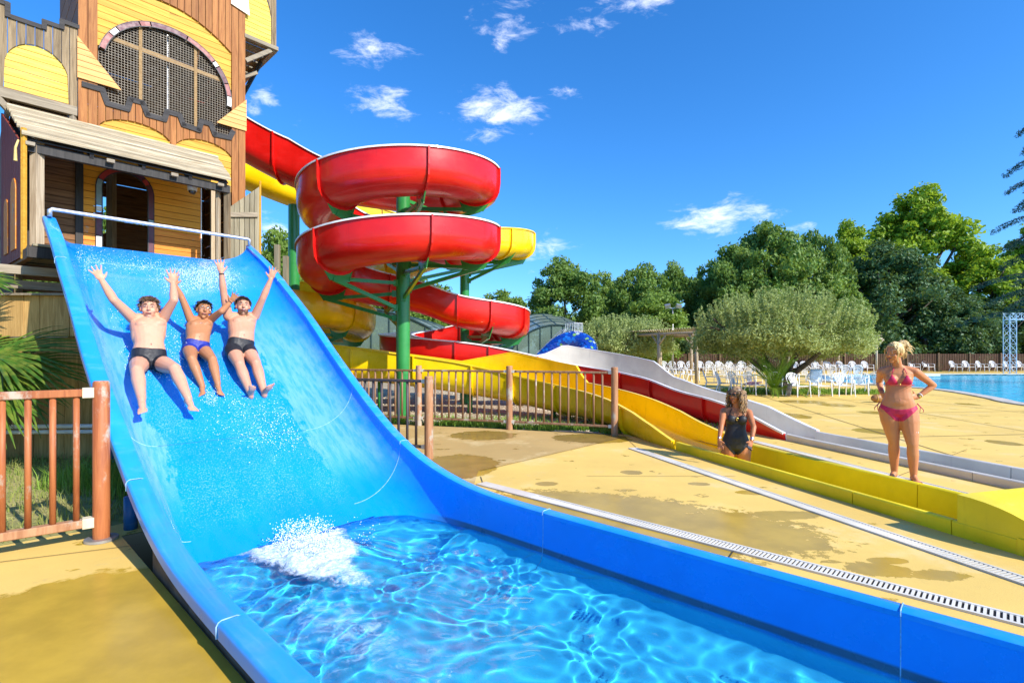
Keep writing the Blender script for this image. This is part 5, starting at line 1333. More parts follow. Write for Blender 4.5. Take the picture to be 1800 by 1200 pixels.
class Body:
    def __init__(s): s.b = MB()
    def limb(s, pts, rs, n=12):
        P_ = [Vector(p) for p in pts]; out = []; ro = []
        for i in range(len(P_) - 1):
            for k in range(5): out.append(P_[i].lerp(P_[i + 1], k / 5)); ro.append(rs[i] + (rs[i + 1] - rs[i]) * k / 5)
        out.append(P_[-1]); ro.append(rs[-1]); s.b.tube(out, ro, n)
        s.b.sph(P_[0], rs[0] * .99, n, 8); s.b.sph(P_[-1], rs[-1] * .99, n, 8)
        for p, r in zip(P_[1:-1], rs[1:-1]): s.b.sph(p, r * .995, n, 8)
    def ring(s, c, la, fr, w, d, n=20, e=2.35):
        out = []
        for j in range(n):
            a = 2 * PI * j / n; ca, sa = math.cos(a), math.sin(a)
            out.append(c + la * (w * math.copysign(abs(ca) ** (2 / e), ca)) + fr * (d * math.copysign(abs(sa) ** (2 / e), sa)))
        return out
    def hand(s, w, d, nrm, thumb, k=1.0, spread=1.0, curl=.15, thin=1.0):
        d = d.normalized(); sd = nrm.cross(d).normalized(); nrm = d.cross(sd).normalized()
        s.b.ell(w + d * .052 * k, (sd * .040 * k, nrm * .0165 * k, d * .054 * k), 14, 10)
        s.b.ell(w + d * .008 * k, (sd * .026 * k, nrm * .019 * k, d * .03 * k), 12, 8)
        for i, (o, L, a) in enumerate(((-.030, .072, -17), (-.010, .082, -5), (.011, .077, 6), (.030, .060, 19))):
            o *= -thumb; a *= -thumb
            dd = d * math.cos(R(a * spread)) + sd * math.sin(R(a * spread)); b0 = w + d * .082 * k + sd * o * k
            p1 = b0 + dd * L * .45 * k + nrm * curl * .01; p2 = p1 + (dd + nrm * curl).normalized() * L * .32 * k; p3 = p2 + (dd + nrm * curl * 2.2).normalized() * L * .25 * k
            s.limb([b0, p1, p2, p3], [.0100 * k * thin, .0092 * k * thin, .0085 * k * thin, .0072 * k * thin], 8)
        td = (d * .62 + sd * thumb * .78).normalized(); b0 = w + d * .022 * k + sd * thumb * .026 * k
        s.limb([b0, b0 + td * .036 * k, b0 + td * .036 * k + (td + d * .5).normalized() * .030 * k], [.0145 * k, .0115 * k, .0088 * k], 8)
    def foot(s, an, d, up, k=1.0, side=1):
        d = d.normalized(); sd = up.cross(d).normalized(); up = d.cross(sd).normalized()
        s.b.ell(an - d * .025 * k - up * .038 * k, (d * .045 * k, sd * .032 * k, up * .038 * k), 12, 8)
        s.limb([an - up * .02 * k, an + d * .06 * k - up * .032 * k, an + d * .12 * k - up * .050 * k], [.036 * k, .033 * k, .022 * k])
        s.b.ell(an + d * .115 * k - up * .055 * k, (d * .055 * k, sd * .043 * k, up * .018 * k), 14, 8)
        for i in range(5):
            o = (-.034 + .0165 * i) * side; L = (.036, .032, .029, .025, .020)[i]; r_ = .0125 if i == 0 else .0088
            b0 = an + d * (.150 - .005 * i) * k + sd * o * k - up * .056 * k; s.limb([b0, b0 + d * L * k], [r_ * k, r_ * .85 * k], 8)
    def head(s, c, r, f, u, k=1.0, fem=0):
        E = s.b.ell
        E(c + u * .018 * k - f * .008 * k, (r * .075 * k, f * .094 * k, u * .097 * k), 20, 14)
        E(c - u * .045 * k + f * .026 * k, (r * (.056 - .004 * fem) * k, f * .062 * k, u * .066 * k), 18, 12)
        E(c - u * .100 * k + f * .066 * k, (r * .024 * k, f * .02 * k, u * .02 * k), 12, 8)
        for q in (-1, 1):
            E(c + r * q * .036 * k - u * .030 * k + f * .058 * k, (r * .027 * k, f * .026 * k, u * .026 * k), 12, 8)
            E(c + r * q * .077 * k - u * .008 * k - f * .004 * k, (r * .009 * k, f * .020 * k, u * .032 * k), 12, 8)
            E(c + r * q * .030 * k + u * .036 * k + f * .078 * k, (r * .026 * k, f * .010 * k, u * .009 * k), 10, 6)
            E(c + r * q * .012 * k - u * .024 * k + f * .093 * k, (r * .009 * k, f * .010 * k, u * .008 * k), 8, 6)
        s.limb([c + u * .026 * k + f * .084 * k, c - u * .004 * k + f * .098 * k, c - u * .022 * k + f * .106 * k], [.008 * k, .0095 * k, .0125 * k], 10)
        E(c - u * .056 * k + f * .078 * k, (r * .028 * k, f * .016 * k, u * .016 * k), 12, 8)
    def make(s, name, m, parent, vox=.0068, it=4):
        o = s.b.build('tmp', m); 
        md = o.modifiers.new('r', 'REMESH'); md.mode = 'VOXEL'; md.voxel_size = vox; md.adaptivity = 0; md.use_smooth_shade = True
        ms = o.modifiers.new('s', 'SMOOTH'); ms.factor = .5; ms.iterations = it
        dg = bpy.context.evaluated_depsgraph_get(); ev = o.evaluated_get(dg); me = bpy.data.meshes.new_from_object(ev)
        bpy.data.objects.remove(o)
        n = len(me.vertices); co = np.empty(n * 3, np.float32); me.vertices.foreach_get('co', co); s.co = co.reshape(-1, 3).astype(float)
        no_ = np.empty(n * 3, np.float32); me.vertices.foreach_get('normal', no_); s.no = no_.reshape(-1, 3).astype(float)
        s.fa = [tuple(p.vertices) for p in me.polygons]
        im = np.array(wm(parent).inverted()); c2 = s.co @ im[:3, :3].T + im[:3, 3]; me.vertices.foreach_set('co', c2.astype(np.float32).ravel())
        me.name = name; me.materials.clear(); me.materials.append(m); me.polygons.foreach_set('use_smooth', [True] * len(me.polygons)); me.update()
        ob = bpy.data.objects.new(name, me); COL.objects.link(ob); ob.parent = parent; s.ob = ob; s.par = parent; return ob
    def cloth(s, name, mask, off, m, relax=2):
        keep = [f for f in s.fa if all(mask[i] for i in f)]
        used = sorted({i for f in keep for i in f}); mp = {i: j for j, i in enumerate(used)}
        b = MB(); b.v = [Vector(s.co[i] + s.no[i] * off) for i in used]; b.f = [[mp[i] for i in f] for f in keep]; b.mi = [0] * len(keep)
        # smooth the open border so that hems run clean
        ec = {}
        for f in b.f:
            for a, c in zip(f, f[1:] + f[:1]): k = (min(a, c), max(a, c)); ec[k] = ec.get(k, 0) + 1
        nb = {}
        for (a, c), n in ec.items():
            if n == 1: nb.setdefault(a, []).append(c); nb.setdefault(c, []).append(a)
        for _ in range(6):
            nv = {i: (b.v[i] * .4 + sum((b.v[j] for j in l), Vector()) * (.6 / len(l))) for i, l in nb.items()}
            for i, p in nv.items(): b.v[i] = p
        for i in nb: b.v[i] = b.v[i] - Vector(s.no[used[i]]) * off * .7
        return b.build(name, m, s.par, True)
def seg(co, a, b_):
    a = np.array(a); b_ = np.array(b_); d = b_ - a; L2 = d @ d; t = (co - a) @ d / L2; tc_ = np.clip(t, 0, 1); dist = np.linalg.norm(co - a - tc_[:, None] * d, axis=1); return t, dist
def face(par, c, r, f, u, k=1.0, smile='open', brow=None, eyes=True):
    for q in (-1, 1):
        if eyes:
            e = c + r * q * .031 * k + u * .015 * k + f * .0815 * k
            MB().ell(e, (r * .0125 * k, f * .008 * k, u * .0040 * k), 10, 8).build('eye', M['eyew'], par, True)
            MB().ell(e + f * .0048 * k, (r * .0055 * k, f * .0042 * k, u * .0040 * k), 8, 6).build('iris', M['iris'], par, True)
        MB().tube([c + r * q * .014 * k + u * .033 * k + f * .0915 * k, c + r * q * .032 * k + u * .039 * k + f * .089 * k, c + r * q * .050 * k + u * .033 * k + f * .076 * k], [.0035 * k, .0042 * k, .002 * k], 6).build('eyebrow', brow or M['brow'], par, True)
    mc = c - u * .058 * k + f * .092 * k
    if smile == 'open':
        MB().ell(mc - u * .002 * k, (r * .026 * k, f * .008 * k, u * .016 * k), 14, 8).build('mouth', M['mouth'], par, True)
        MB().ell(mc + u * .005 * k + f * .003 * k, (r * .017 * k, f * .005 * k, u * .0032 * k), 12, 6).build('teeth', M['teeth'], par, True)
    pts = []
    up_ = .010 if smile == 'open' else .003; dn = .013 if smile == 'open' else .006
    for a in np.linspace(0, 2 * PI, 15)[:-1]:
        x = math.cos(a) * .025 * k; y = (math.sin(a) * (up_ if math.sin(a) > 0 else dn)) * k + .10 * x * x / .025; pts.append(mc + r * x + u * y + f * (.0045 - abs(x) * .16) * 1)
    MB().tube(pts, .0034 * k, 6, closed=True).build('lips', M['lip'], par, True)
def short_hair(par, c, r, f, u, k, m, n=420, ln=.035, fringe=.6, seed=1, wild=.3, low=-.02):
    rr = random.Random(seed); b = MB()
    cc = c + u * .018 * k - f * .008 * k; AXs = (.078 * k, .097 * k, .101 * k)
    vs, fs = [], []
    b2 = MB().ell(cc, (r * AXs[0], f * AXs[1], u * AXs[2]), 24, 16)
    for fc in b2.f:
        ce = sum((b2.v[i] for i in fc), Vector()) / len(fc) - cc; x, y, z = ce.dot(r) / k, ce.dot(f) / k, ce.dot(u) / k
        if z > low + (.070 if y > .03 else (.02 if y > -.02 else -.035)) - 0: b.add([b2.v[i] for i in fc], [tuple(range(len(fc)))])
    for _ in range(n):
        th = rr.uniform(0, 2 * PI); z = rr.uniform(-.35, 1)
        q = math.sqrt(1 - z * z); x, y = q * math.cos(th), q * math.sin(th)
        if y > .25 and z < .50: continue
        if abs(y) <= .25 and z < .05: continue
        if y < -.25 and z < -.35: continue
        p = cc + r * x * AXs[0] + f * y * AXs[1] + u * z * AXs[2]; nrm = (r * x + f * y + u * z).normalized()
        sw = (f * fringe * (1 if y > 0 else -.2) - u * .55 * (1 - z) + r * rr.uniform(-1, 1) * wild + r * x * .4).normalized()
        L_ = ln * k * rr.uniform(.7, 1.4); d1 = (nrm * .55 + sw * .7 + Vector((rr.uniform(-1, 1), rr.uniform(-1, 1), rr.uniform(-1, 1))) * wild * .4).normalized(); d2 = (sw + nrm * .1 - u * .3).normalized()
        b.tube([p - nrm * .004, p + d1 * L_ * .5, p + d1 * L_ * .55 + d2 * L_ * .55], [.0065 * k, .005 * k, .0014 * k], 5)
    return b.build('hair', m, par, True)

def slider(label, name_group, skin, k, pix, ps, hair, hairkw, cloth_m, waist, lim, lims, smile, fdir, belly=0, extra=None, muscle=0, hand_k=1.0, heads=1.0):
    """a bather sitting on the slide with raised arms; pix: dictionary of joints in survey pixels."""
    pel = PS(*pix['pel'], ps)
    rt = empty('person', pel, label, 'person', 'three bathers riding down the blue slide')
    B = Body(); La = AX.copy()
    n0 = PS(*pix['neck'], ps - .24 * k); spine = (n0 - pel).normalized()
    hl = PS(*pix['hipL'], ps + .02); hr__ = PS(*pix['hipR'], ps + .02)
    la = (hr__ - hl).normalized(); shl = PS(*pix['shL'], ps - .22 * k); shr = PS(*pix['shR'], ps - .22 * k); la2 = (shr - shl).normalized()
    fr = spine.cross(la).normalized(); 
    if fr.dot(DX) < 0: fr = -fr
    T = (n0 - pel).length; rings = []
    for f_, w_, d_, o_ in ((-.26, .075, .06, .0), (-.18, .135, .095, .0), (-.04, .163, .112, 0), (.14, .158, .108 + belly * .6, belly * .5), (.32, .136 + belly * .5, .100 + belly, belly * .9), (.50, .146 + belly * .4, .104 + belly * .5, belly * .4), (.68, .170, .114, .0), (.84, .178, .108, .0), (.95, .125, .080, -.005), (1.04, .068, .062, -.004)):
        l_ = la.lerp(la2, max(0, min(1, f_))).normalized(); c = pel + spine * T * f_ + fr * o_ * k; rings.append(B.ring(c, l_, fr, w_ * k, d_ * k))
    B.b.loft(rings)
    hc = n0 + (PS(*pix['head'], ps - .22 * k) - n0) ; u_ = (hc - n0).normalized() * .5 + spine * .3 + Vector((0, 0, .4)); u_.normalize()
    ff = (fdir - u_ * fdir.dot(u_)).normalized(); rr_ = ff.cross(u_).normalized()
    B.limb([n0 - spine * .03 * k, hc - u_ * .03 * k], [.060 * k, .056 * k])
    B.head(hc, rr_, ff, u_, k * heads)
    for q, sh in ((-1, shl), (1, shr)):
        B.limb([n0 - spine * .01, sh.lerp(n0, .45) + u_ * .006, sh], [.054 * k, .054 * k, .062 * k])
        B.b.ell(pel + spine * T * .76 + la2 * q * .070 * k + fr * .072 * k, (la2 * .072 * k, fr * .050 * k, spine * .050 * k), 14, 10)
        B.b.ell(pel + spine * T * .70 + la2 * q * .138 * k, (la2 * .030 * k, fr * .06 * k, spine * .15 * k), 14, 10)
    J = {}
    for sd, sh, th in (('L', shl, 1), ('R', shr, -1)):
        el = reach(sh, *pix['el' + sd], .285 * k, pix.get('nearE' + sd, True)); wr = reach(el, *pix['wr' + sd], .250 * k, pix.get('nearW' + sd, False))
        B.limb([sh, sh.lerp(el, .35), el], [.062 * k, .055 * k, .044 * k]); B.limb([el, el.lerp(wr, .3), wr], [.044 * k, .045 * k, .029 * k])
        tip = PS(*pix['tip' + sd], 0); d0 = Vector(((pix['tip' + sd][0] - pix['wr' + sd][0]), 0, -(pix['tip' + sd][1] - pix['wr' + sd][1]))).normalized()
        nrm = (Vector((0, 0, H)) - wr).normalized() * .9 + DX * .3; J['w' + sd] = wr; J['e' + sd] = el
        B.hand(wr, d0, nrm, th * -1 * pix.get('th' + sd, 1), k * 1.08 * hand_k, pix.get('spread', 1.15), .15, 1.08)
    legs = {}
    for sd, h in (('L', hl), ('R', hr__)):
        h2 = h - spine * .03 * k; kn = reach(h2, *pix['kn' + sd], .425 * k); an = reach(kn, *pix['an' + sd], .40 * k)
        fz = lambda p: interp(-0.688 * p.y + .725 * p.x, FLO)
        if an.z < fz(an) + .045: an.z = fz(an) + .045
        B.limb([h2, h2.lerp(kn, .4), kn], [.096 * k, .088 * k, .062 * k]); B.limb([kn, kn.lerp(an, .32), an], [.059 * k, .064 * k, .038 * k])
        td = reach(an, *pix['toe' + sd], .17 * k) - an; shin = (an - kn).normalized()
        upv = (-shin * .6 + Vector((0, 0, .6)) - td.normalized() * .1); B.foot(an, td, upv, k, 1 if sd == 'L' else -1); legs[sd] = (h2, kn, an)
    for q in (-1, 1):                                # collar bones, knee caps and the edge of the ribs
        B.limb([n0 + la2 * q * .02 * k + fr * .052 * k - spine * .012, n0.lerp(shl if q < 0 else shr, .72) + fr * .045 * k], [.011 * k, .010 * k], 8)
    for sd in 'LR':
        h2, kn, an = legs[sd]; out_ = ((kn - h2).normalized() - (an - kn).normalized()); out_ = (out_ + Vector((0, -.25, .35))).normalized(); B.b.sph(kn + out_ * .026 * k, .040 * k, 12, 8)
    B.make('body', skin, rt)
    co = B.co; hcen = np.array(pel); su = np.array(spine)
    h = (co - hcen) @ su; tL, dL = seg(co, *legs['L'][:2]); tR, dR = seg(co, *legs['R'][:2])
    tt = np.where(dL < dR, tL, tR); side = np.abs((co - hcen) @ np.array(la)) / k
    fro = (co - hcen) @ np.array(fr)
    mask = (h < waist * k + .03 * np.minimum(1, side / .16) ** 2) & (tt < lim + lims * np.minimum(1, (side / .17)) ** 2 * 0 - lims * np.clip((side - .05) / .14, -.3, 1)) & (np.linalg.norm(co - hcen, axis=1) < .42 * k)
    B.cloth('swim_trunks', mask, .005, cloth_m)
    face(rt, hc, rr_, ff, u_, k * heads, smile, eyes=heads < 1.15)
    short_hair(rt, hc, rr_, ff, u_, k * heads, hair, **hairkw)
    for q in (-1, 1):
        c = pel + spine * T * .745 + la2 * q * .085 * k + fr * .108 * k
        MB().ell(c, (la2 * .012 * k, fr * .010 * k, spine * .010 * k), 10, 6).build('nipple', M['nip'], rt, True)
    MB().ell(pel + spine * T * .20 + fr * (.110 + belly * 1.35) * k, (la * .006 * k, fr * .005 * k, spine * .010 * k), 8, 6).build('navel', M['nip'], rt, True)
    return rt, B, dict(hc=hc, r=rr_, f=ff, u=u_, n0=n0, pel=pel, fr=fr, la=la2, sp=spine, T=T, **J)
look = (Vector((0, -.4, H)) - PS(262, 537, -7.0)).normalized()
g1, B1_, I1 = slider('fair bather with tousled brown hair and black trunks, leftmost on the blue slide', '', SK1, 1.0,
    dict(pel=(262, 628), neck=(261, 559), hipL=(246, 633), hipR=(280, 633), shL=(234, 560), shR=(286, 560), head=(262, 542), elL=(200, 527), wrL=(179, 493), tipL=(166, 470), elR=(306, 527), wrR=(304, 499), tipR=(303, 474),
         knL=(241, 652), anL=(249, 702), toeL=(251, 716), knR=(307, 648), anR=(331, 700), toeR=(342, 713), spread=1.3), -6.80, HB, dict(n=520, ln=.040, fringe=.5, wild=.8, seed=4), M['blackcloth'], .055, .30, .10, 'closed', look + Vector((0, 0, .1)), belly=.008, heads=1.05)
g2, B2_, I2 = slider('tanned boy bather with glasses, closed eyes and blue trunks, sitting between the two men', '', SK2, .84,
    dict(pel=(345, 611), neck=(352, 563), hipL=(334, 611), hipR=(357, 611), shL=(335, 561), shR=(370, 562), head=(358, 545), elL=(320, 524), wrL=(308, 501), tipL=(307, 480), elR=(389, 547), wrR=(405, 531), tipR=(417, 514),
         knL=(337, 631), anL=(355, 678), toeL=(353, 688), knR=(373, 632), anR=(383, 675), toeR=(391, 688), spread=1.1), -6.98, HK, dict(n=420, ln=.035, fringe=.7, wild=.25, seed=7), M['bluecloth'], .05, .28, .12, 'closed', (look + Vector((.1, 0, -.25))).normalized(), belly=.03, heads=1.16)
g3, B3_, I3 = slider('laughing bearded bather with dark hair and black trunks, rightmost on the blue slide', '', SK3, .98,
    dict(pel=(422, 610), neck=(427, 556), hipL=(410, 611), hipR=(435, 611), shL=(401, 556), shR=(448, 556), head=(427, 538), elL=(393, 514), wrL=(389, 479), tipL=(385, 456), elR=(462, 524), wrR=(476, 491), tipR=(481, 472),
         knL=(421, 641), anL=(440, 690), toeL=(442, 672), knR=(450, 639), anR=(464, 688), toeR=(473, 670), spread=1.1), -6.95, HD, dict(n=420, ln=.028, fringe=.6, wild=.3, seed=9), M['blackcloth'], .055, .42, .0, 'open', (look + Vector((0, 0, .08))).normalized(), belly=.028, heads=1.05)
# beard, glasses, chain, wristbands, tattoo, club mark
b = MB(); rr = random.Random(3); c, r_, f_, u_ = I3['hc'], I3['r'], I3['f'], I3['u']
for _ in range(230):
    a = rr.uniform(-1.9, 1.9); z = rr.uniform(-.115, -.045) if abs(a) > .45 else rr.uniform(-.118, -.080)
    rad = .060 if z > -.09 else .050; p = c + r_ * math.sin(a) * rad + f_ * (.026 + math.cos(a) * (rad + .006)) + u_ * z
    b.tube([p, p - u_ * .010 + f_ * .002], [.0026, .001], 4)
b.build('beard', HB, g3, True)
c, r_, f_, u_ = I2['hc'], I2['r'], I2['f'], I2['u']; k = .84 * 1.1
gl = empty('glasses', c + f_ * .1, 'round thin glasses worn by the boy on the blue slide', 'glasses')
for q in (-1, 1):
    MB().tube([c + (r_ * (q * .034 + .024 * math.cos(a)) + u_ * (.012 + .019 * math.sin(a)) + f_ * .101) * k for a in np.linspace(0, 2 * PI, 15)[:-1]], .0012, 6, closed=True).build('frame', M['silver'], gl, True)
    MB().tube([c + (r_ * q * .058 + u_ * .014 + f_ * .10) * k, c + (r_ * q * .080 + u_ * .010 - f_ * .0) * k], .0015, 5).build('temple', M['gold'], gl, True)
MB().tube([c + (r_ * -.010 + u_ * .014 + f_ * .104) * k, c + (r_ * .010 + u_ * .014 + f_ * .104) * k], .0015, 5).build('bridge', M['gold'], gl, True)
def band(I, sd, m, wid, par, nm, rad=.030):
    w = I['w' + sd]; e = I['e' + sd]; d = (e - w).normalized(); return MB().tube([w + d * (.02 - wid), w + d * (.02 + wid)], rad, 16).build(nm, m, par, auto=40)
def chain(I, m, par, drop, k):
    n0, fr, la, sp, T = I['n0'], I['fr'], I['la'], I['sp'], I['T']; pts = []
    for a in np.linspace(-1, 1, 15): pts.append(n0 + la * a * .062 * k + fr * (.055 + .060 * (1 - a * a)) * k - sp * (drop * (1 - abs(a) ** 1.6)) * k)
    MB().tube(pts, .0022, 5).build('necklace', m, par, True)
chain(I2, M['silver'], g2, .13, .84); chain(I3, M['gold'], g3, .07, 1); chain(I1, M['silver'], g1, .05, 1)
band(I3, 'L', M['blackplastic'], .011, g3, 'bracelet'); band(I2, 'R', M['blackplastic'], .009, g2, 'wristband', .026)
w, e = I3['wR'], I3['eR']
b = MB()
d = (e - w).normalized(); tow = (Vector((0, 0, H)) - w).normalized(); tow = (tow - d * tow.dot(d)).normalized(); sx = d.cross(tow)
for (x, y) in ((.0, .10), (.006, .115), (-.006, .125), (.004, .140), (-.002, .155)):
    ctr = w + d * (y + .0) + tow * .034; b.tube([ctr + (sx * math.cos(a) + d * math.sin(a)) * .008 + sx * x for a in np.linspace(0, 5, 7)], .0022, 4)
b.build('tattoo', mat('tattoo_ink', (.05, .045, .06), .5, 0), g3, True)
pl_ = I2['pel'] - I2['la'] * .125 + I2['fr'] * .055 + I2['sp'] * .01
for i_ in range(3): MB().tube([pl_ + I2['sp'] * (.03 - .02 * i_) - I2['la'] * .004, pl_ + I2['sp'] * (.03 - .02 * i_) + I2['fr'] * .02 + I2['la'] * .012], .0035, 5).build('stripe', M['white_plastic'], g2, True)

# ---- the two women
def woman(label, skin, pel, up, fr, fdir, hc, k, arms, legs_, feet=True, bust=.058, belly=.02):
    rt = empty('person', Vector((pel.x, pel.y, 0)), label, 'person'); B = Body()
    up = up.normalized(); fr = (fr - up * fr.dot(up)).normalized(); la = fr.cross(up).normalized() * -1      # la: towards her left
    T = .50 * k; n0 = pel + up * T
    rings = [B.ring(pel + up * T * f_ + fr * o_ * k, la, fr, w_ * k, d_ * k) for f_, w_, d_, o_ in
             ((-.20, .07, .06, 0), (-.12, .150, .105, 0), (.0, .178, .118, -.006), (.12, .168, .112, .0), (.26, .142, .098 + belly * .6, belly * .4), (.40, .124, .088 + belly * .4, belly * .3), (.55, .126, .088, 0), (.70, .142, .095, 0), (.84, .150, .088, -.004), (.94, .105, .062, -.008), (1.03, .052, .050, -.008))]
    B.b.loft(rings)
    for q in (-1, 1):
        B.b.ell(pel + up * T * .685 + la * q * .070 * k + fr * .078 * k, (la * bust * k, fr * (bust * .88) * k, up * (bust * 1.02) * k), 16, 12)
        B.b.ell(pel - up * T * .02 + la * q * .075 * k - fr * .065 * k, (la * .082 * k, fr * .078 * k, up * .09 * k), 16, 12)
    B.b.ell(pel + up * T * .16 + fr * .062 * k, (la * .11 * k, fr * (.045 + belly) * k, up * .075 * k), 16, 12)
    u_ = (hc - n0).normalized() * .5 + up * .5; u_.normalize(); ff = (fdir - u_ * fdir.dot(u_)).normalized(); rr_ = ff.cross(u_).normalized()
    B.limb([n0 - up * .02, hc - u_ * .035], [.047 * k, .046 * k]); B.head(hc, rr_, ff, u_, .96 * k, 1)
    J = {}
    for q, nm in ((1, 'l'), (-1, 'r')):
        sh = pel + up * T * .88 + la * q * .162 * k - fr * .006
        el, wr, hd, hn = arms[nm]
        B.limb([n0 - up * .02, sh.lerp(n0, .4) + up * .004, sh], [.040 * k, .038 * k, .047 * k])
        B.limb([sh, sh.lerp(el, .3), el], [.048 * k, .044 * k, .034 * k]); B.limb([el, el.lerp(wr, .3), wr], [.034 * k, .034 * k, .0225 * k])
        B.hand(wr, hd, hn, -q if nm == 'l' else -q, .90 * k, .8, .9, .95); J['w' + nm] = wr; J['e' + nm] = el; J['s' + nm] = sh
    for q, nm in ((1, 'l'), (-1, 'r')):
        h = pel + la * q * .092 * k - up * .03 * k; kn, an, td = legs_[nm]
        B.limb([h, h.lerp(kn, .3), h.lerp(kn, .7), kn], [.104 * k, .101 * k, .078 * k, .058 * k]); B.limb([kn, kn.lerp(an, .32), an], [.054 * k, .060 * k, .035 * k])
        if feet: B.foot(an, td, Vector((0, 0, 1)), .93 * k, -q)
        J['h' + nm] = h; J['k' + nm] = kn
    B.make('body', skin, rt)
    return rt, B, dict(hc=hc, r=rr_, f=ff, u=u_, n0=n0, pel=pel, fr=fr, la=la, up=up, T=T, k=k, **J)
YW = 6.02
pelp = P(1579, 718, YW); frp = Vector((-.50, -.866, 0))
lap = Vector((.866, -.50, 0))
hcp = P(1573, 619, YW - .04)
shl_ = pelp + Vector((0, 0, 1)) * .44 * .99 + lap * .162; shr_ = pelp + Vector((0, 0, 1)) * .44 * .99 - lap * .162
ell_ = reach(shl_, 1641, 677, .30, False); wrl_ = reach(ell_, 1611, 699, .24, True)
elr_ = reach(shr_, 1545, 671, .27, False); wrr_ = reach(elr_, 1550, 691, .21, True)
knl_ = P(1604, 781, YW - .13); knr_ = P(1571, 775, YW + .02); anl_ = P(1606, 838, YW - .10); anr_ = P(1572, 831, YW + .10)
anl_.z = .075; anr_.z = .075
wp, BP, IP = woman('blonde woman in a pink bikini standing with hands on hips by the yellow trough', SK5, pelp, Vector((.0, 0, 1)), frp, Vector((-1, -.25, -.02)), hcp, .98,
    dict(l=(ell_, wrl_, Vector((-.9, -.1, .25)), Vector((-.3, -.9, .2))), r=(elr_, wrr_, Vector((.25, -.5, -.7)), Vector((-.85, -.4, -.1)))),
    dict(l=(knl_, anl_, Vector((-.35, -.9, 0))), r=(knr_, anr_, Vector((-.75, -.6, 0)))), bust=.060, belly=.016)
def cloth_masks(B, I):
    co = B.co; d = co - np.array(I['pel']); h = d @ np.array(I['up']) / I['k']; x = d @ np.array(I['la']) / I['k']; y = d @ np.array(I['fr']) / I['k']
    tl, dl = seg(co, I['hl'], I['kl']); tr, dr = seg(co, I['hr'], I['kr']); tt = np.where(dl < dr, tl, tr)
    arm = np.minimum(np.minimum(seg(co, I['el'], I['wl'])[1], seg(co, I['er'], I['wr'])[1]), np.minimum(seg(co, I['sl'], I['el'])[1], seg(co, I['sr'], I['er'])[1]))
    hand = np.minimum(np.linalg.norm(co - np.array(I['wl']), axis=1), np.linalg.norm(co - np.array(I['wr']), axis=1))
    return co, h, x, y, tt, arm, hand
co, h, x, y, tt, arm, hand = cloth_masks(BP, IP)
top = h < (.005 + .060 * (np.abs(x) / .18) ** 2 - np.where(y > 0, .0, -.02)); cut = h > -.145 + 1.05 * np.maximum(0, np.abs(x) - .035) * np.where(y > 0, 1, .55)
BP.cloth('bikini_bottom', top & cut & (hand > .10) & (arm > .05) & (h > -.17), .004, M['pinkcloth'])
tri_ = np.zeros(len(h), bool)
for q in (-1, 1):
    ax_ = np.abs(x - q * .070); ht = h - (.685 * .5 - .055)
    tri_ |= (ht > 0) & (ht < .125) & (ax_ < .066 * (1 - ht / .128) + .002) & (y > .03)
BP.cloth('bikini_top', tri_, .004, M['pinkcloth'])
pel_, up_, fr_v, la_, k_ = IP['pel'], IP['up'], IP['fr'], IP['la'], IP['k']
for q in (-1, 1):
    a = pel_ + (up_ * .415 + la_ * q * .070 + fr_v * .098) * k_; MB().tube([a, pel_ + (up_ * .46 + la_ * q * .055 + fr_v * .070) * k_, IP['n0'] + (la_ * q * .045 + fr_v * .015) * k_, IP['n0'] + (la_ * q * .015 - fr_v * .050 + up_ * .01) * k_], .0042, 6).build('strap', M['pinkcloth'], wp, True)
MB().tube([pel_ + (la_ * .150 * math.cos(a) + fr_v * (.100 * math.sin(a) + (.038 if math.sin(a) > .5 else .0)) + up_ * .282) * k_ for a in np.linspace(0, 2 * PI, 25)[:-1]], .0035, 6, closed=True).build('strap', M['pinkcloth'], wp, True)
MB().sph(pel_ + (fr_v * .128 + up_ * .292) * k_, .012, 10, 8).build('buckle', M['gold'], wp, True)
for q in (-1, 1):
    for dz in (0, .03): MB().tube([pel_ + (la_ * q * .178 + up_ * .07) * k_, pel_ + (la_ * q * (.205 + dz) + up_ * (.03 - dz) + fr_v * .02) * k_, pel_ + (la_ * q * (.20 + dz) + up_ * (-.03) + fr_v * .02) * k_], [.006, .004, .003], 6).build('bow', M['pinkcloth'], wp, True)
MB().ell(pel_ + (up_ * .12 * .5 + up_ * .055 + fr_v * .150) * k_, (la_ * .006, fr_v * .006, up_ * .012), 8, 6).build('navel', M['nip'], wp, True)
def wband(I, nm, m, par, off=.02, rad=.026, wid=.006, name='bracelet'):
    w = I['w' + nm]; d = (I['e' + nm] - w).normalized(); MB().tube([w + d * (off - wid), w + d * (off + wid)], rad, 14).build(name, m, par, auto=40)
wband(IP, 'l', M['gold'], wp, .03, .028, .010, 'watch'); wband(IP, 'l', M['white_plastic'], wp, .055, .028, .004); wband(IP, 'r', M['lip'], wp, .03, .027, .006); wband(IP, 'r', M['pinkcloth'], wp, .055, .028, .004)
tp_ = IP['hl'].lerp(IP['kl'], .62) + Vector((.3, -.95, 0)).normalized() * .072; n_ = Vector((.3, -.95, 0)).normalized(); s_ = n_.cross(Vector((0, 0, 1)))
MB().ell(tp_, (s_ * .022, n_ * .006, Vector((0, 0, .030))), 16, 8).build('plaster', M['white_plastic'], wp, True)
b = MB(); tp_ = IP['hl'].lerp(IP['kl'], .42) + Vector((.25, -.97, 0)).normalized() * .083
for i in range(4): b.tube([tp_ + s_ * (.006 * (-1) ** i) + Vector((0, 0, .04 - .022 * i)), tp_ + s_ * (-.004 * (-1) ** i) + Vector((0, 0, .026 - .022 * i))], .003, 5)
b.build('tattoo', mat('faded_tattoo_ink', (.16, .10, .09), .5, 0), wp, True)
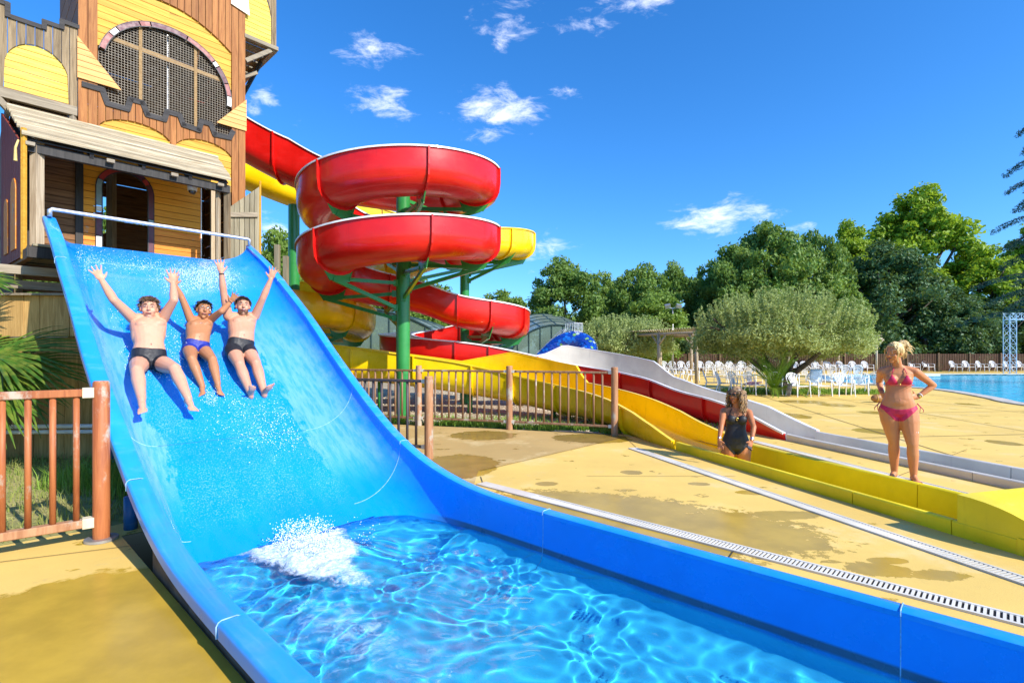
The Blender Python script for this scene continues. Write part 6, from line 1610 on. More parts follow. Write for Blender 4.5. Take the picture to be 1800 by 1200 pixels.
face(wp, IP['hc'], IP['r'], IP['f'], IP['u'], .94, 'closed', hairmat('fair_brow', (.3, .2, .1), (.35, .24, .12)))
# hair: swept back to a messy curly bun
def strands(par, paths, m, r0_=.007, name='hair'):
    b = MB()
    for p in paths: b.tube(catmull(p, 4), list(np.linspace(r0_, r0_ * .35, (len(p) - 1) * 4 + 1)), 5)
    return b.build(name, m, par, True)
c, r_, f_, u_ = IP['hc'], IP['r'], IP['f'], IP['u']; rr = random.Random(8); bun = c - f_ * .115 + u_ * .075; paths = []
b = MB(); b.ell(c + u_ * .022 - f_ * .018, (r_ * .078, f_ * .088, u_ * .098), 22, 14); b.build('hair', HY, wp, True)
for i in range(150):
    a = rr.uniform(-1.75, 1.75); z = rr.uniform(.15, 1.0) if abs(a) < .9 else rr.uniform(-.45, 1)
    if abs(a) < .7 and z < .62: z = .62 + rr.random() * .3
    q = math.sqrt(max(0, 1 - z * z)); p0 = c + u_ * .018 - f_ * .008 + r_ * math.sin(a) * q * .078 + f_ * math.cos(a) * q * .097 + u_ * z * .10
    m1 = c + u_ * (.03 + .075 * max(z, .2)) - f_ * .03 + r_ * math.sin(a) * .070 * q; m2 = c + u_ * .070 - f_ * .085 + r_ * math.sin(a) * .04
    paths.append([p0, p0.lerp(m1, .6) + (p0 - c).normalized() * .008, m2 + Vector((rr.uniform(-1, 1), rr.uniform(-1, 1), rr.uniform(-1, 1))) * .008, bun])
for i in range(120):
    d = Vector((rr.gauss(0, 1), rr.gauss(0, 1), rr.gauss(0, 1))).normalized(); e = d.orthogonal().normalized(); g = d.cross(e); L_ = rr.uniform(.05, .105)
    base_ = bun + d * .022; paths.append([base_ + d * L_ * t_ * .8 - u_ * L_ * t_ * t_ * .9 - f_ * .02 * t_ + (e * math.cos(t_ * 8) + g * math.sin(t_ * 8)) * .016 for t_ in (0, .25, .5, .75, 1)])
for i in range(4):
    q = rr.choice((-1, 1)); p0 = c + r_ * q * .074 + f_ * rr.uniform(.02, .06) + u_ * .05; paths.append([p0, p0 - u_ * .05 + r_ * q * .012, p0 - u_ * .10 + f_ * .01, p0 - u_ * rr.uniform(.12, .16)])
strands(wp, paths, HY, .0062)

# woman in black kneeling upright in the yellow trough
ck = P(1293, 789, 7.08); kk = .98
pelk = P(1293, 779, 7.08); frk = Vector((-.30, -.95, 0)).normalized(); lak = Vector((.95, -.30, 0)).normalized()
hck = P(1294, 694, 7.05)
sl_ = pelk + Vector((0, 0, .44)) * kk + lak * .16; sr_ = pelk + Vector((0, 0, .44)) * kk - lak * .16
ekl = reach(sl_, 1325, 750, .27, True); wkl = reach(ekl, 1321, 775, .21, True); ekr = reach(sr_, 1268, 748, .27, True); wkr = reach(ekr, 1264, 773, .21, True)
wk, BK, IK = woman('woman with long wavy highlighted hair, sunglasses and a black swimsuit inside the yellow trough', SK4, pelk, Vector((0.02, 0, 1)), frk, Vector((-.95, -.55, 0)), hck, kk,
    dict(l=(ekl, wkl, Vector((-.45, -.3, -.8)), Vector((.1, -.95, .1))), r=(ekr, wkr, Vector((.15, -.2, -.95)), Vector((-.6, -.7, 0)))),
    dict(l=(Vector((pelk.x + .10, pelk.y - .06, -.115)), Vector((pelk.x + .16, pelk.y + .30, -.13)), Vector((0, 1, 0))), r=(Vector((pelk.x - .09, pelk.y + .02, -.115)), Vector((pelk.x - .02, pelk.y + .38, -.13)), Vector((0, 1, 0)))), feet=False, bust=.062, belly=.010)
co, h, x, y, tt, arm, hand = cloth_masks(BK, IK)
tops = np.where(y > .0, .405 - .030 * (np.abs(np.abs(x) - .07) / .07) ** 1.5, .30); cut = h > -.15 + 1.15 * np.maximum(0, np.abs(x) - .03)
BK.cloth('swimsuit', (h < tops) & cut & (h > -.16) & (arm > .054) & (hand > .075), .0045, M['blackcloth'])
pe, up2, fr2, la2_, k2 = IK['pel'], IK['up'], IK['fr'], IK['la'], IK['k']
for q in (-1, 1): MB().tube([pe + (up2 * .385 + la2_ * q * .10 + fr2 * .10) * k2, pe + (up2 * .44 + la2_ * q * .085 + fr2 * .075) * k2, IK['n0'] + (la2_ * q * .05 + fr2 * .012) * k2, IK['n0'] + (la2_ * q * .02 - fr2 * .045) * k2], .005, 6).build('strap', M['blackcloth'], wk, True)
MB().tube([pe + (up2 * (.375 + dz) + la2_ * dx + fr2 * .120) * k2 for dx, dz in ((-.008, 0), (-.010, -.03), (0, -.045), (.010, -.03), (.008, 0))], .005, 6, closed=True).build('brooch', M['gold'], wk, True)
wband(IK, 'l', M['silver'], wk, .03, .028, .012, 'watch'); wband(IK, 'r', M['silver'], wk, .03, .027, .008)
face(wk, IK['hc'], IK['r'], IK['f'], IK['u'], .94, 'closed', HW, eyes=False)
c, r_, f_, u_ = IK['hc'], IK['r'], IK['f'], IK['u']
sg_ = empty('sunglasses', c + f_ * .1, 'black sunglasses worn by the woman in the black swimsuit', 'sunglasses')
for q in (-1, 1): MB().ell(c + r_ * q * .031 + u_ * .014 + f_ * .0935, (r_ * .028, f_ * .006, u_ * .019), 14, 8).build('lens', M['blackplastic'], sg_, True)
for q in (-1, 1): MB().tube([c + r_ * q * .056 + u_ * .018 + f_ * .088, c + r_ * q * .077 + u_ * .014], .003, 6).build('temple', M['blackplastic'], sg_, True)
rr = random.Random(5); paths = []
b = MB(); b.ell(c + u_ * .022 - f_ * .014, (r_ * .081, f_ * .094, u_ * .100), 22, 14); b.build('hair', HW, wk, True)
for i in range(230):
    a = rr.uniform(.95, 2 * PI - .95); q = rr.uniform(.2, 1); out = r_ * math.sin(a) + f_ * math.cos(a)
    p0 = c + u_ * (.10 - .03 * q) + out * .05 * q - f_ * .01; L_ = rr.uniform(.22, .34); ph = rr.uniform(0, 6); am = rr.uniform(.010, .022)
    pts = [p0]; sd = u_.cross(out).normalized()
    for t_ in (.12, .28, .44, .6, .76, .9, 1.0):
        rad = .088 + .030 * math.sin(min(1, t_ * 1.3) * PI * .6); pts.append(c + u_ * (.075 - L_ * t_) + out * (rad + am * math.sin(ph + t_ * 13) + rr.uniform(-.004, .004)) + sd * am * math.cos(ph + t_ * 13) - f_ * .005)
    paths.append(pts)
strands(wk, paths, HW, .0068)

# ------------------------------------------------------------------ trees and planting
def leaf_cloud(blobs, n, size, asp=1.0, seed=0, up_bias=.2, fill=.25, bend=True):
    """leaf-sized quads spread through the shells of many small clumps"""
    r_ = np.random.RandomState(seed); bl = np.array(blobs); w = bl[:, 3] * bl[:, 4]; w = w / w.sum()
    k = r_.choice(len(bl), n, p=w); d = r_.normal(size=(n, 3)); d /= np.linalg.norm(d, axis=1)[:, None]
    rad = np.where(r_.rand(n) < fill, r_.rand(n) ** .5, .72 + .62 * r_.rand(n) ** 2.2)
    c = bl[k, :3] + d * rad[:, None] * bl[k][:, [3, 3, 4]]
    nrm = d * .7 + r_.normal(size=(n, 3)) * .6 + np.array([0, 0, up_bias]); nrm /= np.linalg.norm(nrm, axis=1)[:, None]
    a = np.cross(nrm, r_.normal(size=(n, 3))); a /= np.linalg.norm(a, axis=1)[:, None]; b = np.cross(nrm, a)
    s = size * r_.uniform(.6, 1.35, n)[:, None]
    V = np.stack([c - a * s, c - b * s * asp * .55 + nrm * s * .12, c + a * s, c + b * s * asp * .55 + nrm * s * .12], 1).reshape(-1, 3)
    return V, np.arange(n * 4).reshape(-1, 4)
def crown_blobs(rx, rz, z0, n, br, seed, shape='round'):
    r_ = np.random.RandomState(seed); out = []
    for i in range(n):
        d = r_.normal(size=3); d /= np.linalg.norm(d); q = .50 + .60 * r_.rand() ** .7
        z = d[2] * q; w = 1.0
        if shape == 'cone': w = 1.0 - .55 * max(0, z) - .12 * abs(min(0, z))
        if shape == 'flat': w = 1.0
        s = br * r_.uniform(.6, 1.4)
        out.append((d[0] * q * rx * w, d[1] * q * rx * w, z0 + z * rz, s, s * r_.uniform(.6, .9)))
    return out
M['oak'] = leafmat('holm_oak_leaves', (.09, .20, .025), (.20, .32, .06), .42, .5, .6, (.25, .35, .10))
M['plane'] = leafmat('plane_tree_leaves', (.20, .36, .015), (.34, .48, .025), .5, .45, .5, (.46, .56, .07))
M['dark'] = leafmat('dark_evergreen_leaves', (.035, .095, .028), (.08, .165, .055), .28, .5, .5, (.12, .21, .09))
M['mid'] = leafmat('mixed_tree_leaves', (.12, .23, .022), (.23, .35, .055), .42, .5, .6, (.32, .42, .10))
M['cedar'] = leafmat('blue_cedar_needles', (.010, .040, .030), (.025, .070, .055), .1, .6, .8, (.04, .09, .07))
M['olive'] = leafmat('olive_leaves', (.27, .35, .09), (.46, .53, .19), .36, .5, 1.6, (.54, .60, .26))
M['cycad'] = leafmat('cycad_fronds', (.05, .12, .012), (.12, .20, .02), .25, .4, 2, (.2, .26, .04))
def tree_proto(name, h, rx, rz, z0, n, size, m, shape, seed, blobs=55, br=.9, limbs=6, label='', fill=.25, bend=0):
    rt = empty(name, (0, 0, 0), label, 'tree'); random.seed(seed)
    b = MB(); b.tube([(0, 0, -.1), (.08, .05, h * .2), (-.05, .1, h * .45), (0, 0, h * .8)], [h * .032, h * .025, h * .018, h * .006], 8)
    for i in range(limbs):
        a = 2 * PI * i / limbs + random.uniform(-.4, .4); zb = h * random.uniform(.2, .5)
        b.tube([(0, 0, zb), (math.cos(a) * rx * .35, math.sin(a) * rx * .35, zb + h * .12), (math.cos(a) * rx * .75, math.sin(a) * rx * .75, zb + h * random.uniform(.15, .35))], [h * .013, h * .009, h * .003], 6)
    b.build('trunk', M['bark'], rt, True)
    V, Q = leaf_cloud(crown_blobs(rx, rz, z0, blobs, br, seed, shape), n, size, 1.0, seed, fill=fill)
    npmesh('crown', V, Q, m, rt); return rt
T_oak = tree_proto('oak_tree', 9.6, 3.4, 3.9, 5.4, 26000, .165, M['oak'], 'round', 31, 130, .72)
T_plane = tree_proto('plane_tree', 16.5, 4.2, 6.4, 9.8, 30000, .20, M['plane'], 'cone', 32, 170, .72, 9)
T_dark = tree_proto('evergreen_tree', 11.5, 4.4, 5.2, 6.0, 28000, .16, M['dark'], 'cone', 33, 150, .75, 7)
T_mid = tree_proto('leafy_tree', 9.0, 3.4, 3.8, 5.0, 24000, .17, M['mid'], 'round', 34, 120, .70)
T_bush = tree_proto('tall_shrub', 3.2, 1.9, 1.6, 1.6, 6500, .14, M['dark'], 'round', 35, 34, .6, 4)
T_bush2 = tree_proto('tall_shrub', 3.2, 1.9, 1.6, 1.6, 6500, .14, M['mid'], 'round', 36, 34, .6, 4)
used = set()
def plant(proto, u, vtop, Y, wid, label, h0, w0, group='trees standing in a belt behind the pool', cat='tree'):
    """u, vtop: where its axis and its top are seen; wid: spread in metres"""
    x = (u - 900) / F * Y; ztop = H + (622 - vtop) / F * Y
    o = proto if proto.name not in used else copy_tree(proto)
    used.add(proto.name)
    o.location = (x, Y, 0); o.scale = (wid / w0, wid / w0, ztop / h0); o.rotation_euler = (0, 0, random.uniform(0, 6.28))
    tag(o, label, cat, group); return o
random.seed(77)
OK_, PL_, DK_, MD_ = (9.7, 8.4), (17.0, 9.6), (12.0, 9.8), (9.6, 8.2)
for pr, u, vt, Y, w, lab, hw in [
    (T_oak, 992, 460, 46, 7.4, 'dark rounded oak just right of the arched pool cover', OK_),
    (T_mid, 1062, 474, 54, 5.5, 'light green tree showing between the leftmost oak and the next dark crown', MD_),
    (T_oak, 1128, 472, 47, 7.0, 'dark oak behind the smaller olive tree, low and broad', OK_),
    (T_oak, 1188, 468, 50, 5.5, 'dark oak right behind the twin-headed light pole', OK_),
    (T_mid, 1250, 455, 52, 5.5, 'yellowish green tree leaning left of the tallest dark oak', MD_),
    (T_oak, 1342, 400, 48, 9.4, 'tallest dark green oak rising behind the big olive tree', OK_),
    (T_oak, 1292, 440, 47, 6.4, 'dark oak filling the left shoulder of the tallest oak', OK_),
    (T_oak, 1432, 415, 50, 7.0, 'dark green tree between the tallest oak and the light green planes', OK_),
    (T_plane, 1497, 388, 54, 7.0, 'smaller light green plane tree left of the tallest tree', PL_),
    (T_plane, 1612, 328, 55, 11.5, 'tallest tree in the belt, bright green plane tree on the right', PL_),
    (T_dark, 1562, 418, 49, 10.5, 'blue-green evergreen in front of the bright plane trees', DK_),
    (T_mid, 1462, 478, 46.5, 6.0, 'grey green tree low behind the right end of the big olive crown', MD_),
    (T_plane, 1722, 425, 52, 9.0, 'broad light green tree right of the tallest plane tree', PL_),
    (T_dark, 1655, 500, 48.5, 9.0, 'dark evergreen behind the blonde woman and the pool', DK_),
    (T_dark, 1745, 520, 48.5, 9.0, 'dark evergreen behind the steel truss', DK_),
    (T_dark, 1820, 470, 49, 9.0, 'dark evergreen cut by the right edge of the picture', DK_),
    (T_plane, 1830, 380, 56, 9.0, 'pale green tree behind the cedar at the right edge', PL_),
    (T_mid, 1150, 512, 42, 6.5, 'grey green bushy tree low between the oaks and the light pole', MD_),
    (T_mid, 880, 508, 62, 8.0, 'light green tree far away left of the arched pool cover', MD_),
    (T_mid, 842, 522, 64, 6.0, 'farthest small light green tree beside the second green column', MD_),
    (T_mid, 700, 470, 44, 8.0, 'leafy tree seen through the red spiral behind the main column', MD_),
    (T_mid, 760, 495, 46, 6.0, 'leafy tree just right of the main green column', MD_),
    (T_mid, 495, 398, 26, 4.2, 'slender leafy tree right behind the top of the blue slide', MD_),
    (T_mid, 190, 360, 30, 6.0, 'leafy tree seen through the tower doorway', MD_),
    (T_mid, -10, 270, 30, 8.0, 'leafy tree behind the slatted stair screen', MD_),
    (T_oak, 620, 540, 50, 8.0, 'dark tree behind the long glazed pool hall', OK_),
    (T_oak, 440, 560, 40, 8.0, 'dark tree behind the yellow spiral', OK_)]:
    plant(pr, u, vt, Y, w, lab, *hw)
i = 0
ORD = ['first', 'second', 'third', 'fourth', 'fifth', 'sixth', 'seventh', 'eighth', 'ninth', 'tenth', 'eleventh', 'twelfth', 'thirteenth', 'fourteenth', 'fifteenth', 'sixteenth', 'seventeenth', 'eighteenth', 'nineteenth', 'twentieth']
for u in range(1075, 1860, 44):
    pr = T_bush2 if i % 3 == 1 else T_bush
    plant(pr, u + random.uniform(-10, 10), random.uniform(575, 598), 46.5 + random.uniform(-.5, 1.5), 4.6, ('lighter' if i % 3 == 1 else 'darker') + ' green hedge shrub behind the far fence, ' + ORD[i] + ' from the left', 3.3, 4.6, 'shrubs in the hedge behind the far fence', 'shrub'); i += 1
# cedar at the right edge
random.seed(12)
cx, cy = (1856 - 900) / F * 27, 27
ce = empty('cedar_tree', (cx, cy, 0), 'cedar with drooping blue-green branches entering at the right edge', 'tree')
b = MB(); b.tube([(cx, cy, -.1), (cx + .05, cy, 6), (cx, cy, 15)], [.38, .25, .05], 10); bl = []
for i in range(46):
    z = 3.6 + i * .24; a = i * 2.399; L_ = (3.3 - .16 * (z - 3.5)) * random.uniform(.75, 1.1) * (1.15 if abs(z - 5.3) < 1.5 or abs(z - 11.5) < .8 else .9)
    if L_ < .5: continue
    pts = [Vector((cx + math.cos(a) * L_ * t, cy + math.sin(a) * L_ * t, z + .35 * t - .9 * t * t)) for t in (0, .3, .6, .85, 1)]
    b.tube(pts, [.05, .04, .025, .015, .006], 5)
    for t in np.linspace(.3, 1.05, 9):
        for s_ in (-1, 0, 1):
            w_ = (1.05 - t) * .6 + .10; bl.append((cx + math.cos(a) * L_ * t - math.sin(a) * s_ * w_, cy + math.sin(a) * L_ * t + math.cos(a) * s_ * w_, z + .35 * t - .9 * t * t - .03 - .14 * abs(s_), .16, .09))
b.build('trunk', M['bark'], ce, True)
V, Q = leaf_cloud(bl, 24000, .075, .4, 41, .2, .8); npmesh('crown', V, Q, M['cedar'], ce)
# olive trees
def olive(x, y, w, zt, label, n, seed, rot=0, lsz=.075):
    rt = empty('olive_tree', (x, y, 0), label, 'tree'); r_ = np.random.RandomState(seed); random.seed(seed)
    b = MB(); tops = []
    for i in range(5):
        a = i * 1.35 + rot; q = w * .30 * random.uniform(.7, 1.1)
        p = [Vector((x + math.cos(a) * .12, y + math.sin(a) * .12, 0)), Vector((x + math.cos(a) * .25 + .1, y + math.sin(a) * .2, zt * .15)), Vector((x + math.cos(a) * q * .5, y + math.sin(a) * q * .5, zt * .32)), Vector((x + math.cos(a) * q * .8 + .1, y + math.sin(a) * q * .8, zt * .52)), Vector((x + math.cos(a) * q * 1.2, y + math.sin(a) * q * 1.2, zt * .75))]
        b.tube(catmull(p, 5), list(np.linspace(.15, .03, 21)), 9)
        for j in range(3):
            a2 = a + random.uniform(-.7, .7); s_ = p[3]; b.tube([s_, s_ + Vector((math.cos(a2) * .6, math.sin(a2) * .6, .4)), s_ + Vector((math.cos(a2) * 1.3, math.sin(a2) * 1.3, .55))], [.05, .03, .012], 6)
    b.build('trunk', M['bark'], rt, True)
    bl = []
    zc = zt * .60
    for i in range(170):
        a = r_.rand() * 6.28; q = r_.rand() ** .5; rx = w * .5 * q * .92
        zz = zc + (zt * .26) * (1 - q ** 4) * r_.uniform(-.75, 1) - .14 * zt * q * q * r_.rand()
        bl.append((x + math.cos(a) * rx, y + math.sin(a) * rx, zz, .42 * r_.uniform(.7, 1.3), .34 * r_.uniform(.7, 1.3)))
    V, Q = leaf_cloud(bl, n, lsz, .55, seed, .1, .35); cr = npmesh('crown', V, Q, M['olive'], rt)
    # upright shoots along the top and rim
    bs = []
    for i in range(520):
        a = r_.rand() * 6.28; q = r_.rand() ** .5; rx = w * .47 * q; z0_ = zc + zt * .27 * (1 - q ** 3); L_ = r_.uniform(.25, .75)
        for t in np.linspace(0, 1, 5): bs.append((x + math.cos(a) * (rx + .18 * t * q), y + math.sin(a) * (rx + .18 * t * q), z0_ + L_ * t, .045, .06))
    V, Q = leaf_cloud(bs, int(n * .42), lsz * .9, .5, seed + 1, .3, .7); npmesh('shoots', V, Q, M['olive'], rt); return rt
olive(10.2, 19.8, 6.3, 3.75, 'big spreading grey-green olive tree among the white chairs', 64000, 51, .4, .062)
olive(6.6, 31.0, 6.0, 3.60, 'smaller olive tree behind the pergola and the blue honeycomb slide', 30000, 52, 1.0, .085)
def cycad(x, y, R_, n, label, m, up_=.8, z0=.15, wid=.16):
    rt = empty('cycad_palm', (x, y, 0), label, 'palm tree'); MB().tube([(x, y, -.02), (x, y, z0 + .1)], [.16, .12], 10).build('stem', M['bark'], rt, True)
    for i in range(n):
        a = i * 2.399; el = R(random.uniform(15, 72)); L_ = R_ * random.uniform(.85, 1.1); b = MB(); d = Vector((math.cos(a), math.sin(a), 0)); sd = Vector((-d.y, d.x, 0)); prev = None
        P_ = [Vector((x, y, z0)) + d * L_ * t * math.cos(el) + Vector((0, 0, L_ * (t * math.sin(el) * 1.15 - .55 * t * t * (1.1 - math.sin(el) * .6)))) for t in np.linspace(0, 1, 9)]
        b.tube(P_, .012, 4)
        for k in range(1, 26):
            t = k / 26; j = min(7, int(t * 8)); f_ = t * 8 - j; c = P_[j].lerp(P_[j + 1], f_); w_ = wid * math.sin(PI * min(1, t * .8 + .18)) * R_ / 1.2; dr = (P_[j + 1] - P_[j]).normalized()
            for s_ in (-1, 1): b.add([c - dr * .014, c + dr * .014, c + sd * s_ * w_ + dr * w_ * .5 + Vector((0, 0, w_ * .35))], [(0, 1, 2)])
        b.build('frond', m, rt)
cycad(9.35, 18.5, 1.8, 30, 'dark green cycad under the big olive tree between the white chairs', leafmat('cycad_green', (.10, .24, .02), (.22, .36, .03), .35, .4, 2))
cycad(6.2, 29.4, 1.5, 16, 'light green young palm left of the pergola posts', leafmat('bright_palm_fronds', (.12, .24, .02), (.2, .33, .03), .35, .4, 2), .9)
cycad(7.9, 30.4, 1.7, 16, 'light green young palm under the pergola roof', M['cycad'])
blades('weeds_by_chairs', scatter([(8.3, 18.6), (14.2, 18.7), (14.0, 20.6), (8.3, 20.8)], 5000), 0, .04, .16, .03, M['weed'], 'green grass strip at the foot of the big olive tree', .6)

# ------------------------------------------------------------------ pool, fences and buildings behind
n = NT('turquoise_pool_water'); f = n.noise(1.6, 6, .6, n.mapped(n.pos(), (1, 2.2, 1)))
n.set('Base Color', n.mix(n.ramp(f, .35, .68), (.003, .42, .70), (.03, .62, .86))); n.set('Roughness', .12); n.set('IOR', 1.2); n.set('Specular IOR Level', .2); n.bump(n.noise(2.2, 5, .6, n.mapped(n.pos(), (1, 2.2, 1))), .35, .05)
sheet('pool_water', [(p[0], p[1]) for p in pool], [], -.07, n.m)
ring = []
for i, p in enumerate(pool[:-5]):
    a = Vector(pool[max(i - 1, 0)]); c = Vector(pool[min(i + 1, len(pool) - 6)]); d = (c - a).normalized(); nn = Vector((-d.y, d.x)); q = Vector(p); s_ = 1
    ring.append((q, nn))
cp = empty('pool_coping', (pool[20][0], pool[20][1], 0), 'pale stone edge curving round the big turquoise pool', 'kerb')
for i in range(len(ring) - 1):
    (p, a), (q, c) = ring[i], ring[i + 1]; o_ = .42
    vs = [Vector((*(p + a * .0), .035)), Vector((*(q + c * .0), .035)), Vector((*(q + c * o_), .035)), Vector((*(p + a * o_), .035))]
    vs = [vs[0].lerp(vs[1], .012), vs[1].lerp(vs[0], .012), vs[2].lerp(vs[3], .012), vs[3].lerp(vs[2], .012)]
    MB().prism(vs, (0, 0, -.2)).build('stone', M['coping'] if 'coping' in M else M.setdefault('coping', mat('coping_stone', (.50, .46, .40), .8, .2, 5)), cp)
MB().bar((25.2, 37.15, .02), (70, 38.3, .02), .4, .05).build('stone', M['coping'], cp)
MB().box((27.3, 35.2, .06), (2.6, 1.2, .16)).build('step', M['white_gel'], cp)
def slatfence(a, b_, h, label, pitch=.14, ph=2.6):
    a = Vector(a); b_ = Vector(b_); d = (b_ - a); L_ = d.length; d.normalize(); f = empty('slat_fence', a, label, 'fence')
    s = MB()
    for k in range(int(L_ / pitch)): p = a + d * k * pitch; s.box(p + Vector((0, 0, h / 2 + .04)), (.085, .03, h - .12), Matrix.Rotation(math.atan2(d.y, d.x), 3, 'Z'))
    s.build('slat', M['fardark'], f)['kind'] = 'stuff'
    for z in (.25, h - .12): MB().bar(a + Vector((0, .03, z)), b_ + Vector((0, .03, z)), .04, .09).build('rail', M['fardark'], f)
    for k in range(int(L_ / ph) + 1): p = a + d * k * ph - Vector((0, .06, 0)); MB().tube([p, p + Vector((0, 0, h + .05))], .06, 8).build('post', M['farpost'], f)
M['fardark'] = wood('dark_fence_slats', (.07, .035, .022), (.14, .075, .045), .1, .8, 'v', (10, 10, 1)); M['farpost'] = wood('far_round_posts', (.16, .10, .06), (.26, .17, .10), .1, .8, 'v', (10, 10, 1))
slatfence((9.5, 43.2, 0), (64, 43.2, 0), 1.5, 'long dark brown slatted fence behind the pool and the far chairs')
def cabin(x, y, w, d_, h, label, win):
    c = empty('cabin', (x, y, 0), label, 'cabin')
    nb_ = int(w / .25)
    for k in range(nb_): MB().box((x - w / 2 + (k + .5) * w / nb_, y - d_ / 2, h / 2), (w / nb_ - .012, .04, h)).build('board', M['farwood'], c)
    MB().box((x, y + .06, h / 2), (w - .1, d_ - .1, h - .02)).build('wall', M['farwood'], c)
    MB().prism([(x - w / 2 - .3, y - d_ / 2 - .4, h), (x + w / 2 + .3, y - d_ / 2 - .4, h), (x + w / 2 + .3, y, h + .7), (x - w / 2 - .3, y, h + .7)], (0, 0, .08)).build('roof', M['dark_metal'], c)
    for q in win:
        f_ = MB().box((x + q, y - d_ / 2 - .04, 1.55), (.75, .05, 1.0)).build('window', M['white_paint'], c); MB().box((x + q, y - d_ / 2 - .07, 1.55), (.6, .03, .85)).build('pane', mat('dark_glass', (.12, .16, .2), .08, 0, coat=1), f_)
cabin(14.7, 47, 5.2, 3, 2.9, 'brown board cabin with a white window behind the pergola', (1.6,)); cabin(27.5, 48, 9.0, 3, 2.7, 'long brown board cabin behind the fence left of the blonde woman', (-1, 2.2)); cabin(41, 48, 8.0, 3, 2.7, 'brown board cabin deep in shade behind the truss', (0,))
def pergola(posts, h, label, laths=34):
    c = empty('pergola', posts[0], label, 'pergola')
    ps = [Vector(p) for p in posts]
    for p in ps: MB().tube([p, p + Vector((.0, 0, h))], .085, 10).build('post', M['log'], c, True)
    k = len(ps) // 2; A_, B_ = ps[:k], ps[k:]
    for row in (A_, B_): MB().tube([row[0] + Vector((0, 0, h)) - (row[-1] - row[0]).normalized() * .4, row[-1] + Vector((0, 0, h)) + (row[-1] - row[0]).normalized() * .4], .075, 8).build('beam', M['log'], c, True)
    for row in (A_, B_):
        for p in row:
            d = (row[-1] - row[0]).normalized()
            for s_ in (-1, 1): MB().tube([p + Vector((0, 0, h - .6)), p + d * s_ * .5 + Vector((0, 0, h - .05))], .045, 6).build('brace', M['log'], c, True)
    for a, b_ in zip(A_, B_): MB().tube([a + Vector((0, 0, h + .12)), b_ + Vector((0, 0, h + .12))], .06, 8).build('beam', M['log'], c, True)
    for i in range(laths):
        t = i / (laths - 1) * 1.1 - .05; a = A_[0].lerp(A_[-1], t); b_ = B_[0].lerp(B_[-1], t); e = (b_ - a) * .06
        MB().tube([a - e + Vector((0, 0, h + .22)), b_ + e + Vector((0, 0, h + .22))], .035, 6).build('lath', M['log'], c, True)
pergola([(8.9, 25, 0), (7.7, 27.2, 0), (6.5, 29.5, 0), (10.1, 29.2, 0), (9.0, 31.4, 0), (7.9, 33.7, 0)], 2.5, 'round-timber pergola with a lath roof beside the big olive tree')
pergola([(27.0, 38.4, 0), (23.2, 38.9, 0), (26.2, 41.6, 0), (22.4, 42.0, 0)], 2.6, 'timber pergola against the far fence left of the blonde woman', 18)
for x_, y_, lab in ((13.0, 28.4, 'round timber post standing behind the middle chairs left of the olive tree'), (17.4, 33.0, 'grey timber post showing under the right half of the olive crown')):
    p_ = empty('timber_post', (x_, y_, 0), lab, 'post'); MB().tube([(x_, y_, -.02), (x_, y_, 2.7)], .11, 10).build('pole', M['log'], p_, True)
# light pole
lp = empty('light_pole', (12.4, 40, 0), 'grey light pole with two flood lamps above the pergola', 'street lamp')
MB().tube([(12.4, 40, -.02), (12.4, 40, 5.0)], [.08, .05], 10).build('pole', M['grey_metal'], lp, True); MB().bar((11.9, 40, 5.0), (12.9, 40, 5.0), .05, .05).build('arm', M['grey_metal'], lp)
for q in (-1, 1): MB().box((12.4 + q * .42, 39.9, 5.14), (.42, .22, .28), Matrix.Rotation(.5, 3, 'X') @ Matrix.Rotation(.25 * q, 3, 'Y')).build('lamp', M['grey_metal'], lp)
# truss frame at the right
tr_ = empty('truss_frame', (36.3, 38, 0), 'pale blue steel truss frame standing by the pool at the right', 'truss'); M['ptruss'] = mat('pale_blue_steel_paint', (.45, .58, .68), .4, .1)
def truss(a, b_, w, nm):
    a = Vector(a); b_ = Vector(b_); d = (b_ - a); L_ = d.length; d.normalize(); x_ = d.cross(Vector((0, 1, 0))).normalized(); y_ = Vector((0, 1, 0)); b = MB(); n_ = int(L_ / w)
    cs = [(-1, -1), (1, -1), (1, 1), (-1, 1)]
    for i_, j_ in cs: b.tube([a + (x_ * i_ + y_ * j_) * w / 2, b_ + (x_ * i_ + y_ * j_) * w / 2], .03, 6)
    for k in range(n_):
        p, q = a + d * L_ * k / n_, a + d * L_ * (k + 1) / n_
        for (i0, j0), (i1, j1) in zip(cs, cs[1:] + cs[:1]): b.tube([p + (x_ * i0 + y_ * j0) * w / 2, q + (x_ * i1 + y_ * j1) * w / 2], .016, 4); b.tube([q + (x_ * i0 + y_ * j0) * w / 2, q + (x_ * i1 + y_ * j1) * w / 2], .014, 4)
    b.build(nm, M['ptruss'], tr_)
truss((36.5, 38, 0), (36.5, 38, 4.35), .5, 'upright'); truss((36.2, 38, 4.2), (43.5, 38, 4.2), .45, 'crossbeam'); truss((43.2, 38, 0), (43.2, 38, 4.35), .5, 'upright')
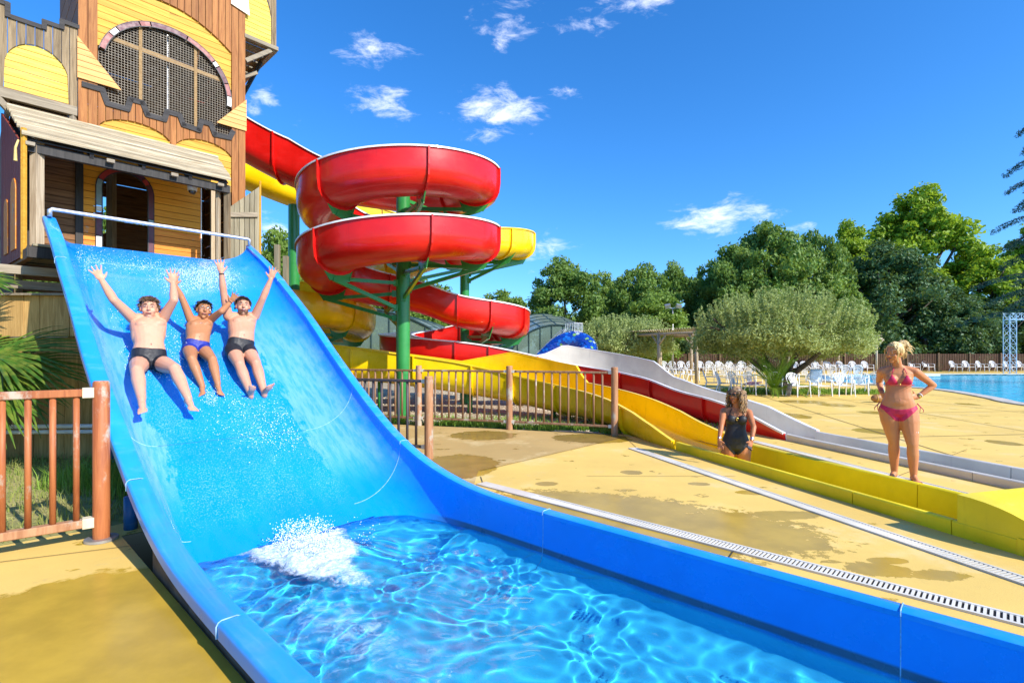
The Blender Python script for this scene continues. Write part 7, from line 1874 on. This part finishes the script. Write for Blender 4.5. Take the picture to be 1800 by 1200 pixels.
# pool halls: arched glazed covers
n = NT('milky_polycarbonate'); n.set('Base Color', n.mix(n.ramp(n.noise(.8, 4), .3, .7), (.20, .26, .20), (.34, .38, .30))); n.set('Roughness', .25); n.set('Alpha', .78); M['poly'] = n.m
n = NT('greenish_glazing'); n.set('Base Color', (.16, .22, .17)); n.set('Roughness', .1); n.set('Alpha', .62); n.set('Coat Weight', .5); M['glz'] = n.m
M['frameg'] = mat('dark_green_frame', (.02, .045, .04), .45, .15)
def hall(cx, y0, hw, hh, depth, label, bays, ribs, grow=.0, foot=.3, shift=0.0, end_bars=9):
    c = empty('pool_hall', (cx, y0, 0), label, 'building')
    def arch(k, a): 
        s = 1 + grow * k; return Vector((cx + shift * k + hw * s * math.cos(a), y0 + depth * k / max(1, ribs - 1), foot + hh * s * math.sin(a)))
    N = 20
    for k in range(ribs): MB().tube([arch(k, PI * i / N) for i in range(N + 1)], .07, 6).build('rib', M['frameg'], c, True)
    for k in range(ribs - 1):
        for j in range(bays):
            a0, a1 = PI * j / bays, PI * (j + 1) / bays; b = MB(); nn = 3
            vs = [arch(k, a0 + (a1 - a0) * i / nn) for i in range(nn + 1)] + [arch(k + 1, a0 + (a1 - a0) * i / nn) for i in range(nn + 1)]
            b.add(vs, [(i, i + 1, nn + 2 + i, nn + 1 + i) for i in range(nn)]); b.build('roof_panel', M['poly'], c)
            MB().tube([arch(k, a1), arch(k + 1, a1)], .04, 5).build('purlin', M['frameg'], c)
    xs = np.linspace(-hw, hw, end_bars + 2)
    for i in range(len(xs) - 1):
        xa, xb = xs[i], xs[i + 1]; za, zb = (foot + hh * math.sqrt(max(0, 1 - (x_ / hw) ** 2)) for x_ in (xa, xb))
        if i: MB().tube([(cx + xa, y0, 0), (cx + xa, y0, za)], .045, 6).build('mullion', M['frameg'], c)
        xm = (xa + xb) / 2; zm = foot + hh * math.sqrt(max(0, 1 - (xm / hw) ** 2))
        MB().prism([(cx + xa + .03, y0, .05), (cx + xb - .03, y0, .05), (cx + xb - .03, y0, zb), (cx + xm, y0, zm), (cx + xa + .03, y0, za)], (0, .03, 0)).build('pane', M['glz'], c)
    for z in (.08, foot + hh * .32, ): MB().bar((cx - hw * .98, y0 - .02, z), (cx + hw * .98, y0 - .02, z), .05, .07).build('rail', M['frameg'], c)
hall(3.1, 35.5, 3.5, 3.15, 7.0, 'dark green arched pool cover behind the blue honeycomb slide', 10, 5, .10, .3, -.15, 8)
hall(-8.9, 27.5, 6.2, 3.5, 9.0, 'long arched glazed pool hall behind the spiral slides', 12, 4, .02, .45, 0, 12)
# blue honeycomb slide
hx_ = empty('animal_slide', (3.0, 25.6, 0), 'small blue arched slide covered in honeycomb tiles with a steel railing', 'water slide')
path = catmull([P(946, 636, 26.4), P(962, 622, 26.3), P(984, 605, 26.2), (P(1005, 599, 26.0)), P(1024, 602, 25.7), P(1034, 612, 25.3), P(1030, 622, 24.9)], 5)
rs = list(np.interp(np.linspace(0, 1, len(path)), [0, .25, .5, .8, 1], [.30, .40, .46, .44, .36]))
MB().tube(path, rs, 20).build('body', plastic('deep_blue_tile_glaze', (.004, .10, .52), .2, .6), hx_, True)
MB().loft([[P(1010 - 22 * t + k_ * (1 - t) * 16, 618 + 14 * t, 25.0 - t) + Vector((0, 0, .0)) for k_ in (-1, 1)] + [P(1010 - 22 * t + k_ * (1 - t) * 16, 622 + 14 * t, 25.0 - t) for k_ in (1, -1)] for t in (0, .33, .66, 1)]).build('tongue', M['blue_rim'], hx_)
tl = {m_: MB() for m_ in ('hb1', 'hb2', 'hw', 'hr', 'hg')}
for m_, c_2 in (('hb1', (.006, .055, .40)), ('hb2', (.01, .17, .66)), ('hw', (.45, .58, .68)), ('hr', (.60, .12, .05)), ('hg', (.20, .42, .12))): M[m_] = plastic('tile_' + m_, c_2, .15, .8)
random.seed(6); pn = None
for i in range(len(path)):
    p = path[i]; d = (path[min(i + 1, len(path) - 1)] - path[max(i - 1, 0)]).normalized(); sd = d.cross(Vector((0, 0, 1))).normalized(); up = sd.cross(d)
    nn = 13
    for j in range(nn):
        a = 2 * PI * (j + (.5 if i % 2 else 0)) / nn; o_ = sd * math.cos(a) + up * math.sin(a); tn = d.cross(o_); s_ = .098 * random.uniform(.9, 1.05) * rs[i] / .42
        c = p + o_ * rs[i] * 1.0; m_ = random.choices(['hb1', 'hb2', 'hw', 'hr', 'hg'], [74, 18, 3, 3 if i > 8 else 1, 3 if i > 8 else 0])[0]
        tl[m_].prism([c + (d * math.cos(q) + tn * math.sin(q)) * s_ for q in np.linspace(0, 2 * PI, 7)[:-1]], o_ * .012)
for m_, b in tl.items():
    if b.v: b.build('tile', M[m_], hx_)['kind'] = 'stuff'
b = MB(); a0 = P(995, 583, 26.3); 
for z_ in (0, .42): b.tube([P(994, 582, 26.4) + Vector((0, 0, z_)), P(1009, 582, 25.9) + Vector((0, 0, z_)), P(1024, 583, 26.3) + Vector((0, 0, z_))], .022, 6)
for t in np.linspace(0, 1, 12): q = P(994, 582, 26.4).lerp(P(1024, 583, 26.3), t) + Vector((0, -.45 * (1 - abs(2 * t - 1)), 0)); b.tube([q, q + Vector((0, 0, .42))], .014, 5)
b.build('railing', M['steel'], hx_)
b = MB()
for o_ in (0, .35, .7): b.tube([P(940, 624, 27.2) + Vector((o_ * .6, 0, 0)), P(988, 578, 27.2) + Vector((o_ * .3, 0, 0)), P(993, 590, 27.0)], .02, 6)
b.build('ladder_rail', M['steel'], hx_)

# ------------------------------------------------------------------ white garden chairs
ch = empty('garden_chair', (0, 0, 0)); random.seed(2)
b = MB()
rows = []
for y_, z_, w_ in ((-.24, .405, .225), (-.26, .425, .235), (-.22, .430, .235), (.0, .415, .225), (.18, .410, .21), (.22, .44, .20)): rows.append((y_, z_, w_))
b.loft([[(-w_, y_, z_), (w_, y_, z_), (w_, y_, z_ - .022), (-w_, y_, z_ - .022)] for y_, z_, w_ in rows]); b.build('seat', M['white_plastic'], ch, auto=50)
b = MB(); arc_ = [(-.215, .21, .43), (-.262, .27, .62), (-.235, .33, .78), (-.13, .36, .868), (0, .37, .893), (.13, .36, .868), (.235, .33, .78), (.262, .27, .62), (.215, .21, .43)]
b.tube(catmull([Vector(p) for p in arc_], 3), .017, 6)
for i, x_ in enumerate((-.19, -.125, -.062, 0, .062, .125, .19)):
    zt_ = .893 - .9 * x_ * x_ * 2.2 - .01; b.bar((x_ * .45, .215, .445), (x_ * 1.05, .365 - abs(x_) * .18, zt_), .021, .010, up=Vector((0, 1, .2)))
b.build('backrest', M['white_plastic'], ch)
for s_ in (-1, 1):
    MB().loft([[(s_ * (x_ - .022), y_, z_), (s_ * (x_ + .022), y_, z_), (s_ * (x_ + .022), y_, z_ - .018), (s_ * (x_ - .022), y_, z_ - .018)] for x_, y_, z_ in ((.250, .28, .655), (.285, .10, .665), (.292, -.12, .655), (.280, -.24, .625), (.268, -.275, .57))]).build('armrest', M['white_plastic'], ch)
    MB().tube([(s_ * .268, -.27, .60), (s_ * .262, -.265, .41), (s_ * .280, -.30, 0)], [.020, .024, .016], 6).build('leg', M['white_plastic'], ch)
    MB().tube([(s_ * .215, .21, .43), (s_ * .235, .28, .2), (s_ * .255, .33, 0)], [.024, .020, .015], 6).build('leg', M['white_plastic'], ch)
first = True
def chair(u, vb, face_deg, label, group, jit=.0):
    global first
    p = G(u, vb); o = ch if first else copy_tree(ch); first = False
    o.location = (p.x, p.y, 0); o.rotation_euler = (0, 0, R(face_deg + random.uniform(-8, 8))); o.scale = (.93, .93, .90) if vb > 680 else (1.04, 1.04, 1.0); tag(o, label, 'chair', group); return o
for i, (u, vb, a) in enumerate([(1252, 689, 60), (1275, 691, 50), (1299, 692, 40)]): chair(u, vb, a, ORD[i] + ' from the left of the angled white chairs left of the olive trunk', 'angled white chairs left of the olive trunk')
near_l = [(1327, 694, 30, 'white chair with a pink and blue towel on its seat left of the cycad'), (1362, 693, -35, 'white armchair turned left in front of the cycad'), (1403, 697, 8, 'white front-row chair with a grey striped towel hanging down its left side'), (1441, 696, 5, 'white front-row chair with a pale blue towel over its back'),
          (1482, 696, -4, 'white front-row chair with empty seat right of the pale blue towel'), (1512, 694, -38, 'white front-row chair turned right, second from the pool'), (1538, 692, -48, 'white chair at the right end of the front row nearest the pool')]
for u, vb, a, lab in near_l: chair(u, vb, a, lab, 'front row of white chairs')
for i, u in enumerate((1268, 1290, 1312, 1334, 1410, 1432, 1455, 1478, 1500)): chair(u, 672 + random.uniform(-1, 3), 175, ORD[i] + ' from the left of the white chairs facing away behind the front row', 'second row of white chairs facing away')
for i, u in enumerate((1166, 1179, 1192, 1205, 1217)): chair(u, 668 + i * 1.0, 80, ORD[i] + ' from the left of the side-on white chairs at the pergola foot', 'side-on white chairs by the pergola')
for i, u in enumerate((1246, 1262, 1279, 1296)): chair(u, 661, 160 + i * 8, ORD[i] + ' from the left of the loose white chairs behind the timber post', 'loose middle group of white chairs')
for i, u in enumerate((1169, 1184, 1200, 1216, 1233, 1249, 1267, 1286, 1306, 1324)): chair(u, 655, 0, ORD[i] + ' white chair from the pergola in the far row left of the olive', 'far row of white chairs left of the olive')
for i, u in enumerate((1401, 1417, 1437, 1458, 1481, 1503, 1525)): chair(u, 655.5, 2, ORD[i] + ' white chair from the olive trunk in the far row towards the pool corner', 'far row of white chairs right of the olive')
for i, u in enumerate((1176, 1208, 1241, 1275, 1312, 1426, 1447, 1470)): chair(u, 651, 0, ORD[i] + ' from the left of the farthest white chairs right by the fence', 'farthest white chairs by the fence')
for i, (u, lab) in enumerate(((1607, 'white chair just right of the blonde woman, half hidden by her shoulder'), (1632, 'single white chair left of the green tub by the far fence'))): chair(u, 653, 12, lab, 'white chairs on the far side of the pool')
for i, u in enumerate((1680, 1703, 1727, 1751, 1775, 1798, 1822)): chair(u, 653.5, 12, ORD[i] + ' from the left in the white chair row across the pool by the truss', 'white chairs on the far side of the pool, right group')
tb = empty('tub', G(1648, 652), 'small green tub by the far fence right of a white chair', 'tub'); p = G(1648, 652); MB().tube([p, p + Vector((0, 0, .55)), p + Vector((0, 0, .58))], [.30, .38, .40], 14).build('body', M['green'], tb, auto=40)
def towel(p, w, l, ang, m, label, drop):
    b = MB(); r_ = Matrix.Rotation(ang, 3, 'Z'); rows = []
    for i in range(9):
        t = i / 8; y_ = (t - .35) * l; z_ = p.z + (.0 if t < .5 else -drop * (t - .5) * 2) + .012 * math.sin(t * 9); yy = y_ if t < .5 else .15 * l + (t - .5) * .08
        rows.append([p + r_ @ Vector((x_ * w + .03 * math.sin(t * 5 + x_ * 7), yy, z_ - p.z + .012 * math.sin(x_ * 17 + t * 3))) for x_ in np.linspace(-.5, .5, 8)])
    k = len(rows[0]); b.add([q for r2 in rows for q in r2], [(i * k + j, i * k + j + 1, (i + 1) * k + j + 1, (i + 1) * k + j) for i in range(8) for j in range(k - 1)])
    o = b.build('towel', m, None, True); tag(o, label, 'towel'); md = o.modifiers.new('th', 'SOLIDIFY'); md.thickness = .008; return o
M['tpink'] = mat('pink_towel', (.60, .32, .34), .9, .5, 9); M['tblue'] = mat('pale_blue_towel', (.55, .66, .76), .9, .2, 9); M['tgrey'] = mat('grey_striped_towel', (.38, .36, .40), .9, .5, 14)
p = G(1327, 694); towel(Vector((p.x - .03, p.y + .02, .46)), .5, .6, 2.2, M['tpink'], 'crumpled pink towel lying on a white chair seat', .12)
p = G(1441, 696); towel(Vector((p.x, p.y + .30, .91)), .42, .5, PI, M['tblue'], 'pale blue towel hung over a white chair back', .45)
p = G(1403, 697); towel(Vector((p.x - .24, p.y - .05, .46)), .25, .4, 1.57, M['tgrey'], 'grey striped towel trailing down from a chair to the deck', .44)
p = G(1543, 707); bb = empty('rugby_ball', p + Vector((0, 0, 0)), 'brown and yellow oval ball lying on the deck behind the blonde woman', 'ball')
MB().ell(p + Vector((0, 0, .125)), ((.20, 0, 0), (0, .125, 0), (0, 0, .125)), 18, 12).build('body', mat('brown_ball_skin', (.34, .16, .05), .5, .2), bb, True)
for q in (-.07, .07): MB().tube([p + Vector((q, math.cos(a) * .119, .125 + math.sin(a) * .119)) for a in np.linspace(0, 2 * PI, 21)[:-1]], .008, 5, closed=True).build('stripe', M['gold_paint'] if 'gold_paint' in M else M.setdefault('gold_paint', mat('yellow_ball_stripe', (.7, .45, .06), .5, .1)), bb, True)
